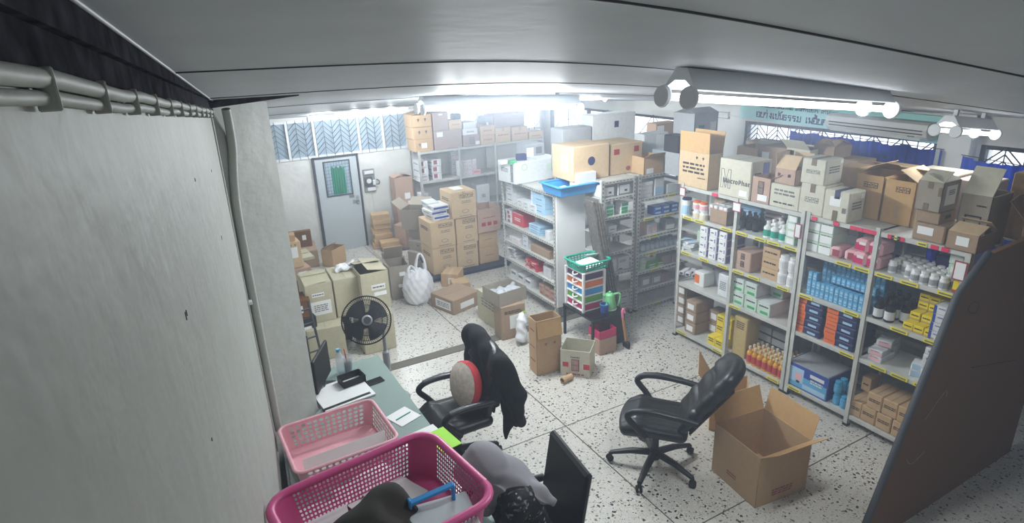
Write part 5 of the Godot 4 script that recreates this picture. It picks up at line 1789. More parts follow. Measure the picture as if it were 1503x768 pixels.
func rack_tops() -> void:
	carton("tall open carton with upright flaps at the far end of the front rack tops", Vector3(5, 1.87, -4.786), Vector3(0.441, 0.388, 0.2), -90, "kraft_light", {"open": [92, -1, 95, -1], "flap": 0.22, "m": ["f bars 0 0.05 0.72 0.34 print", "f arrows 0.2 0.36 0.3 0.08", "f bars 0.28 -0.2 0.25 0.05 print"], "in": "kraft_orange"})
	carton("white carton with an outlined letter M on the front rack", Vector3(5.03, 1.87, -4.2), Vector3(0.406, 0.386, 0.3), -90, "cream_white", {"seam": true, "m": ["f paper 0.3 -0.34 0.24 0.16", "r band 0.2 0.1 0.3 0.7 lilac", "r icons -0.2 0.05 0.28 0.3"]})
	letter_print(Vector3(4.879, 1.87, -4.2), 0.406, 0.386)
	carton("brown carton with white check label beside the white letter M carton", Vector3(5.025, 1.87, -3.888), Vector3(0.219, 0.255, 0.25), -90, "kraft_pink", {"open": [-1, 150, -1, -1], "flap": 0.12, "m": ["f icons 0 0.1 0.3 0.5", "f paper 0.12 -0.28 0.5 0.24"]})
	carton("cream carton with printed text lines and big lettering under the small open box", Vector3(5.04, 1.87, -3.617), Vector3(0.323, 0.224, 0.28), -90, "cream_white", {"m": ["f bars 0 0.18 0.7 0.3 print_grey", "f bars 0 -0.28 0.7 0.12 print"]})
	carton("small brown open box standing on the cream lettered carton", Vector3(5.02, 2.094, -3.649), Vector3(0.223, 0.145, 0.2), -90, "kraft_pink", {"open": [60, -1, 110, 95], "flap": 0.14, "m": ["f icons -0.3 0.1 0.12 0.2", "f icons 0.2 0.1 0.12 0.2"], "in": "kraft_light"})
	carton("lower of two stacked grey-white taped cartons on the front rack", Vector3(5.03, 1.87, -3.335), Vector3(0.242, 0.279, 0.26), -90, "cream_white", {"tape": "tape", "m": ["f icons 0 0 0.55 0.16 print_grey"]})
	carton("upper of two stacked grey-white taped cartons on the front rack", Vector3(5.02, 2.149, -3.355), Vector3(0.237, 0.227, 0.24), -90, "cream_white", {"tape": "tape", "m": ["f icons 0 0 0.55 0.14 print_grey", "r bars 0 0.1 0.6 0.3 print_grey", "r paper 0.38 0.38 0.16 0.14"]})
	carton("cream carton with blue tape and white label in front of the kraft boxes", Vector3(4.99, 1.87, -3.085), Vector3(0.23, 0.27, 0.22), -90, "cream_white", {"tape": "navy", "m": ["f paper -0.05 0.15 0.44 0.3", "f tape 0 -0.32 0.2 0.36", "f icons 0.33 -0.1 0.14 0.16 print_grey", "r bars 0 0.05 0.6 0.28 print_grey", "r paper 0.3 0.33 0.22 0.16"]})
	carton("open kraft box with black icons, left of the pair behind the bare board", Vector3(5.35, 1.87, -3.001), Vector3(0.242, 0.382, 0.34), -90, "kraft_orange", {"open": [-1, -1, 28, 32], "flap": 0.17, "m": ["f icons 0.05 0.28 0.5 0.12"], "in": "kraft_light"})
	carton("open kraft box with black icons, right of the pair behind the bare board", Vector3(5.35, 1.87, -2.743), Vector3(0.251, 0.375, 0.34), -90, "kraft_orange", {"open": [-1, 30, 26, -1], "flap": 0.17, "m": ["f icons 0.1 0.3 0.45 0.12", "f tape 0 -0.2 0.12 0.3 tape_clear"], "in": "kraft_light"})
	carton("narrow kraft box just right of the two open kraft boxes", Vector3(5.35, 1.87, -2.593), Vector3(0.049, 0.283, 0.3), -90, "kraft", {})
	carton("lower brown carton with white label near the end of the front rack", Vector3(5.07, 1.87, -2.342), Vector3(0.229, 0.136, 0.3), -90, "kraft_dull", {"m": ["f paper -0.1 0.1 0.5 0.45"]})
	carton("middle small brown carton between the lower carton and the taped one", Vector3(5.08, 2.006, -2.388), Vector3(0.17, 0.095, 0.24), -90, "kraft_dull", {"seam": true, "m": ["r icons 0 0 0.3 0.3"]})
	carton("crumpled taped carton with a white label, topmost of its stack", Vector3(5.05, 2.101, -2.392), Vector3(0.183, 0.229, 0.24), -90, "kraft_grey", {"open": [30, 20, -1, -1], "flap": 0.14, "m": ["f tape 0 0.38 0.2 0.22", "f tape -0.05 -0.36 0.2 0.26", "f tape 0.4 0.2 0.14 0.3", "r paper 0 0.05 0.6 0.66", "r icons 0 0.15 0.3 0.16"], "in": "cream_white"})
	carton("tall grey carton with raised cream flap at the rack end", Vector3(5.21, 1.87, -2.13), Vector3(0.203, 0.386, 0.3), -90, "kraft_grey", {"open": [60, -1, -1, -1], "flap": 0.22, "m": ["f frame 0 -0.05 0.55 0.3 print", "f bars 0.2 0.3 0.3 0.06 print"], "in": "cream_white"})
	carton("small half open brown carton with label at the front rack end", Vector3(5.01, 1.87, -2.089), Vector3(0.209, 0.135, 0.26), -90, "kraft_dull", {"open": [20, -1, 35, -1], "flap": 0.14, "m": ["f paper 0.02 0.05 0.4 0.5"], "in": "kraft_light"})
	carton("pale open carton behind the tall open carton, sunlit inside", Vector3(5.73, 1.87, -4.656), Vector3(0.289, 0.385, 0.3), -90, "kraft_light", {"open": [-1, -1, 160, -1], "flap": 0.1, "m": ["f bars 0.1 0 0.5 0.1 print_red"], "in": "cream_white"})  # flap in a paler card than the body
	carton("long flat brown carton with white label in the second row", Vector3(5.75, 1.87, -4.265), Vector3(0.419, 0.429, 0.34), -90, "kraft_dull", {"seam": true, "m": ["f paper -0.35 0.1 0.22 0.5", "t tape 0 0 0.9 0.1 tape"]})
	carton("long flat brown carton behind the white letter M carton", Vector3(6.09, 1.87, -4.837), Vector3(0.317, 0.388, 0.3), -90, "kraft_dull", {"seam": true})
	carton("white topped carton in the second row above the small open box", Vector3(5.73, 1.87, -4.017), Vector3(0.279, 0.444, 0.3), -90, "cream_white", {"open": [140, -1, -1, -1], "flap": 0.16, "in": "cream_white"})
	carton("brown carton with a peaked lid in front of the blue curtain", Vector3(5.84, 1.87, -3.817), Vector3(0.233, 0.479, 0.28), -90, "kraft_dull", {"open": [22, 20, 22, -1], "flap": 0.13, "m": ["f paper 0.35 0 0.2 0.4"]})
	carton("plain brown carton right of the two grey-white cartons, second row", Vector3(5.91, 1.87, -3.61), Vector3(0.264, 0.364, 0.3), -90, "kraft_dull", {"seam": true})
	carton("kraft carton half hidden behind the grey-white cartons", Vector3(5.44, 1.87, -3.281), Vector3(0.161, 0.395, 0.22), -90, "kraft", {"m": ["f bars 0 -0.1 0.6 0.2 print_red"]})
	carton("flat kraft carton against the blue curtain above the open kraft boxes", Vector3(5.84, 1.87, -3.16), Vector3(0.259, 0.363, 0.32), -90, "kraft", {"seam": true})
	carton("long tan carton in the second row behind the taped carton", Vector3(5.75, 1.87, -2.719), Vector3(0.362, 0.395, 0.34), -90, "kraft_grey", {"seam": true})
	carton("dark purple carton in the second row behind the tall grey carton", Vector3(5.78, 1.87, -2.421), Vector3(0.252, 0.367, 0.3), -90, "card_mauve", {"seam": true})
	carton("small grey box with white label behind the tall grey carton", Vector3(5.73, 1.87, -2.203), Vector3(0.067, 0.191, 0.2), -90, "kraft_grey", {"m": ["f paper 0 -0.1 0.5 0.4"]})
	carton("large upright kraft carton at the right edge behind the racks", Vector3(5.63, 1.87, -2.002), Vector3(0.204, 0.506, 0.3), -90, "kraft_brown", {"seam": true, "m": ["f bars 0.1 0.1 0.4 0.2 print"]})
	carton("open kraft carton leaning low at the right edge by the blue bag", Vector3(5.28, 1.53, -1.804), Vector3(0.136, 0.589, 0.3), -78, "kraft_brown", {"open": [-1, -1, 130, 130], "flap": 0.16})
	carton("long white carton with black printed marks on the sideways rack", Vector3(4.185, 1.68, -7.124), Vector3(0.752, 0.29, 0.42), 5.276, "card_white", {"seam": true, "m": ["l icons 0.3 0 0.12 0.8 print", "l bars -0.1 0.1 0.4 0.2 print_grey", "f ring -0.3 0.25 0.12 0.3 apple", "f band 0.3 0.1 0.2 0.35 mint"]})
	rack_tray()
	carton("small white tub among bits on the long white carton", Vector3(3.731, 1.955, -7.033), Vector3(0.1, 0.05, 0.08), 0, "white", {"cat": "box", "name": "small_box"})
	carton("small green pack lying on the long white carton", Vector3(3.829, 1.955, -6.949), Vector3(0.1, 0.05, 0.08), -10, "green", {"cat": "box", "name": "small_box"})
	carton("small navy and white box on the long white carton", Vector3(4.021, 1.955, -7.048), Vector3(0.14, 0.1, 0.08), -20, "navy", {"cat": "box", "name": "small_box"})
	carton("big kraft carton with a round blue mark above the leaning planks", Vector3(4.365, 1.84, -6.16), Vector3(0.545, 0.419, 0.46), 0, "kraft_light", {"seam": true, "m": ["f disc 0 0.05 0.2 0.26 navy", "f tape 0 -0.4 0.3 0.2 tape_clear", "l paper 0.0 0 0.12 0.5", "l paper 0.2 0 0.12 0.5"]})
	carton("big kraft carton with red fragile squares on the back racks", Vector3(4.928, 1.84, -6.18), Vector3(0.507, 0.387, 0.46), 0, "kraft_light", {"seam": true, "m": ["f band -0.32 0.25 0.17 0.18 print_red", "f band 0.3 0.28 0.15 0.18 print_red", "f paper 0.35 -0.12 0.18 0.16", "f disc 0.05 -0.32 0.15 0.15 red_dull"]})
	carton("open kraft box with a lifted flap right of the big kraft pair", Vector3(5.179, 1.84, -5.87), Vector3(0.325, 0.218, 0.3), 0, "kraft", {"open": [150, -1, -1, -1], "flap": 0.12, "m": ["f paper -0.2 -0.3 0.35 0.3"]})
	carton("clear plastic packs of bottles at the end of the slotted rack top", Vector3(5.464, 1.84, -5.865), Vector3(0.185, 0.26, 0.25), 0, "clear_plastic", {"name": "bottle_pack", "cat": "pack"})
	carton("grey carton with a pasted white label above the kraft pair", Vector3(4.513, 1.84, -6.58), Vector3(0.455, 0.568, 0.28), 0, "card_grey", {"seam": true, "m": ["f paper 0.1 -0.1 0.5 0.55", "f bars 0.1 -0.1 0.4 0.3 print_grey"]})
	carton("large white carton standing tall in front of the bright window", Vector3(5.126, 1.84, -6.59), Vector3(0.719, 0.695, 0.26), 0, "card_white", {"seam": true, "m": ["f paper 0.05 0.3 0.1 0.12 navy", "f icons 0.2 -0.25 0.25 0.16 print_grey", "f tape -0.2 -0.35 0.06 0.2 print"]})
	carton("white box with pale blue side at the top of the slotted rack", Vector3(5.524, 1.84, -6.18), Vector3(0.416, 0.436, 0.2), 0, "card_white", {"m": ["f paper 0.25 0 0.5 0.9"]})
	carton("kraft carton with a torn corner behind the white box", Vector3(5.931, 1.84, -6.42), Vector3(0.402, 0.517, 0.2), 0, "kraft_pink", {"seam": true, "m": ["f paper -0.3 0.35 0.3 0.18"]})
	carton("small grey box with a white label left of the grey carton", Vector3(4.333, 1.68, -7.325), Vector3(0.314, 0.457, 0.25), 0, "card_grey", {"m": ["f paper -0.25 0.1 0.35 0.6", "f tape 0.2 0.3 0.3 0.2 print_grey"]})
	carton("lower grey carton with green print high by the white pier", Vector3(5.58, 1.87, -5.425), Vector3(0.389, 0.3, 0.35), 0, "card_grey", {"m": ["f band -0.2 0.25 0.25 0.14 jade", "f paper 0.3 0.25 0.25 0.25"]})
	carton("upper grey carton with green print high by the white pier", Vector3(5.54, 2.17, -5.425), Vector3(0.382, 0.421, 0.35), 0, "card_grey", {"open": [20, -1, -1, 10], "flap": 0.15, "m": ["f band -0.2 0.1 0.25 0.16 jade", "f paper 0.3 0.1 0.25 0.3"]})
	carton("lower of two small grey boxes left of the green print cartons", Vector3(5.285, 1.87, -5.425), Vector3(0.188, 0.28, 0.25), 0, "card_grey", {})
	carton("dark grey lidded box on the small grey box by the pier", Vector3(5.252, 2.15, -5.425), Vector3(0.185, 0.2, 0.25), 0, "charcoal", {})


func rack_goods() -> void:
	var p: Node3D
	vessel("tin", "tall white and blue powder tin at the left end of the upper shelf", "tin", Vector3(4.93, 1.53, -4.881), [["body", "white", [V(0, 0), V(0.052, 0), V(0.052, 0.19), V(0, 0.19)]], ["band", "pale_blue", [V(0.0525, 0.02), V(0.053, 0.021), V(0.053, 0.12), V(0.0525, 0.121)]], ["lid", "navy", [V(0.054, 0.18), V(0.055, 0.2), V(0, 0.203)]]])
	vessel("jar", "white jar with an orange lid, left of the pair beside the tin", "jar", Vector3(4.93, 1.53, -4.713), jar_parts(0.048, 0.10, "white", "white", "cap_cream"))
	vessel("jar", "white jar stacked on top, left one beside the open box", "jar", Vector3(4.93, 1.63, -4.722), jar_parts(0.048, 0.10, "white", "orange", "pale_pink"))
	vessel("jar", "white jar with an orange lid, right of the pair beside the tin", "jar", Vector3(4.93, 1.53, -4.612), jar_parts(0.048, 0.10, "white", "white", "cap_cream"))
	vessel("jar", "white jar stacked on top, right one beside the open box", "jar", Vector3(4.93, 1.63, -4.621), jar_parts(0.048, 0.10, "white", "orange", "pale_pink"))
	carton("open brown box full of white packs on the upper shelf", Vector3(5.1, 1.53, -4.413), Vector3(0.238, 0.155, 0.34), -90, "kraft_dull", {"open": [-1, -1, -1, -1], "name": "open_box", "cat": "box"})
	rng.seed = 31
	p = carton("white pack in the open brown box", Vector3(4.98, 1.59, -4.518), Vector3(0.05, 0.13, 0.08), -90, "white", {"name": "small_pack", "cat": "pack", "group": "white packs in the open brown box", "m": ["f band 0 0.2 0.8 0.2 pale_pink"]})
	rows(p, Vector3i(4, 1, 3), Vector3(0.058, 0, 0.09), -90, null, 0.006, 12)
	carton("tan box behind the open brown box on the upper shelf", Vector3(5.195, 1.53, -4.585), Vector3(0.158, 0.215, 0.15), -90, "kraft_light", {"name": "medicine_box", "cat": "box"})
	p = carton("white and violet box in the two neat stacks on the second shelf", Vector3(5.08, 1.11, -4.603), Vector3(0.105, 0.085, 0.30), -90, "white", {"name": "medicine_box", "cat": "box", "group": "white and violet boxes in two stacks", "m": ["r band 0 0.0 0.9 0.8 lilac", "f band 0.3 0 0.12 0.5 lilac", "f bars -0.1 0 0.4 0.3 print_grey"]})
	rows(p, Vector3i(3, 4, 1), Vector3(0.138, 0.087, 0), -90, func(i, j, k): return i > 0 or j < 4, 0.002)
	p = carton("white blister pack in the loose pile on the second shelf", Vector3(5, 1.11, -4.929), Vector3(0.12, 0.018, 0.16), -80, "card_white", {"name": "blister_pack", "cat": "pack", "group": "loose packs left of the violet stacks", "m": ["t band 0 0 0.7 0.6 pale_blue"]})
	rows(p, Vector3i(2, 5, 1), Vector3(0.07, 0.02, 0), -80, null, 0.012, 25)
	carton("pale teal box behind the left violet stack", Vector3(5.26, 1.11, -4.889), Vector3(0.13, 0.171, 0.12), -90, "mint", {"name": "medicine_box", "cat": "box"})
	carton("white and orange box at the front of the third shelf", Vector3(5.08, 0.71, -4.669), Vector3(0.149, 0.173, 0.2), -90, "white", {"m": ["f band -0.2 0 0.5 0.6 orange"], "name": "medicine_box", "cat": "box"})
	carton("upper white and orange box set further back on the third shelf", Vector3(5.24, 0.71, -4.733), Vector3(0.182, 0.188, 0.16), -90, "card_white", {"m": ["f band -0.2 0.2 0.5 0.2 red_dull"], "name": "medicine_box", "cat": "box"})
	carton("plain white box near the post on the third shelf", Vector3(5.07, 0.71, -4.299), Vector3(0.146, 0.259, 0.22), -90, "card_white", {"m": ["f bars 0 0 0.6 0.4 print_grey"], "name": "medicine_box", "cat": "box"})
	carton("pale box behind the white one on the third shelf", Vector3(5.225, 0.71, -4.53), Vector3(0.163, 0.211, 0.15), -90, "card_grey", {"name": "medicine_box", "cat": "box"})
	p = carton("small dark and white carton in the corner of the third shelf", Vector3(5.12, 0.71, -5.054), Vector3(0.06, 0.045, 0.09), -70, "card_white", {"name": "small_pack", "cat": "pack", "group": "small packs in the third shelf corner", "m": ["f band 0 0 0.6 0.5 charcoal"]})
	rows(p, Vector3i(3, 1, 2), Vector3(0.075, 0, 0.1), -70, null, 0.008, 20)
	p = carton("brown carton with a white end label, low left on the bottom shelf", Vector3(5.14, 0.1, -4.96), Vector3(0.155, 0.125, 0.24), -90, "kraft_dull", {"group": "labelled brown cartons on the bottom shelf", "seam": true, "m": ["f paper 0 0 0.6 0.55"]})
	rows(p, Vector3i(1, 4, 1), Vector3(0.16, 0.127, 0.2), -90, null, 0.003)
	p = carton("brown carton with a white end label, second column of the bottom shelf", Vector3(5.08, 0.1, -4.716), Vector3(0.165, 0.135, 0.30), -90, "kraft_dull", {"group": "labelled brown cartons, second column", "seam": true, "m": ["f paper 0 0 0.6 0.5"]})
	rows(p, Vector3i(1, 3, 1), Vector3(0.16, 0.138, 0.2), -90, null, 0.003)
	p = carton("brown labelled carton behind the yellow boxes on the bottom shelf", Vector3(5.22, 0.1, -4.552), Vector3(0.15, 0.15, 0.16), -90, "kraft_dull", {"group": "brown cartons behind the yellow boxes", "m": ["f paper 0 0 0.6 0.5"]})
	rows(p, Vector3i(1, 2, 1), Vector3(0.16, 0.152, 0.2), -90)
	p = carton("yellow box with black print by the post of the bottom shelf", Vector3(4.98, 0.1, -4.365), Vector3(0.105, 0.11, 0.12), -90, "yellow", {"name": "medicine_box", "cat": "box", "group": "yellow boxes on the bottom shelf", "m": ["f bars 0 0.1 0.7 0.5 print", "l bars 0 0 0.7 0.4 print"]})
	rows(p, Vector3i(2, 3, 2), Vector3(0.108, 0.112, 0.125), -90, func(i, j, k): return j < 1 + k * 2 and (i < 2), 0.003)
	carton("ochre carton beside the post next to the yellow boxes", Vector3(5.14, 0.1, -4.013), Vector3(0.179, 0.468, 0.36), -90, "kraft_yellow", {"m": ["f bars 0 0.3 0.6 0.2 print"], "name": "medicine_box", "cat": "box"})
	p = carton("grey box with a black base in the stack behind the syrup bottles", Vector3(5.24, 0.1, -3.883), Vector3(0.22, 0.09, 0.16), -90, "card_grey", {"name": "medicine_box", "cat": "box", "group": "grey boxes behind the syrup bottles", "m": ["f band 0 -0.38 1 0.2 black"]})
	rows(p, Vector3i(2, 4, 1), Vector3(0.24, 0.093, 0), -90, null, 0.004)
	p = vessel("syrup_bottle", "amber syrup bottle with red label, bottom shelf", "bottle", Vector3(4.95, 0.1, -3.851), bottle_parts(0.031, 0.20, "amber", "cap_cream", "red"), "syrup bottles on the bottom shelf")
	rows(p, Vector3i(7, 1, 6), Vector3(0.066, 0, 0.062), -90, null, 0.002)
	p = vessel("syrup_bottle", "amber syrup bottle right of the double post, in the bottom bay", "bottle", Vector3(5.12, 0.12, -3.27), bottle_parts(0.031, 0.20, "amber", "cap_cream", "red"), "syrup bottles right of the double post")
	rows(p, Vector3i(2, 1, 2), Vector3(0.066, 0, 0.064), -90, null, 0.002)
	p = carton("white box with a green leafy print, lower row of the third shelf", Vector3(5.04, 0.71, -4.058), Vector3(0.155, 0.145, 0.22), -90, "card_white", {"name": "medicine_box", "cat": "box", "group": "green printed boxes, lower row", "bev": 0.004, "m": ["f band 0 -0.15 0.8 0.5 mint", "f band 0.05 -0.28 0.6 0.2 green", "f bars 0 0.18 0.7 0.2 print", "f frame 0 0 0.98 0.98 mint"]})
	rows(p, Vector3i(3, 1, 2), Vector3(0.165, 0, 0.2), -90, null, 0.004)
	p = carton("white box with a green leafy print, upper row of the third shelf", Vector3(5.05, 0.857, -4.083), Vector3(0.155, 0.145, 0.22), -90, "card_white", {"name": "medicine_box", "cat": "box", "group": "green printed boxes, upper row", "bev": 0.004, "m": ["f band 0 -0.15 0.8 0.5 mint", "f band 0.05 -0.28 0.6 0.2 green", "f bars 0 0.18 0.7 0.2 print", "f frame 0 0 0.98 0.98 mint"]})
	rows(p, Vector3i(3, 1, 2), Vector3(0.168, 0, 0.2), -90, func(i, j, k): return i < 2 or k == 1, 0.004)
	carton("brown box printed with black symbols down its front, second shelf", Vector3(5.05, 1.11, -4.037), Vector3(0.205, 0.208, 0.26), -90, "kraft_pink", {"name": "carton", "cat": "carton", "m": ["f icons 0 0.25 0.22 0.3", "f icons 0 -0.15 0.22 0.3", "r icons 0.3 0 0.2 0.4"]})
	p = carton("flat brown box with bold dark print, in the stack of three", Vector3(5.08, 1.11, -3.724), Vector3(0.20, 0.107, 0.27), -90, "kraft", {"group": "stack of three printed brown boxes", "m": ["f bars 0 0.05 0.75 0.3 print"]})
	rows(p, Vector3i(1, 3, 1), Vector3(0.2, 0.109, 0.2), -90, null, 0.004)
	p = vessel("jar", "tall white jar of the wrapped four at the second shelf end", "jar", Vector3(4.97, 1.11, -3.579), jar_parts(0.05, 0.145, "white", "white", "card_white"), "wrapped white jars")
	rows(p, Vector3i(2, 2, 2), Vector3(0.105, 0.147, 0.105), -90)
	p = vessel("bottle", "dark brown bottle behind the post on the upper shelf", "bottle", Vector3(5.03, 1.53, -4.156), bottle_parts(0.036, 0.17, "bottle_dark", "charcoal", "charcoal"), "dark bottles behind the second post")
	rows(p, Vector3i(3, 1, 2), Vector3(0.078, 0, 0.08), -90, null, 0.004)
	p = carton("flat blue plastic tray in the pile above the dark bottles", Vector3(5.22, 1.53, -4.196), Vector3(0.26, 0.03, 0.14), -90, "pale_blue", {"name": "tray", "cat": "tray", "group": "blue trays on the upper shelf", "bev": 0.012})
	rows(p, Vector3i(1, 8, 1), Vector3(0, 0.032, 0), -90, null, 0.006, 6)
	p = vessel("bottle", "white bottle with teal label in the front group, upper shelf", "bottle", Vector3(4.96, 1.53, -3.801), bottle_parts(0.042, 0.17, "white", "white", "teal"), "white and teal bottles")
	rows(p, Vector3i(3, 1, 3), Vector3(0.09, 0, 0.09), -90, null, 0.004)
	p = carton("red and white wrapped pack piled behind the teal bottles", Vector3(5.26, 1.53, -3.946), Vector3(0.24, 0.045, 0.12), -90, "card_white", {"name": "wrapped_pack", "cat": "pack", "group": "red and white packs on the upper shelf", "bev": 0.016, "m": ["f band 0 0 0.7 0.4 red_dull"]})
	rows(p, Vector3i(1, 6, 1), Vector3(0, 0.047, 0), -90, null, 0.008, 8)
	p = carton("mint green and white box in the column beside the double post", Vector3(5, 1.53, -3.528), Vector3(0.105, 0.07, 0.14), -90, "mint", {"name": "medicine_box", "cat": "box", "group": "mint boxes in a column, upper shelf", "m": ["f paper 0.05 0 0.7 0.7"]})
	rows(p, Vector3i(1, 4, 2), Vector3(0.12, 0.072, 0.16), -90, null, 0.003)
	p = carton("pale green and white box in the block of six, upper shelf", Vector3(5.08, 1.53, -3.296), Vector3(0.125, 0.098, 0.30), -90, "mint", {"name": "medicine_box", "cat": "box", "group": "pale green boxes in a block", "m": ["f paper 0 -0.1 0.9 0.7", "f bars 0 0.28 0.8 0.14 print"]})
	rows(p, Vector3i(2, 3, 1), Vector3(0.128, 0.1, 0), -90, null, 0.002)
	p = carton("grey box in the dim stacks behind the pink packs", Vector3(5.2, 1.53, -3.263), Vector3(0.10, 0.085, 0.12), -90, "card_grey", {"name": "medicine_box", "cat": "box", "group": "grey boxes behind the pink packs"})
	rows(p, Vector3i(3, 3, 1), Vector3(0.105, 0.087, 0), -90, null, 0.004)
	p = carton("pink and white wrapped pack lying left of the four stacked ones", Vector3(5.02, 1.53, -3.066), Vector3(0.10, 0.10, 0.20), -80, "pale_pink", {"name": "wrapped_pack", "cat": "pack", "group": "pink packs lying loose", "bev": 0.02, "m": ["f band 0.1 0 0.6 0.6 red_dull"]})
	rows(p, Vector3i(2, 1, 1), Vector3(0.11, 0, 0), -80, null, 0.004, 6)
	p = carton("pink and white wrapped pack, one of four stacked two by two", Vector3(5.01, 1.53, -2.832), Vector3(0.115, 0.115, 0.2), -90, "pale_pink", {"name": "wrapped_pack", "cat": "pack", "group": "four stacked pink packs", "bev": 0.02, "m": ["f band -0.05 -0.05 0.75 0.55 magenta", "f band 0.1 0.2 0.5 0.2 white"]})
	rows(p, Vector3i(2, 2, 1), Vector3(0.118, 0.117, 0), -90, null, 0.004)
	carton("clear bag of small packs hanging at the back of the upper shelf", Vector3(5.21, 1.64, -2.91), Vector3(0.148, 0.126, 0.12), -90, "clear_plastic", {"name": "plastic_bag", "cat": "bag", "bev": 0.03})
	p = carton("sky blue medicine box, front row of the packed blue shelf", Vector3(4.95, 1.11, -3.26), Vector3(0.0425, 0.074, 0.06), -90, "sky_blue", {"name": "medicine_box", "cat": "box", "group": "sky blue boxes, front row", "bev": 0.003, "m": ["f paper 0 0.12 0.5 0.3 pale_blue", "f bars 0 -0.25 0.5 0.2 white"]})
	rows(p, Vector3i(13, 3, 1), Vector3(0.0455, 0.076, 0.062), -90, func(i, j, k): return j < 2 or i in [0, 1] or i > 12, 0.0015)
	p = carton("sky blue medicine box, higher second row of the blue shelf", Vector3(5.03, 1.11, -3.26), Vector3(0.0425, 0.074, 0.06), -90, "sky_blue", {"name": "medicine_box", "cat": "box", "group": "sky blue boxes, second row", "bev": 0.003, "m": ["f paper 0 0.12 0.5 0.3 pale_blue", "f bars 0 -0.25 0.5 0.2 white"]})
	rows(p, Vector3i(13, 3, 1), Vector3(0.0455, 0.076, 0.062), -90, func(i, j, k): return j == 2 and i > 3, 0.0015)
	p = carton("sky blue medicine box, rear row peeping over the blue shelf", Vector3(5.16, 1.11, -3.26), Vector3(0.0425, 0.074, 0.06), -90, "sky_blue", {"name": "medicine_box", "cat": "box", "group": "sky blue boxes, rear row", "bev": 0.003, "m": ["f paper 0 0.12 0.5 0.3 pale_blue"]})
	rows(p, Vector3i(13, 4, 1), Vector3(0.0455, 0.076, 0.062), -90, func(i, j, k): return true, 0.0015)
	p = carton("flat orange and navy pack in the left stack of five", Vector3(5.09, 0.71, -3.229), Vector3(0.285, 0.073, 0.34), -90, "navy", {"name": "medicine_box", "cat": "box", "group": "orange and navy packs, left stack", "bev": 0.01, "m": ["f band -0.3 0 0.38 0.96 orange", "f bars -0.3 0 0.3 0.3 red", "f paper 0.2 -0.1 0.3 0.3 pale_blue", "l band 0 0 0.98 0.96 orange"]})
	rows(p, Vector3i(1, 5, 1), Vector3(0, 0.075, 0), -90, null, 0.006, 1.5)
	p = carton("flat orange and navy pack in the right stack of five", Vector3(5.09, 0.71, -2.907), Vector3(0.285, 0.073, 0.34), -90, "navy", {"name": "medicine_box", "cat": "box", "group": "orange and navy packs, right stack", "bev": 0.01, "m": ["f band -0.3 0 0.38 0.96 orange", "f bars -0.3 0 0.3 0.3 red", "f paper 0.2 -0.1 0.3 0.3 pale_blue", "l band 0 0 0.98 0.96 orange"]})
	rows(p, Vector3i(1, 5, 1), Vector3(0, 0.075, 0), -90, null, 0.006, 1.5)
	carton("large blue appliance box with a picture on the bottom shelf", Vector3(5.09, 0.12, -3.145), Vector3(0.435, 0.252, 0.36), -90, "card_grey", {"name": "appliance_box", "m": ["f band 0 0 0.995 0.98 deep_blue", "f band 0 -0.2 0.99 0.5 sky_blue", "f paper -0.25 0.05 0.35 0.6 pale_blue", "f band -0.2 0.0 0.16 0.3 pale_pink", "f disc -0.2 -0.22 0.1 0.1 black", "f paper 0.25 0.25 0.34 0.14 white", "f bars 0.25 0.02 0.3 0.2 white", "f paper 0.2 -0.32 0.55 0.2 pale_blue", "r band 0 0 0.99 0.98 deep_blue", "l band 0 0 0.99 0.98 deep_blue"], "cat": "box"})
	p = vessel("bottle", "aqua wrapped bottle beside the blue appliance box", "bottle", Vector3(4.97, 0.12, -2.857), jar_parts(0.036, 0.12, "aqua", "aqua", "sky_blue"), "aqua bottles on the bottom shelf")
	rows(p, Vector3i(2, 2, 2), Vector3(0.075, 0.122, 0.075), -90, func(i, j, k): return i + j < 2 or k == 1, 0.004)
	p = vessel("jar", "white pill jar in the left group on the upper shelf", "jar", Vector3(4.98, 1.53, -2.588), jar_parts(0.033, 0.105, "white", "white", "card_grey"), "white jars, left group")
	rows(p, Vector3i(3, 1, 4), Vector3(0.07, 0, 0.07), -90, func(i, j, k): return k > 0 or i != 1, 0.004)
	p = vessel("jar", "white pill jar in the right group on the upper shelf", "jar", Vector3(4.93, 1.53, -2.376), jar_parts(0.033, 0.105, "white", "white", "card_grey"), "white jars, right group")
	rows(p, Vector3i(4, 1, 5), Vector3(0.071, 0, 0.071), -90, func(i, j, k): return k > 0 or i < 4, 0.004)
	carton("small yellow and red box at the right end of the jar shelf", Vector3(4.98, 1.53, -2.081), Vector3(0.042, 0.094, 0.12), -90, "yellow", {"m": ["f band 0 -0.35 0.9 0.25 red"], "name": "medicine_box", "cat": "box"})
	p = carton("grey green box stacked behind the small yellow box", Vector3(5.12, 1.53, -2.162), Vector3(0.11, 0.085, 0.14), -90, "mint", {"name": "medicine_box", "cat": "box", "group": "grey green boxes at the jar shelf end", "m": ["f paper 0 0 0.7 0.5"]})
	rows(p, Vector3i(1, 3, 1), Vector3(0, 0.087, 0), -90, null, 0.005)
	carton("bright blue plastic bag at the back of the jar shelf", Vector3(5.25, 1.53, -2.433), Vector3(0.075, 0.212, 0.1), -90, "bag_blue", {"name": "plastic_bag", "cat": "bag", "bev": 0.03})
	carton("dark navy box at the back of the jar shelf", Vector3(5.25, 1.53, -2.303), Vector3(0.143, 0.172, 0.14), -90, "navy", {"name": "medicine_box", "cat": "box"})
	p = vessel("bottle", "black bottle with a white label at the second shelf front", "bottle", Vector3(4.95, 1.11, -2.614), bottle_parts(0.04, 0.19, "bottle_dark", "black", "card_white"), "black bottles with white labels")
	rows(p, Vector3i(3, 1, 4), Vector3(0.086, 0, 0.086), -90, func(i, j, k): return k > 0 or i < 2, 0.006)
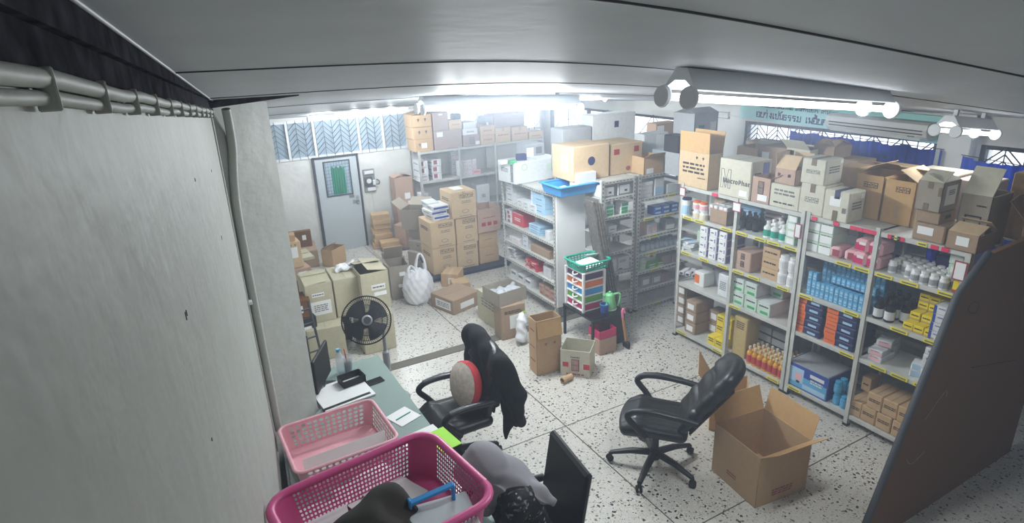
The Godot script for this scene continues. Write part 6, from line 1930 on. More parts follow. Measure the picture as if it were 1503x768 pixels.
	p = carton("yellow box in the stepped block on the second shelf", Vector3(4.95, 1.11, -2.348), Vector3(0.078, 0.068, 0.08), -90, "yellow", {"name": "medicine_box", "cat": "box", "group": "yellow boxes in a stepped block", "bev": 0.003, "m": ["f bars 0 0.1 0.7 0.3 print", "f band 0 -0.36 0.98 0.2 kraft_yellow"]})
	rows(p, Vector3i(3, 4, 3), Vector3(0.081, 0.07, 0.085), -90, func(i, j, k): return j < 1 + k or (k == 2 and j < 4), 0.003)
	p = carton("white and blue box in the tall block by the cardboard sheet", Vector3(4.99, 1.11, -2.14), Vector3(0.095, 0.07, 0.16), -90, "card_white", {"name": "medicine_box", "cat": "box", "group": "white and blue boxes in a tall block", "m": ["f band -0.4 0 0.2 0.98 deep_blue", "f bars 0.1 0.2 0.5 0.2 deep_blue", "l band 0 0 0.99 0.98 deep_blue"]})
	rows(p, Vector3i(2, 4, 1), Vector3(0.11, 0.072, 0), -90, null, 0.003)
	p = carton("pink and white box in the pile at the third shelf left", Vector3(4.98, 0.71, -2.577), Vector3(0.12, 0.055, 0.10), -85, "card_white", {"name": "medicine_box", "cat": "box", "group": "pink and white boxes in a pile", "m": ["f band 0.05 -0.1 0.8 0.5 pale_pink", "f bars 0 0.25 0.6 0.2 red_dull"]})
	rows(p, Vector3i(1, 3, 3), Vector3(0.12, 0.057, 0.11), -85, func(i, j, k): return j < 2 + k, 0.012, 10)
	p = carton("white box in the tall column at the third shelf end", Vector3(5, 0.71, -2.128), Vector3(0.13, 0.062, 0.16), -90, "card_white", {"name": "medicine_box", "cat": "box", "group": "white boxes in a column", "m": ["f bars 0 0 0.6 0.4 print_grey"]})
	rows(p, Vector3i(1, 5, 1), Vector3(0.12, 0.064, 0.11), -90, null, 0.006, 3)
	p = carton("small pale blue box tipped beside the white column", Vector3(5.02, 0.71, -2.256), Vector3(0.09, 0.06, 0.10), -70, "card_white", {"name": "medicine_box", "cat": "box", "group": "small pale blue boxes", "m": ["f band 0 0 0.8 0.6 pale_blue"]})
	rows(p, Vector3i(1, 2, 1), Vector3(0.12, 0.062, 0.11), -70, null, 0.01, 15)
	p = carton("small kraft carton with dark print, bottom row of the bottom shelf", Vector3(5.05, 0.12, -2.656), Vector3(0.13, 0.155, 0.28), -90, "kraft", {"group": "kraft cartons, bottom row", "seam": true, "m": ["f bars 0 0.05 0.75 0.22 print"]})
	rows(p, Vector3i(4, 1, 1), Vector3(0.134, 0, 0), -90, null, 0.004)
	p = carton("small kraft carton with dark print, upper row of the bottom shelf", Vector3(5.05, 0.277, -2.495), Vector3(0.13, 0.155, 0.28), -90, "kraft", {"group": "kraft cartons, upper row", "seam": true, "m": ["f bars 0 0.05 0.75 0.22 print"]})
	rows(p, Vector3i(3, 1, 1), Vector3(0.134, 0, 0), -90, null, 0.004)
	carton("single kraft carton set back on the left of the bottom shelf", Vector3(5.21, 0.277, -2.708), Vector3(0.085, 0.138, 0.14), -90, "kraft", {"name": "carton", "cat": "carton", "m": ["f bars 0 0 0.6 0.2 print"]})
	p = carton("white box stacked at the left of the top shelf of the sideways rack", Vector3(4.12, 1.34, -7.327), Vector3(0.22, 0.075, 0.3), -90, "card_white", {"name": "medicine_box", "cat": "box", "group": "white boxes, top shelf of the sideways rack", "m": ["f bars 0 0 0.5 0.3 print_grey"]})
	rows(p, Vector3i(1, 4, 1), Vector3(0.2, 0.077, 0), -90, null, 0.004, 2)
	p = carton("grey blue box in the big stack on the sideways rack's top shelf", Vector3(4.12, 1.34, -6.569), Vector3(0.34, 0.075, 0.3), -90, "pale_blue", {"name": "medicine_box", "cat": "box", "group": "grey blue boxes, top shelf of the sideways rack", "m": ["f bars 0.1 0 0.4 0.3 print_grey", "f band -0.4 0 0.1 0.9 white"]})
	rows(p, Vector3i(1, 4, 1), Vector3(0.4, 0.077, 0), -90, null, 0.004, 2)
	p = carton("small pale box lying loose on the sideways rack's top shelf", Vector3(4.01, 1.34, -7.002), Vector3(0.14, 0.05, 0.12), -90, "card_white", {"name": "medicine_box", "cat": "box", "group": "pale boxes, top shelf of the sideways rack", "m": ["f bars 0 0 0.5 0.3 print_grey"]})
	rows(p, Vector3i(3, 2, 1), Vector3(0.17, 0.052, 0), -90, null, 0.004, 2)
	p = carton("white box with a red end on the sideways rack's second shelf", Vector3(4.07, 1.03, -7.392), Vector3(0.13, 0.06, 0.2), -90, "card_white", {"name": "medicine_box", "cat": "box", "group": "red and white boxes, second shelf", "m": ["f band 0.2 0 0.5 0.7 red_dull"]})
	rows(p, Vector3i(1, 3, 1), Vector3(0.14, 0.062, 0), -90, null, 0.004, 2)
	carton("bright crimson box on the sideways rack's second shelf", Vector3(4.09, 1.03, -7.152), Vector3(0.311, 0.179, 0.2), -90, "red", {"name": "medicine_box", "cat": "box", "m": ["f bars 0 0 0.5 0.3 white"]})
	p = carton("flat pale blue pack piled on the sideways rack's second shelf", Vector3(4.07, 1.03, -6.67), Vector3(0.28, 0.03, 0.2), -90, "pale_blue", {"name": "medicine_box", "cat": "box", "group": "pale blue packs, second shelf", "m": ["f bars 0 0 0.6 0.4 print_grey"]})
	rows(p, Vector3i(1, 4, 2), Vector3(0.3, 0.032, 0.12), -90, null, 0.004, 2)
	p = carton("white folded pack leaning by the white board, second shelf", Vector3(4.045, 1.03, -6.345), Vector3(0.1, 0.12, 0.15), -90, "card_white", {"name": "medicine_box", "cat": "box", "group": "white packs by the board", "m": []})
	rows(p, Vector3i(1, 1, 1), Vector3(0.2, 0.1, 0), -90, null, 0.004, 2)
	p = carton("dark flat box on the sideways rack's second shelf", Vector3(4.25, 1.03, -7.278), Vector3(0.16, 0.09, 0.1), -90, "charcoal", {"name": "medicine_box", "cat": "box", "group": "dark boxes, second shelf", "m": []})
	rows(p, Vector3i(1, 1, 1), Vector3(0.2, 0.1, 0), -90, null, 0.004, 2)
	p = carton("white box in the stack on the sideways rack's third shelf", Vector3(4.07, 0.766, -6.921), Vector3(0.13, 0.065, 0.2), -90, "card_white", {"name": "medicine_box", "cat": "box", "group": "white boxes, third shelf", "m": ["f bars 0 0 0.5 0.4 lilac"]})
	rows(p, Vector3i(1, 3, 1), Vector3(0.2, 0.067, 0), -90, null, 0.004, 2)
	p = carton("small pale pack scattered on the sideways rack's third shelf", Vector3(4.02, 0.766, -7.331), Vector3(0.09, 0.035, 0.1), -90, "card_white", {"name": "medicine_box", "cat": "box", "group": "pale packs, third shelf", "m": ["f band 0 0 0.5 0.5 pale_pink"]})
	rows(p, Vector3i(3, 2, 1), Vector3(0.1, 0.037, 0), -90, null, 0.004, 2)
	carton("olive brown carton on the sideways rack's third shelf", Vector3(4.12, 0.766, -6.538), Vector3(0.469, 0.108, 0.3), -90, "kraft_dull", {"seam": true})
	p = carton("flat white pack piled on the sideways rack's fourth shelf", Vector3(4.05, 0.5, -7.331), Vector3(0.18, 0.025, 0.16), -90, "card_white", {"name": "medicine_box", "cat": "box", "group": "white packs, fourth shelf", "m": ["f band 0 0 0.6 0.4 print_grey"]})
	rows(p, Vector3i(1, 6, 2), Vector3(0.2, 0.027, 0.17), -90, null, 0.02, 12)
	p = carton("red packet lying in the heap on the sideways rack's fourth shelf", Vector3(4.04, 0.5, -6.842), Vector3(0.15, 0.03, 0.14), -90, "red", {"name": "medicine_box", "cat": "box", "group": "red packets, fourth shelf", "m": ["f band 0 0 0.5 0.4 white"]})
	rows(p, Vector3i(2, 4, 1), Vector3(0.16, 0.031, 0), -90, null, 0.02, 20)
	p = carton("white upright box beside the white board, fourth shelf", Vector3(4.04, 0.5, -6.413), Vector3(0.09, 0.14, 0.14), -90, "card_white", {"name": "medicine_box", "cat": "box", "group": "white boxes, fourth shelf", "m": []})
	rows(p, Vector3i(2, 1, 1), Vector3(0.1, 0.1, 0), -90, null, 0.004, 2)
	p = carton("white box with dark lettering on the sideways rack's bottom shelf", Vector3(4.07, 0.2, -7.292), Vector3(0.17, 0.11, 0.2), -90, "card_white", {"name": "medicine_box", "cat": "box", "group": "white boxes, bottom shelf of the sideways rack", "m": ["f band 0 0.2 0.7 0.3 print_grey"]})
	rows(p, Vector3i(3, 1, 1), Vector3(0.21, 0.1, 0), -90, null, 0.004, 2)
	p = carton("small reddish carton on the sideways rack's bottom shelf", Vector3(4.04, 0.2, -6.511), Vector3(0.12, 0.075, 0.14), -90, "kraft_pink", {"name": "medicine_box", "cat": "box", "group": "reddish cartons, bottom shelf", "m": ["f bars 0 0 0.6 0.4 print_red"]})
	rows(p, Vector3i(3, 2, 1), Vector3(0.135, 0.077, 0), -90, null, 0.004, 2)
	p = carton("white box with a small dark emblem, top shelf of the left slotted rack", Vector3(4.484, 1.63, -5.84), Vector3(0.2, 0.155, 0.2), 0, "card_white", {"name": "medicine_box", "cat": "box", "group": "emblem boxes on the left slotted rack", "m": ["f frame 0 0 0.9 0.85 print_grey", "f band 0.1 -0.1 0.2 0.14 print"]})
	rows(p, Vector3i(2, 1, 1), Vector3(0.25, 0.2, 0), 0, null, 0.004, 2)
	p = carton("green and white pack, second shelf of the left slotted rack", Vector3(4.521, 1.39, -5.8), Vector3(0.12, 0.045, 0.12), 0, "white", {"name": "medicine_box", "cat": "box", "group": "green packs on the left slotted rack", "m": ["f band -0.05 0 0.8 0.8 green"]})
	rows(p, Vector3i(2, 3, 1), Vector3(0.23, 0.047, 0), 0, null, 0.004, 2)
	p = carton("white pack left of the green packs on the slotted rack", Vector3(4.364, 1.39, -5.8), Vector3(0.08, 0.06, 0.12), 0, "card_white", {"name": "medicine_box", "cat": "box", "group": "white packs left of the green ones", "m": []})
	rows(p, Vector3i(1, 2, 1), Vector3(0.1, 0.062, 0), 0, null, 0.004, 2)
	p = carton("white box on the third shelf of the left slotted rack", Vector3(4.42, 1.17, -5.84), Vector3(0.13, 0.09, 0.2), 0, "card_white", {"name": "medicine_box", "cat": "box", "group": "white boxes, third shelf of the left slotted rack", "m": ["f bars 0 0 0.5 0.3 print_grey"]})
	rows(p, Vector3i(2, 1, 1), Vector3(0.14, 0.1, 0), 0, null, 0.004, 2)
	p = carton("taller pale box at the back of the left slotted rack's third shelf", Vector3(4.695, 1.17, -5.96), Vector3(0.18, 0.17, 0.12), 0, "card_grey", {"name": "medicine_box", "cat": "box", "group": "pale boxes, third shelf of the left slotted rack", "m": []})
	rows(p, Vector3i(1, 1, 1), Vector3(0.14, 0.1, 0), 0, null, 0.004, 2)
	p = carton("white box with a black corner stripe, fifth shelf of the left slotted rack", Vector3(4.549, 0.635, -5.84), Vector3(0.19, 0.18, 0.2), 0, "card_white", {"name": "medicine_box", "cat": "box", "group": "striped boxes of the left slotted rack", "m": ["f bars -0.1 0.2 0.5 0.2 print_grey", "f band -0.3 -0.36 0.3 0.08 print"]})
	rows(p, Vector3i(2, 1, 1), Vector3(0.21, 0.2, 0), 0, null, 0.004, 2)
	p = carton("white box in the low pile on the bottom of the left slotted rack", Vector3(4.561, 0.11, -5.865), Vector3(0.2, 0.09, 0.25), 0, "card_white", {"name": "medicine_box", "cat": "box", "group": "white boxes, bottom of the left slotted rack", "m": ["f bars 0 0 0.4 0.3 print_grey"]})
	rows(p, Vector3i(2, 2, 1), Vector3(0.21, 0.092, 0), 0, null, 0.004, 2)
	p = carton("white paper stack on the top shelf of the right slotted rack", Vector3(5.07, 1.54, -5.85), Vector3(0.24, 0.05, 0.22), 0, "white", {"name": "medicine_box", "cat": "box", "group": "white stacks, top shelf of the right slotted rack", "m": []})
	rows(p, Vector3i(1, 4, 1), Vector3(0.2, 0.052, 0), 0, null, 0.004, 2)
	p = carton("tall white box on the top shelf of the right slotted rack", Vector3(5.297, 1.54, -5.84), Vector3(0.16, 0.23, 0.2), 0, "card_white", {"name": "medicine_box", "cat": "box", "group": "tall white boxes of the right slotted rack", "m": ["f band 0 -0.2 0.9 0.4 pale_blue"]})
	rows(p, Vector3i(1, 1, 1), Vector3(0.2, 0.052, 0), 0, null, 0.004, 2)
	p = carton("white box near the end of the right slotted rack's top shelf", Vector3(5.507, 1.54, -5.84), Vector3(0.15, 0.13, 0.2), 0, "card_white", {"name": "medicine_box", "cat": "box", "group": "white boxes at the slotted rack end", "m": []})
	rows(p, Vector3i(1, 1, 1), Vector3(0.2, 0.052, 0), 0, null, 0.004, 2)
	p = carton("small white box in the column by the slotted post", Vector3(5.038, 1.28, -5.81), Vector3(0.08, 0.045, 0.14), 0, "card_white", {"name": "medicine_box", "cat": "box", "group": "white boxes in a column by the slotted post", "m": ["f band 0 0 0.6 0.4 print_grey"]})
	rows(p, Vector3i(1, 4, 1), Vector3(0.2, 0.047, 0), 0, null, 0.004, 2)
	p = carton("blue pack on the second shelf of the right slotted rack", Vector3(5.301, 1.28, -5.81), Vector3(0.13, 0.055, 0.14), 0, "deep_blue", {"name": "medicine_box", "cat": "box", "group": "blue packs of the right slotted rack", "m": ["f band 0 0 0.7 0.5 pale_blue"]})
	rows(p, Vector3i(3, 2, 1), Vector3(0.14, 0.057, 0), 0, null, 0.004, 2)
	p = carton("terracotta box on the third shelf of the right slotted rack", Vector3(5.06, 1.04, -5.81), Vector3(0.12, 0.19, 0.14), 0, "kraft_pink", {"name": "medicine_box", "cat": "box", "group": "terracotta boxes", "m": []})
	rows(p, Vector3i(1, 1, 1), Vector3(0.2, 0.047, 0), 0, null, 0.004, 2)
	p = carton("pale box on the third shelf of the right slotted rack", Vector3(5.164, 1.04, -5.81), Vector3(0.08, 0.14, 0.14), 0, "card_white", {"name": "medicine_box", "cat": "box", "group": "pale boxes, third shelf of the right slotted rack", "m": ["f band 0 0 0.6 0.5 pale_pink"]})
	rows(p, Vector3i(2, 1, 1), Vector3(0.09, 0.047, 0), 0, null, 0.004, 2)
	p = carton("grey white carton standing right on the slotted rack's third shelf", Vector3(5.529, 1.04, -5.81), Vector3(0.16, 0.15, 0.14), 0, "card_grey", {"name": "medicine_box", "cat": "box", "group": "grey white cartons", "m": ["f paper 0 -0.2 0.8 0.4"]})
	rows(p, Vector3i(1, 1, 1), Vector3(0.2, 0.047, 0), 0, null, 0.004, 2)
	p = vessel("glass_jar", "clear glass jar with a grey lid in the row, fourth shelf", "jar", Vector3(5.111, 0.8, -5.8), jar_parts(0.036, 0.11, "pale_blue", "card_grey", "card_white"), "glass jars on the right slotted rack")
	rows(p, Vector3i(8, 1, 2), Vector3(0.08, 0, 0.085), 0, null, 0.004)
	p = carton("mint box in the column on the fifth shelf of the right slotted rack", Vector3(5.083, 0.555, -5.81), Vector3(0.1, 0.045, 0.14), 0, "mint", {"name": "medicine_box", "cat": "box", "group": "mint boxes of the right slotted rack", "m": ["f band 0 0 0.6 0.4 white"]})
	rows(p, Vector3i(1, 4, 1), Vector3(0.2, 0.047, 0), 0, null, 0.004, 2)
	p = carton("lime green pack lying flat on the right slotted rack", Vector3(5.236, 0.555, -5.81), Vector3(0.16, 0.03, 0.14), 0, "apple", {"name": "medicine_box", "cat": "box", "group": "lime packs of the right slotted rack", "m": ["f band 0 0 0.6 0.4 white"]})
	rows(p, Vector3i(2, 2, 1), Vector3(0.15, 0.032, 0), 0, null, 0.004, 2)
	p = carton("dull pink box on the right slotted rack's fifth shelf", Vector3(5.488, 0.555, -5.81), Vector3(0.17, 0.13, 0.14), 0, "card_mauve", {"name": "medicine_box", "cat": "box", "group": "dull pink boxes", "m": []})
	rows(p, Vector3i(2, 1, 1), Vector3(0.18, 0.032, 0), 0, null, 0.004, 2)
	p = carton("grey white box on the sixth shelf of the right slotted rack", Vector3(5.142, 0.3, -5.82), Vector3(0.18, 0.15, 0.16), 0, "card_grey", {"name": "medicine_box", "cat": "box", "group": "grey white boxes, sixth shelf", "m": ["f paper 0 0 0.6 0.5"]})
	rows(p, Vector3i(2, 1, 1), Vector3(0.19, 0.032, 0), 0, null, 0.004, 2)
	p = carton("brownish box on the sixth shelf of the right slotted rack", Vector3(5.48, 0.3, -5.82), Vector3(0.2, 0.13, 0.16), 0, "card_mauve", {"name": "medicine_box", "cat": "box", "group": "brownish boxes, sixth shelf", "m": []})
	rows(p, Vector3i(1, 1, 1), Vector3(0.19, 0.032, 0), 0, null, 0.004, 2)


func far_cartons() -> void:
	var p: Node3D
	carton("bottom carton of three stacked at the left end of the far rack", Vector3(3.875, 1.7, -10.47), Vector3(0.352, 0.221, 0.4), 0, "kraft", {"m": ["f arrows -0.1 0.1 0.4 0.24", "f paper 0.0 0 0.3 0.4"]})
	carton("middle carton of three stacked at the left end of the far rack", Vector3(3.866, 1.921, -10.47), Vector3(0.369, 0.215, 0.4), 0, "kraft", {"m": ["f arrows 0 0.1 0.5 0.26"]})
	carton("top carton of three stacked at the left end of the far rack", Vector3(3.863, 2.137, -10.47), Vector3(0.372, 0.211, 0.4), 0, "kraft", {"m": ["f arrows 0 0.1 0.5 0.26"], "open": [-1, 12, -1, 12], "flap": 0.2})
	carton("large mauve carton with a white label on the far rack", Vector3(4.349, 1.7, -10.47), Vector3(0.543, 0.34, 0.4), 0, "card_mauve", {"seam": true, "m": ["f paper -0.3 0.3 0.22 0.25"]})
	carton("tall mauve carton standing on the large mauve carton", Vector3(4.226, 2.04, -10.42), Vector3(0.292, 0.322, 0.3), 0, "card_mauve", {"seam": true, "m": ["f paper 0 0.38 0.25 0.08"]})
	carton("small kraft box beside the tall mauve carton", Vector3(4.512, 2.04, -10.395), Vector3(0.252, 0.165, 0.25), 0, "kraft_light", {"m": ["f bars 0 0 0.6 0.2 red_dull"]})
	carton("small dark box on top of the small kraft box", Vector3(4.583, 2.205, -10.42), Vector3(0.136, 0.094, 0.2), 0, "charcoal", {})
	carton("mauve box under the white boxes on the far rack", Vector3(4.817, 1.7, -10.445), Vector3(0.338, 0.212, 0.35), 0, "card_mauve", {"seam": true, "m": ["f icons 0 0 0.3 0.6 print_grey", "f paper 0.35 -0.25 0.25 0.3"]})
	carton("lower white box above the mauve box on the far rack", Vector3(4.796, 1.912, -10.445), Vector3(0.293, 0.111, 0.35), 0, "white", {"m": ["f bars 0 0 0.5 0.3 print_grey"]})
	carton("upper white box above the mauve box on the far rack", Vector3(4.796, 2.023, -10.42), Vector3(0.251, 0.121, 0.3), 0, "card_white", {"seam": true})
	carton("lower kraft box with red print, middle of the far rack top", Vector3(5.153, 1.7, -10.47), Vector3(0.304, 0.171, 0.4), 0, "kraft_light", {"m": ["f bars 0 0 0.6 0.2 red_dull"]})
	carton("upper kraft box with red print, middle of the far rack top", Vector3(5.159, 1.871, -10.47), Vector3(0.31, 0.169, 0.4), 0, "kraft_light", {"m": ["f bars 0 0 0.6 0.2 red_dull"]})
	carton("kraft carton with red arrows, left of two on the far rack", Vector3(5.483, 1.7, -10.47), Vector3(0.327, 0.285, 0.4), 0, "kraft_light", {"tape": "tape_clear", "m": ["f bars 0 0 0.7 0.14 red"]})
	carton("kraft carton with red arrows, right of two on the far rack", Vector3(5.852, 1.7, -10.47), Vector3(0.352, 0.265, 0.4), 0, "kraft_light", {"tape": "tape_clear", "m": ["f bars 0 0 0.7 0.14 red"]})
	carton("long mauve carton lying across the kraft cartons of the far rack", Vector3(5.636, 1.985, -10.465), Vector3(0.671, 0.239, 0.35), 0, "card_mauve", {"open": [-1, -1, -1, -1]})
	carton("small dark grey box left of the long mauve carton", Vector3(5.263, 1.985, -10.52), Vector3(0.189, 0.219, 0.3), 0, "card_grey", {"m": ["f paper -0.3 -0.2 0.2 0.4"]})
	carton("small kraft box at the right end of the far rack", Vector3(6.216, 1.7, -10.42), Vector3(0.314, 0.139, 0.3), 0, "kraft_light", {"m": ["f bars 0 -0.1 0.6 0.2 red_dull"]})
	p = carton("red and white box in the stacks on the far rack's upper shelf", Vector3(3.839, 1.16, -10.465), Vector3(0.17, 0.12, 0.35), 0, "card_white", {"name": "medicine_box", "cat": "box", "group": "red and white boxes of the far rack", "m": ["f band -0.2 0.1 0.4 0.6 red_dull", "f paper 0.1 0 0.2 0.7", "l bars 0 0 0.7 0.3 print_grey"]})
	rows(p, Vector3i(2, 3, 1), Vector3(0.25, 0.125, 0), 0, null, 0.004, 2)
	p = carton("flat white box in front of the red and white stacks", Vector3(3.814, 1.16, -10.33), Vector3(0.18, 0.06, 0.14), 0, "card_white", {"name": "medicine_box", "cat": "box", "group": "flat white boxes of the far rack", "m": ["f bars 0 0 0.6 0.4 red_dull"]})
	rows(p, Vector3i(1, 2, 1), Vector3(0.2, 0.062, 0), 0, null, 0.004, 2)
	p = carton("small pinkish white box on the far rack", Vector3(4.577, 1.16, -10.37), Vector3(0.085, 0.07, 0.16), 0, "card_white", {"name": "medicine_box", "cat": "box", "group": "pinkish white boxes of the far rack", "m": ["f bars 0 0 0.6 0.4 pink"]})
	rows(p, Vector3i(4, 4, 1), Vector3(0.09, 0.072, 0), 0, func(i, j, k): return true, 0.003)
	p = carton("pinkish white box hanging stack behind the far rack's middle post", Vector3(4.517, 1.16, -10.58), Vector3(0.08, 0.08, 0.16), 0, "card_white", {"name": "medicine_box", "cat": "box", "group": "pinkish boxes behind the middle post", "m": ["f bars 0 0 0.6 0.4 pink"]})
	rows(p, Vector3i(2, 6, 1), Vector3(0.085, 0.082, 0), 0, func(i, j, k): return j > i * 2 - 1, 0.003)
	p = carton("small pink box near the far rack's right post", Vector3(4.891, 1.16, -10.36), Vector3(0.17, 0.09, 0.14), 0, "pale_pink", {"name": "medicine_box", "cat": "box", "group": "pink boxes of the far rack", "m": ["f bars 0 0 0.7 0.4 red_dull"]})
	rows(p, Vector3i(1, 1, 1), Vector3(0.2, 0.1, 0), 0, null, 0.004, 2)
	p = carton("white file box on the lower shelf of the far rack", Vector3(5.017, 0.58, -10.415), Vector3(0.26, 0.36, 0.25), 0, "card_white", {"name": "medicine_box", "cat": "box", "group": "white file boxes", "m": ["f bars 0 -0.1 0.3 0.2 print_grey"]})
	rows(p, Vector3i(1, 1, 1), Vector3(0.2, 0.1, 0), 0, null, 0.004, 2)
	p = carton("white box at the left end of the far rack's lower shelf", Vector3(3.8, 0.58, -10.39), Vector3(0.16, 0.18, 0.2), 0, "card_white", {"name": "medicine_box", "cat": "box", "group": "white boxes, lower shelf of the far rack", "m": ["f band 0 0.1 0.5 0.3 pale_pink"]})
	rows(p, Vector3i(1, 2, 1), Vector3(0.2, 0.182, 0), 0, null, 0.004, 2)
	pallet()
	carton("carton with icon row, bottom left of the kraft stack", Vector3(3.359, 0.06, -8.66), Vector3(0.406, 0.438, 0.5), 0, "kraft_light", {"seam": true, "m": ["f icons 0.1 0.33 0.55 0.15", "f bars 0.1 0.1 0.35 0.12 print_grey", "f ring 0.05 -0.25 0.28 0.13", "f bars 0.05 -0.42 0.5 0.05 print_grey", "l bars 0 0.2 0.6 0.14 print"]})
	carton("carton with icon row carrying the blue and white boxes", Vector3(3.355, 0.498, -8.65), Vector3(0.411, 0.421, 0.5), 0, "kraft_light", {"seam": true, "m": ["f icons 0.1 0.33 0.55 0.15", "f bars 0.1 0.1 0.35 0.12 print_grey", "f ring 0.05 -0.25 0.28 0.13", "f bars 0.05 -0.42 0.5 0.05 print_grey", "l bars 0 0.2 0.6 0.14 print"]})
	carton("carton with icon row, bottom of the middle column", Vector3(3.767, 0.06, -8.68), Vector3(0.367, 0.418, 0.5), 0, "kraft_light", {"seam": true, "m": ["f icons 0.1 0.33 0.55 0.15", "f bars 0.1 0.1 0.35 0.12 print_grey", "f ring 0.05 -0.25 0.28 0.13", "f bars 0.05 -0.42 0.5 0.05 print_grey", "l bars 0 0.2 0.6 0.14 print"]})
	carton("carton with icon row, middle of the middle column", Vector3(3.78, 0.478, -8.68), Vector3(0.38, 0.436, 0.5), 0, "kraft_light", {"seam": true, "m": ["f icons 0.1 0.33 0.55 0.15", "f bars 0.1 0.1 0.35 0.12 print_grey", "f ring 0.05 -0.25 0.28 0.13", "f bars 0.05 -0.42 0.5 0.05 print_grey", "l bars 0 0.2 0.6 0.14 print"]})
	carton("carton with icon row on top of the kraft stack", Vector3(3.735, 0.915, -8.615), Vector3(0.424, 0.42, 0.45), 0, "kraft_light", {"tape": "tape_clear", "m": ["f icons 0.1 0.33 0.55 0.15", "f bars 0.1 0.1 0.35 0.12 print_grey", "f ring 0.05 -0.25 0.28 0.13", "f bars 0.05 -0.42 0.5 0.05 print_grey", "l bars 0 0.2 0.6 0.14 print", "t paper 0 0.1 0.4 0.5"]})
	carton("plain kraft carton, bottom of the right column", Vector3(4.163, 0.06, -8.65), Vector3(0.356, 0.272, 0.4), 0, "kraft", {"seam": true, "m": ["f bars 0 0 0.4 0.1 print_grey"]})
	carton("plain kraft carton, middle of the right column", Vector3(4.159, 0.332, -8.65), Vector3(0.34, 0.272, 0.4), 0, "kraft", {"seam": true, "m": ["f bars 0 0 0.4 0.1 print_grey"]})
	carton("open kraft carton with red fragile signs topping the right column", Vector3(4.173, 0.604, -8.62), Vector3(0.423, 0.387, 0.42), 0, "kraft_pink", {"open": [-1, -1, -1, -1], "m": ["f band -0.25 -0.15 0.17 0.16 print_red", "f band 0 -0.15 0.17 0.16 print_red", "f band 0.25 -0.15 0.17 0.16 print_red", "f bars 0 0.12 0.5 0.06 print_red"]})
	p = carton("white and blue box on the kraft stack, in the leaning pile", Vector3(3.355, 0.919, -8.65), Vector3(0.27, 0.075, 0.34), 8, "white", {"name": "medicine_box", "cat": "box", "group": "white and blue boxes on the kraft stack", "m": ["f band 0 0.05 0.9 0.4 deep_blue", "f bars 0.1 -0.35 0.4 0.14 print", "l bars 0 0 0.5 0.3 print_grey"]})
	rows(p, Vector3i(1, 3, 1), Vector3(0, 0.077, 0), 8, null, 0.02, 6)
	p = carton("white box behind the white and blue boxes on the kraft stack", Vector3(3.343, 0.919, -8.79), Vector3(0.20, 0.06, 0.3), 0, "card_white", {"name": "medicine_box", "cat": "box", "group": "white boxes behind the blue ones", "m": ["l bars 0 0 0.5 0.4 print_grey"]})
	rows(p, Vector3i(1, 4, 1), Vector3(0, 0.062, 0), 0, null, 0.012, 4)
	carton("grey carton with torn tape, lowest beside the kraft stack", Vector3(3.278, 0, -9.101), Vector3(0.4, 0.289, 0.4), -64.035, "kraft_grey", {"m": ["l tape 0.4 0 0.12 0.9 cream_white", "f paper 0.1 0.1 0.1 0.1 print"]})
	carton("grey carton with torn tape, second beside the kraft stack", Vector3(3.31, 0.289, -9.165), Vector3(0.369, 0.167, 0.38), -64.012, "kraft_grey", {"m": ["l tape 0.4 0 0.12 0.9 cream_white", "f paper 0.1 0.1 0.1 0.1 print"]})
	carton("grey carton with torn tape and a strap loop, third in the pile", Vector3(3.361, 0.457, -9.287), Vector3(0.344, 0.167, 0.38), -61.865, "kraft_grey", {"m": ["l tape 0.4 0 0.12 0.9 cream_white"]})
	carton("grey brown open carton with spread flaps topping the pile", Vector3(3.262, 0.624, -9.338), Vector3(0.373, 0.338, 0.36), -42.286, "kraft_grey", {"open": [-1, -1, 150, 140], "flap": 0.2, "m": ["l band 0.1 0.1 0.3 0.3 red_dull"]})
	carton("small brown carton on the floor left of the grey pile", Vector3(3.408, 0, -10.343), Vector3(0.254, 0.444, 0.4), -53.658, "kraft_pink", {"seam": true})
	carton("tall brown carton against the wall left of the far rack", Vector3(3.486, 0, -10.59), Vector3(0.352, 1.258, 0.26), 0, "kraft_pink", {"open": [-1, 20, -1, 20], "flap": 0.14, "m": ["f paper 0.15 0.22 0.3 0.09", "f paper 0.3 0.1 0.3 0.09"]})
	wall_mat()
	p = carton("flat tan box in the stepped pile by the far wall", Vector3(2.991, 0.012, -10.55), Vector3(0.32, 0.088, 0.24), -8, "kraft", {"group": "flat tan boxes in a stepped pile", "m": ["f tape 0 0 0.9 0.06 kraft_dull"]})
	rows(p, Vector3i(1, 7, 1), Vector3(0, 0.09, 0), -8, null, 0.025, 4)
	p = carton("flat tan box lying low in front of the stepped pile", Vector3(3.048, 0.012, -10.27), Vector3(0.34, 0.085, 0.22), -4, "kraft", {"group": "flat tan boxes in front", "m": ["f tape 0 0 0.9 0.06 kraft_dull"]})
	rows(p, Vector3i(1, 2, 1), Vector3(0.0, 0.087, 0), -4, null, 0.02, 4)
	carton("flattened brown carton on the pile left of the grey door", Vector3(1.541, 0, -10.441), Vector3(0.488, 0.3, 0.6), -6.357, "kraft_dull", {"seam": true})
	carton("pale folded carton in the pile left of the grey door", Vector3(1.38, 0.3, -9.883), Vector3(0.41, 0.05, 0.5), 4.21, "cream", {"m": ["t tape 0 0 0.9 0.08 tape"]})
	carton("open brown carton with a lifted flap right in that pile", Vector3(1.999, 0, -10.105), Vector3(0.23, 0.3, 0.35), -51.956, "kraft", {"open": [-1, -1, -1, 30]})
	carton("dark brown flat carton standing behind the pile by the door", Vector3(1.537, 0.3, -10.462), Vector3(0.392, 0.28, 0.1), -7.183, "kraft_dark", {"m": ["f paper 0.2 0.1 0.16 0.3"]})
	narrow_pile()


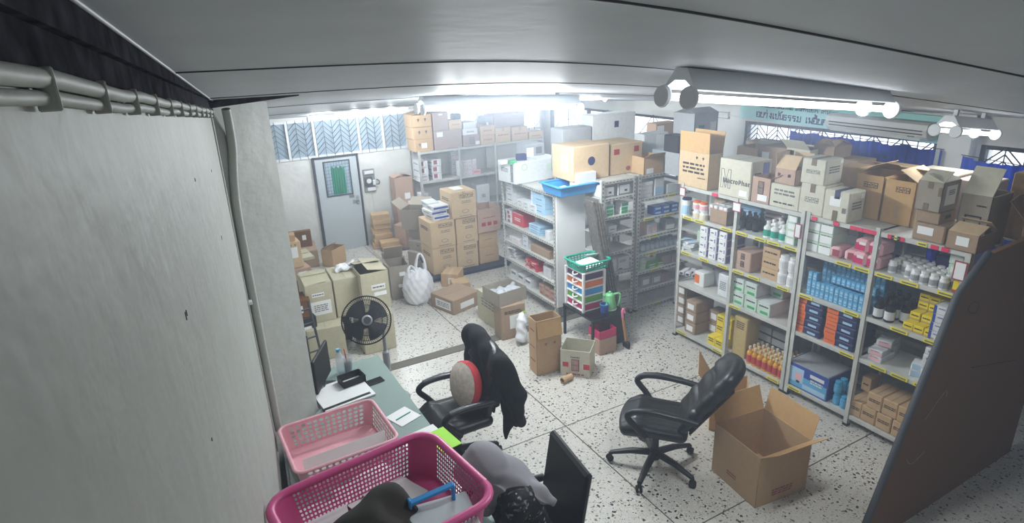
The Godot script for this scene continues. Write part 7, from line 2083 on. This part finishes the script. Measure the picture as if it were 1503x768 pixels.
func floor_cartons() -> void:
	var p: Node3D
	var q: Node3D
	carton("lower cream carton at left under the labelled one, by the desk", Vector3(1.137, 0, -6.927), Vector3(0.423, 0.408, 0.55), -7.569, "cream", {"seam": true})
	carton("lower cream carton standing right of the dark gap", Vector3(1.69, 0, -6.73), Vector3(0.389, 0.466, 0.45), -0.887, "cream", {"seam": true})
	carton("top cream carton with two white labels, left of three", Vector3(1.131, 0.408, -7.094), Vector3(0.315, 0.477, 0.5), -1.045, "cream", {"seam": true, "open": [8, -1, 10, 4], "flap": 0.26, "m": ["f paper -0.05 0.23 0.45 0.10", "f paper 0.0 -0.12 0.75 0.36", "f bars -0.05 0.23 0.4 0.05 print", "f bars 0 -0.12 0.5 0.2 print_grey"]})
	carton("top cream carton in the middle of three, holding the white parcel", Vector3(1.463, 0.408, -7.097), Vector3(0.305, 0.485, 0.5), -2.648, "cream", {"seam": true})
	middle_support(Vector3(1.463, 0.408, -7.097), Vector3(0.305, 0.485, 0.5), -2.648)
	carton("top cream carton with lifted flaps, right of three", Vector3(1.762, 0.466, -6.944), Vector3(0.338, 0.482, 0.5), -1.454, "cream", {"open": [-1, 10, 12, -1], "flap": 0.24, "m": ["f paper 0.1 0.1 0.5 0.14", "f bars 0.1 0.1 0.4 0.06 print", "f paper 0.15 -0.08 0.45 0.1"]})
	parcel(Vector3(1.506, 0.893, -7.159))
	carrier_bag(Vector3(2.623, 0, -7.675))
	carton("open grey carton with a spread flap left of the carrier bag", Vector3(2.477, 0, -8.142), Vector3(0.282, 0.507, 0.4), -7.461, "kraft_grey", {"open": [-1, -1, 60, 130], "flap": 0.24, "m": ["f paper 0.15 0.25 0.3 0.12", "f paper 0 -0.1 0.2 0.1"], "in": "kraft_grey"})
	carton("large upright grey cardboard flap behind the open grey carton", Vector3(2.685, 0, -8.944), Vector3(0.443, 0.36, 0.05), -59.269, "kraft_grey", {})
	carton("brown carton with two white labels in front of the carrier bag", Vector3(3.015, 0, -7.272), Vector3(0.489, 0.213, 0.5), -72.919, "kraft_dull", {"seam": true, "m": ["f paper 0.05 0 0.65 0.55", "f bars 0.05 0 0.5 0.35 print_grey", "r paper 0 -0.05 0.5 0.4"]})
	carton("small kraft box with a label leaning behind the brown labelled carton", Vector3(3.327, 0, -8.083), Vector3(0.27, 0.212, 0.32), -40.264, "kraft", {"tape": "kraft_light", "m": ["f paper 0.1 -0.05 0.35 0.5"]})
	carton("smaller kraft box low at the right behind the labelled carton", Vector3(3.32, 0, -7.793), Vector3(0.252, 0.141, 0.26), -9.479, "kraft", {"m": ["f paper 0 0 0.3 0.4"]})
	carton("cream carton lying open beside the grey tray of wrap", Vector3(3.171, 0, -6.431), Vector3(0.604, 0.415, 0.12), -87.663, "cream", {"seam": true, "m": ["f bars 0 0.2 0.6 0.3 print_grey"]})
	carton("brown box with a white label under the grey tray", Vector3(3.208, 0, -6.039), Vector3(0.331, 0.449, 0.22), -2.998, "kraft_dull", {"m": ["f paper 0.1 0 0.5 0.4", "f bars 0 0.3 0.7 0.1 print"]})
	carton("shallow grey tray full of clear bubble wrap", Vector3(3.209, 0.449, -6.149), Vector3(0.414, 0.178, 0.36), 6.81, "kraft_grey", {"open": [-1, -1, -1, -1], "name": "tray", "cat": "tray"})
	bubble_wrap(Vector3(3.209, 0.469, -6.149), Vector3(0.414, 0.178, 0.36))
	carton("tall open kraft carton with a folded down front flap", Vector3(3.122, 0, -5.068), Vector3(0.304, 0.653, 0.189), -5.371, "kraft", {"open": [258, -1, -1, -1], "flap": 0.2, "m": ["l bars 0 0.3 0.6 0.05 print_red", "l bars 0 0 0.6 0.05 print_red", "l bars 0 -0.25 0.6 0.05 print_red", "f arrows 0.05 0.06 0.5 0.05 red_dull", "f tape 0.05 0.12 0.16 0.12 tape_clear"], "in": "kraft_orange"})
	waste_bag(Vector3(3.19, 0, -5.751))
	carton("small white open carton with red print before the black table", Vector3(3.412, 0, -4.859), Vector3(0.328, 0.314, 0.3), -46.737, "cream_white", {"open": [-1, -1, -1, -1], "m": ["f band -0.32 -0.05 0.2 0.18 red", "f band 0.38 -0.08 0.2 0.2 red", "f icons 0.0 -0.05 0.25 0.45 red_dull", "f bars 0 0.25 0.3 0.06 print", "f bars 0 -0.4 0.6 0.1 red_dull"], "in": "kraft"})
	p = thing("cardboard_roll", "short cardboard tube lying before the small white carton", "roll", Vector3(3.174, 0.035, -4.724), 10)
	put("tube", lathe_mesh([V(0.026, -0.07), V(0.034, -0.07), V(0.034, 0.07), V(0.026, 0.07), V(0.026, -0.07)], 16, Transform3D(Basis(Vector3.BACK, PI / 2), Vector3.ZERO)), M.kraft, p)
	carton("large open kraft carton with four spread flaps, nearest the camera", Vector3(3.617, 0, -2.617), Vector3(0.498, 0.463, 0.511), -96.692, "kraft", {"open": [-1, 140, 104, 112], "flap": 0.2, "m": ["f bars -0.05 -0.25 0.2 0.1 red_dull", "r bars 0 -0.3 0.4 0.14 red_dull"], "in": "kraft_orange"})
	carton("open kraft box with a dark inside between the chair and rack", Vector3(4.063, 0, -3.335), Vector3(0.33, 0.36, 0.45), -46.656, "kraft_orange", {"open": [160, -1, -1, 120], "flap": 0.26, "in": "kraft_orange"})
	cardboard_sheet()
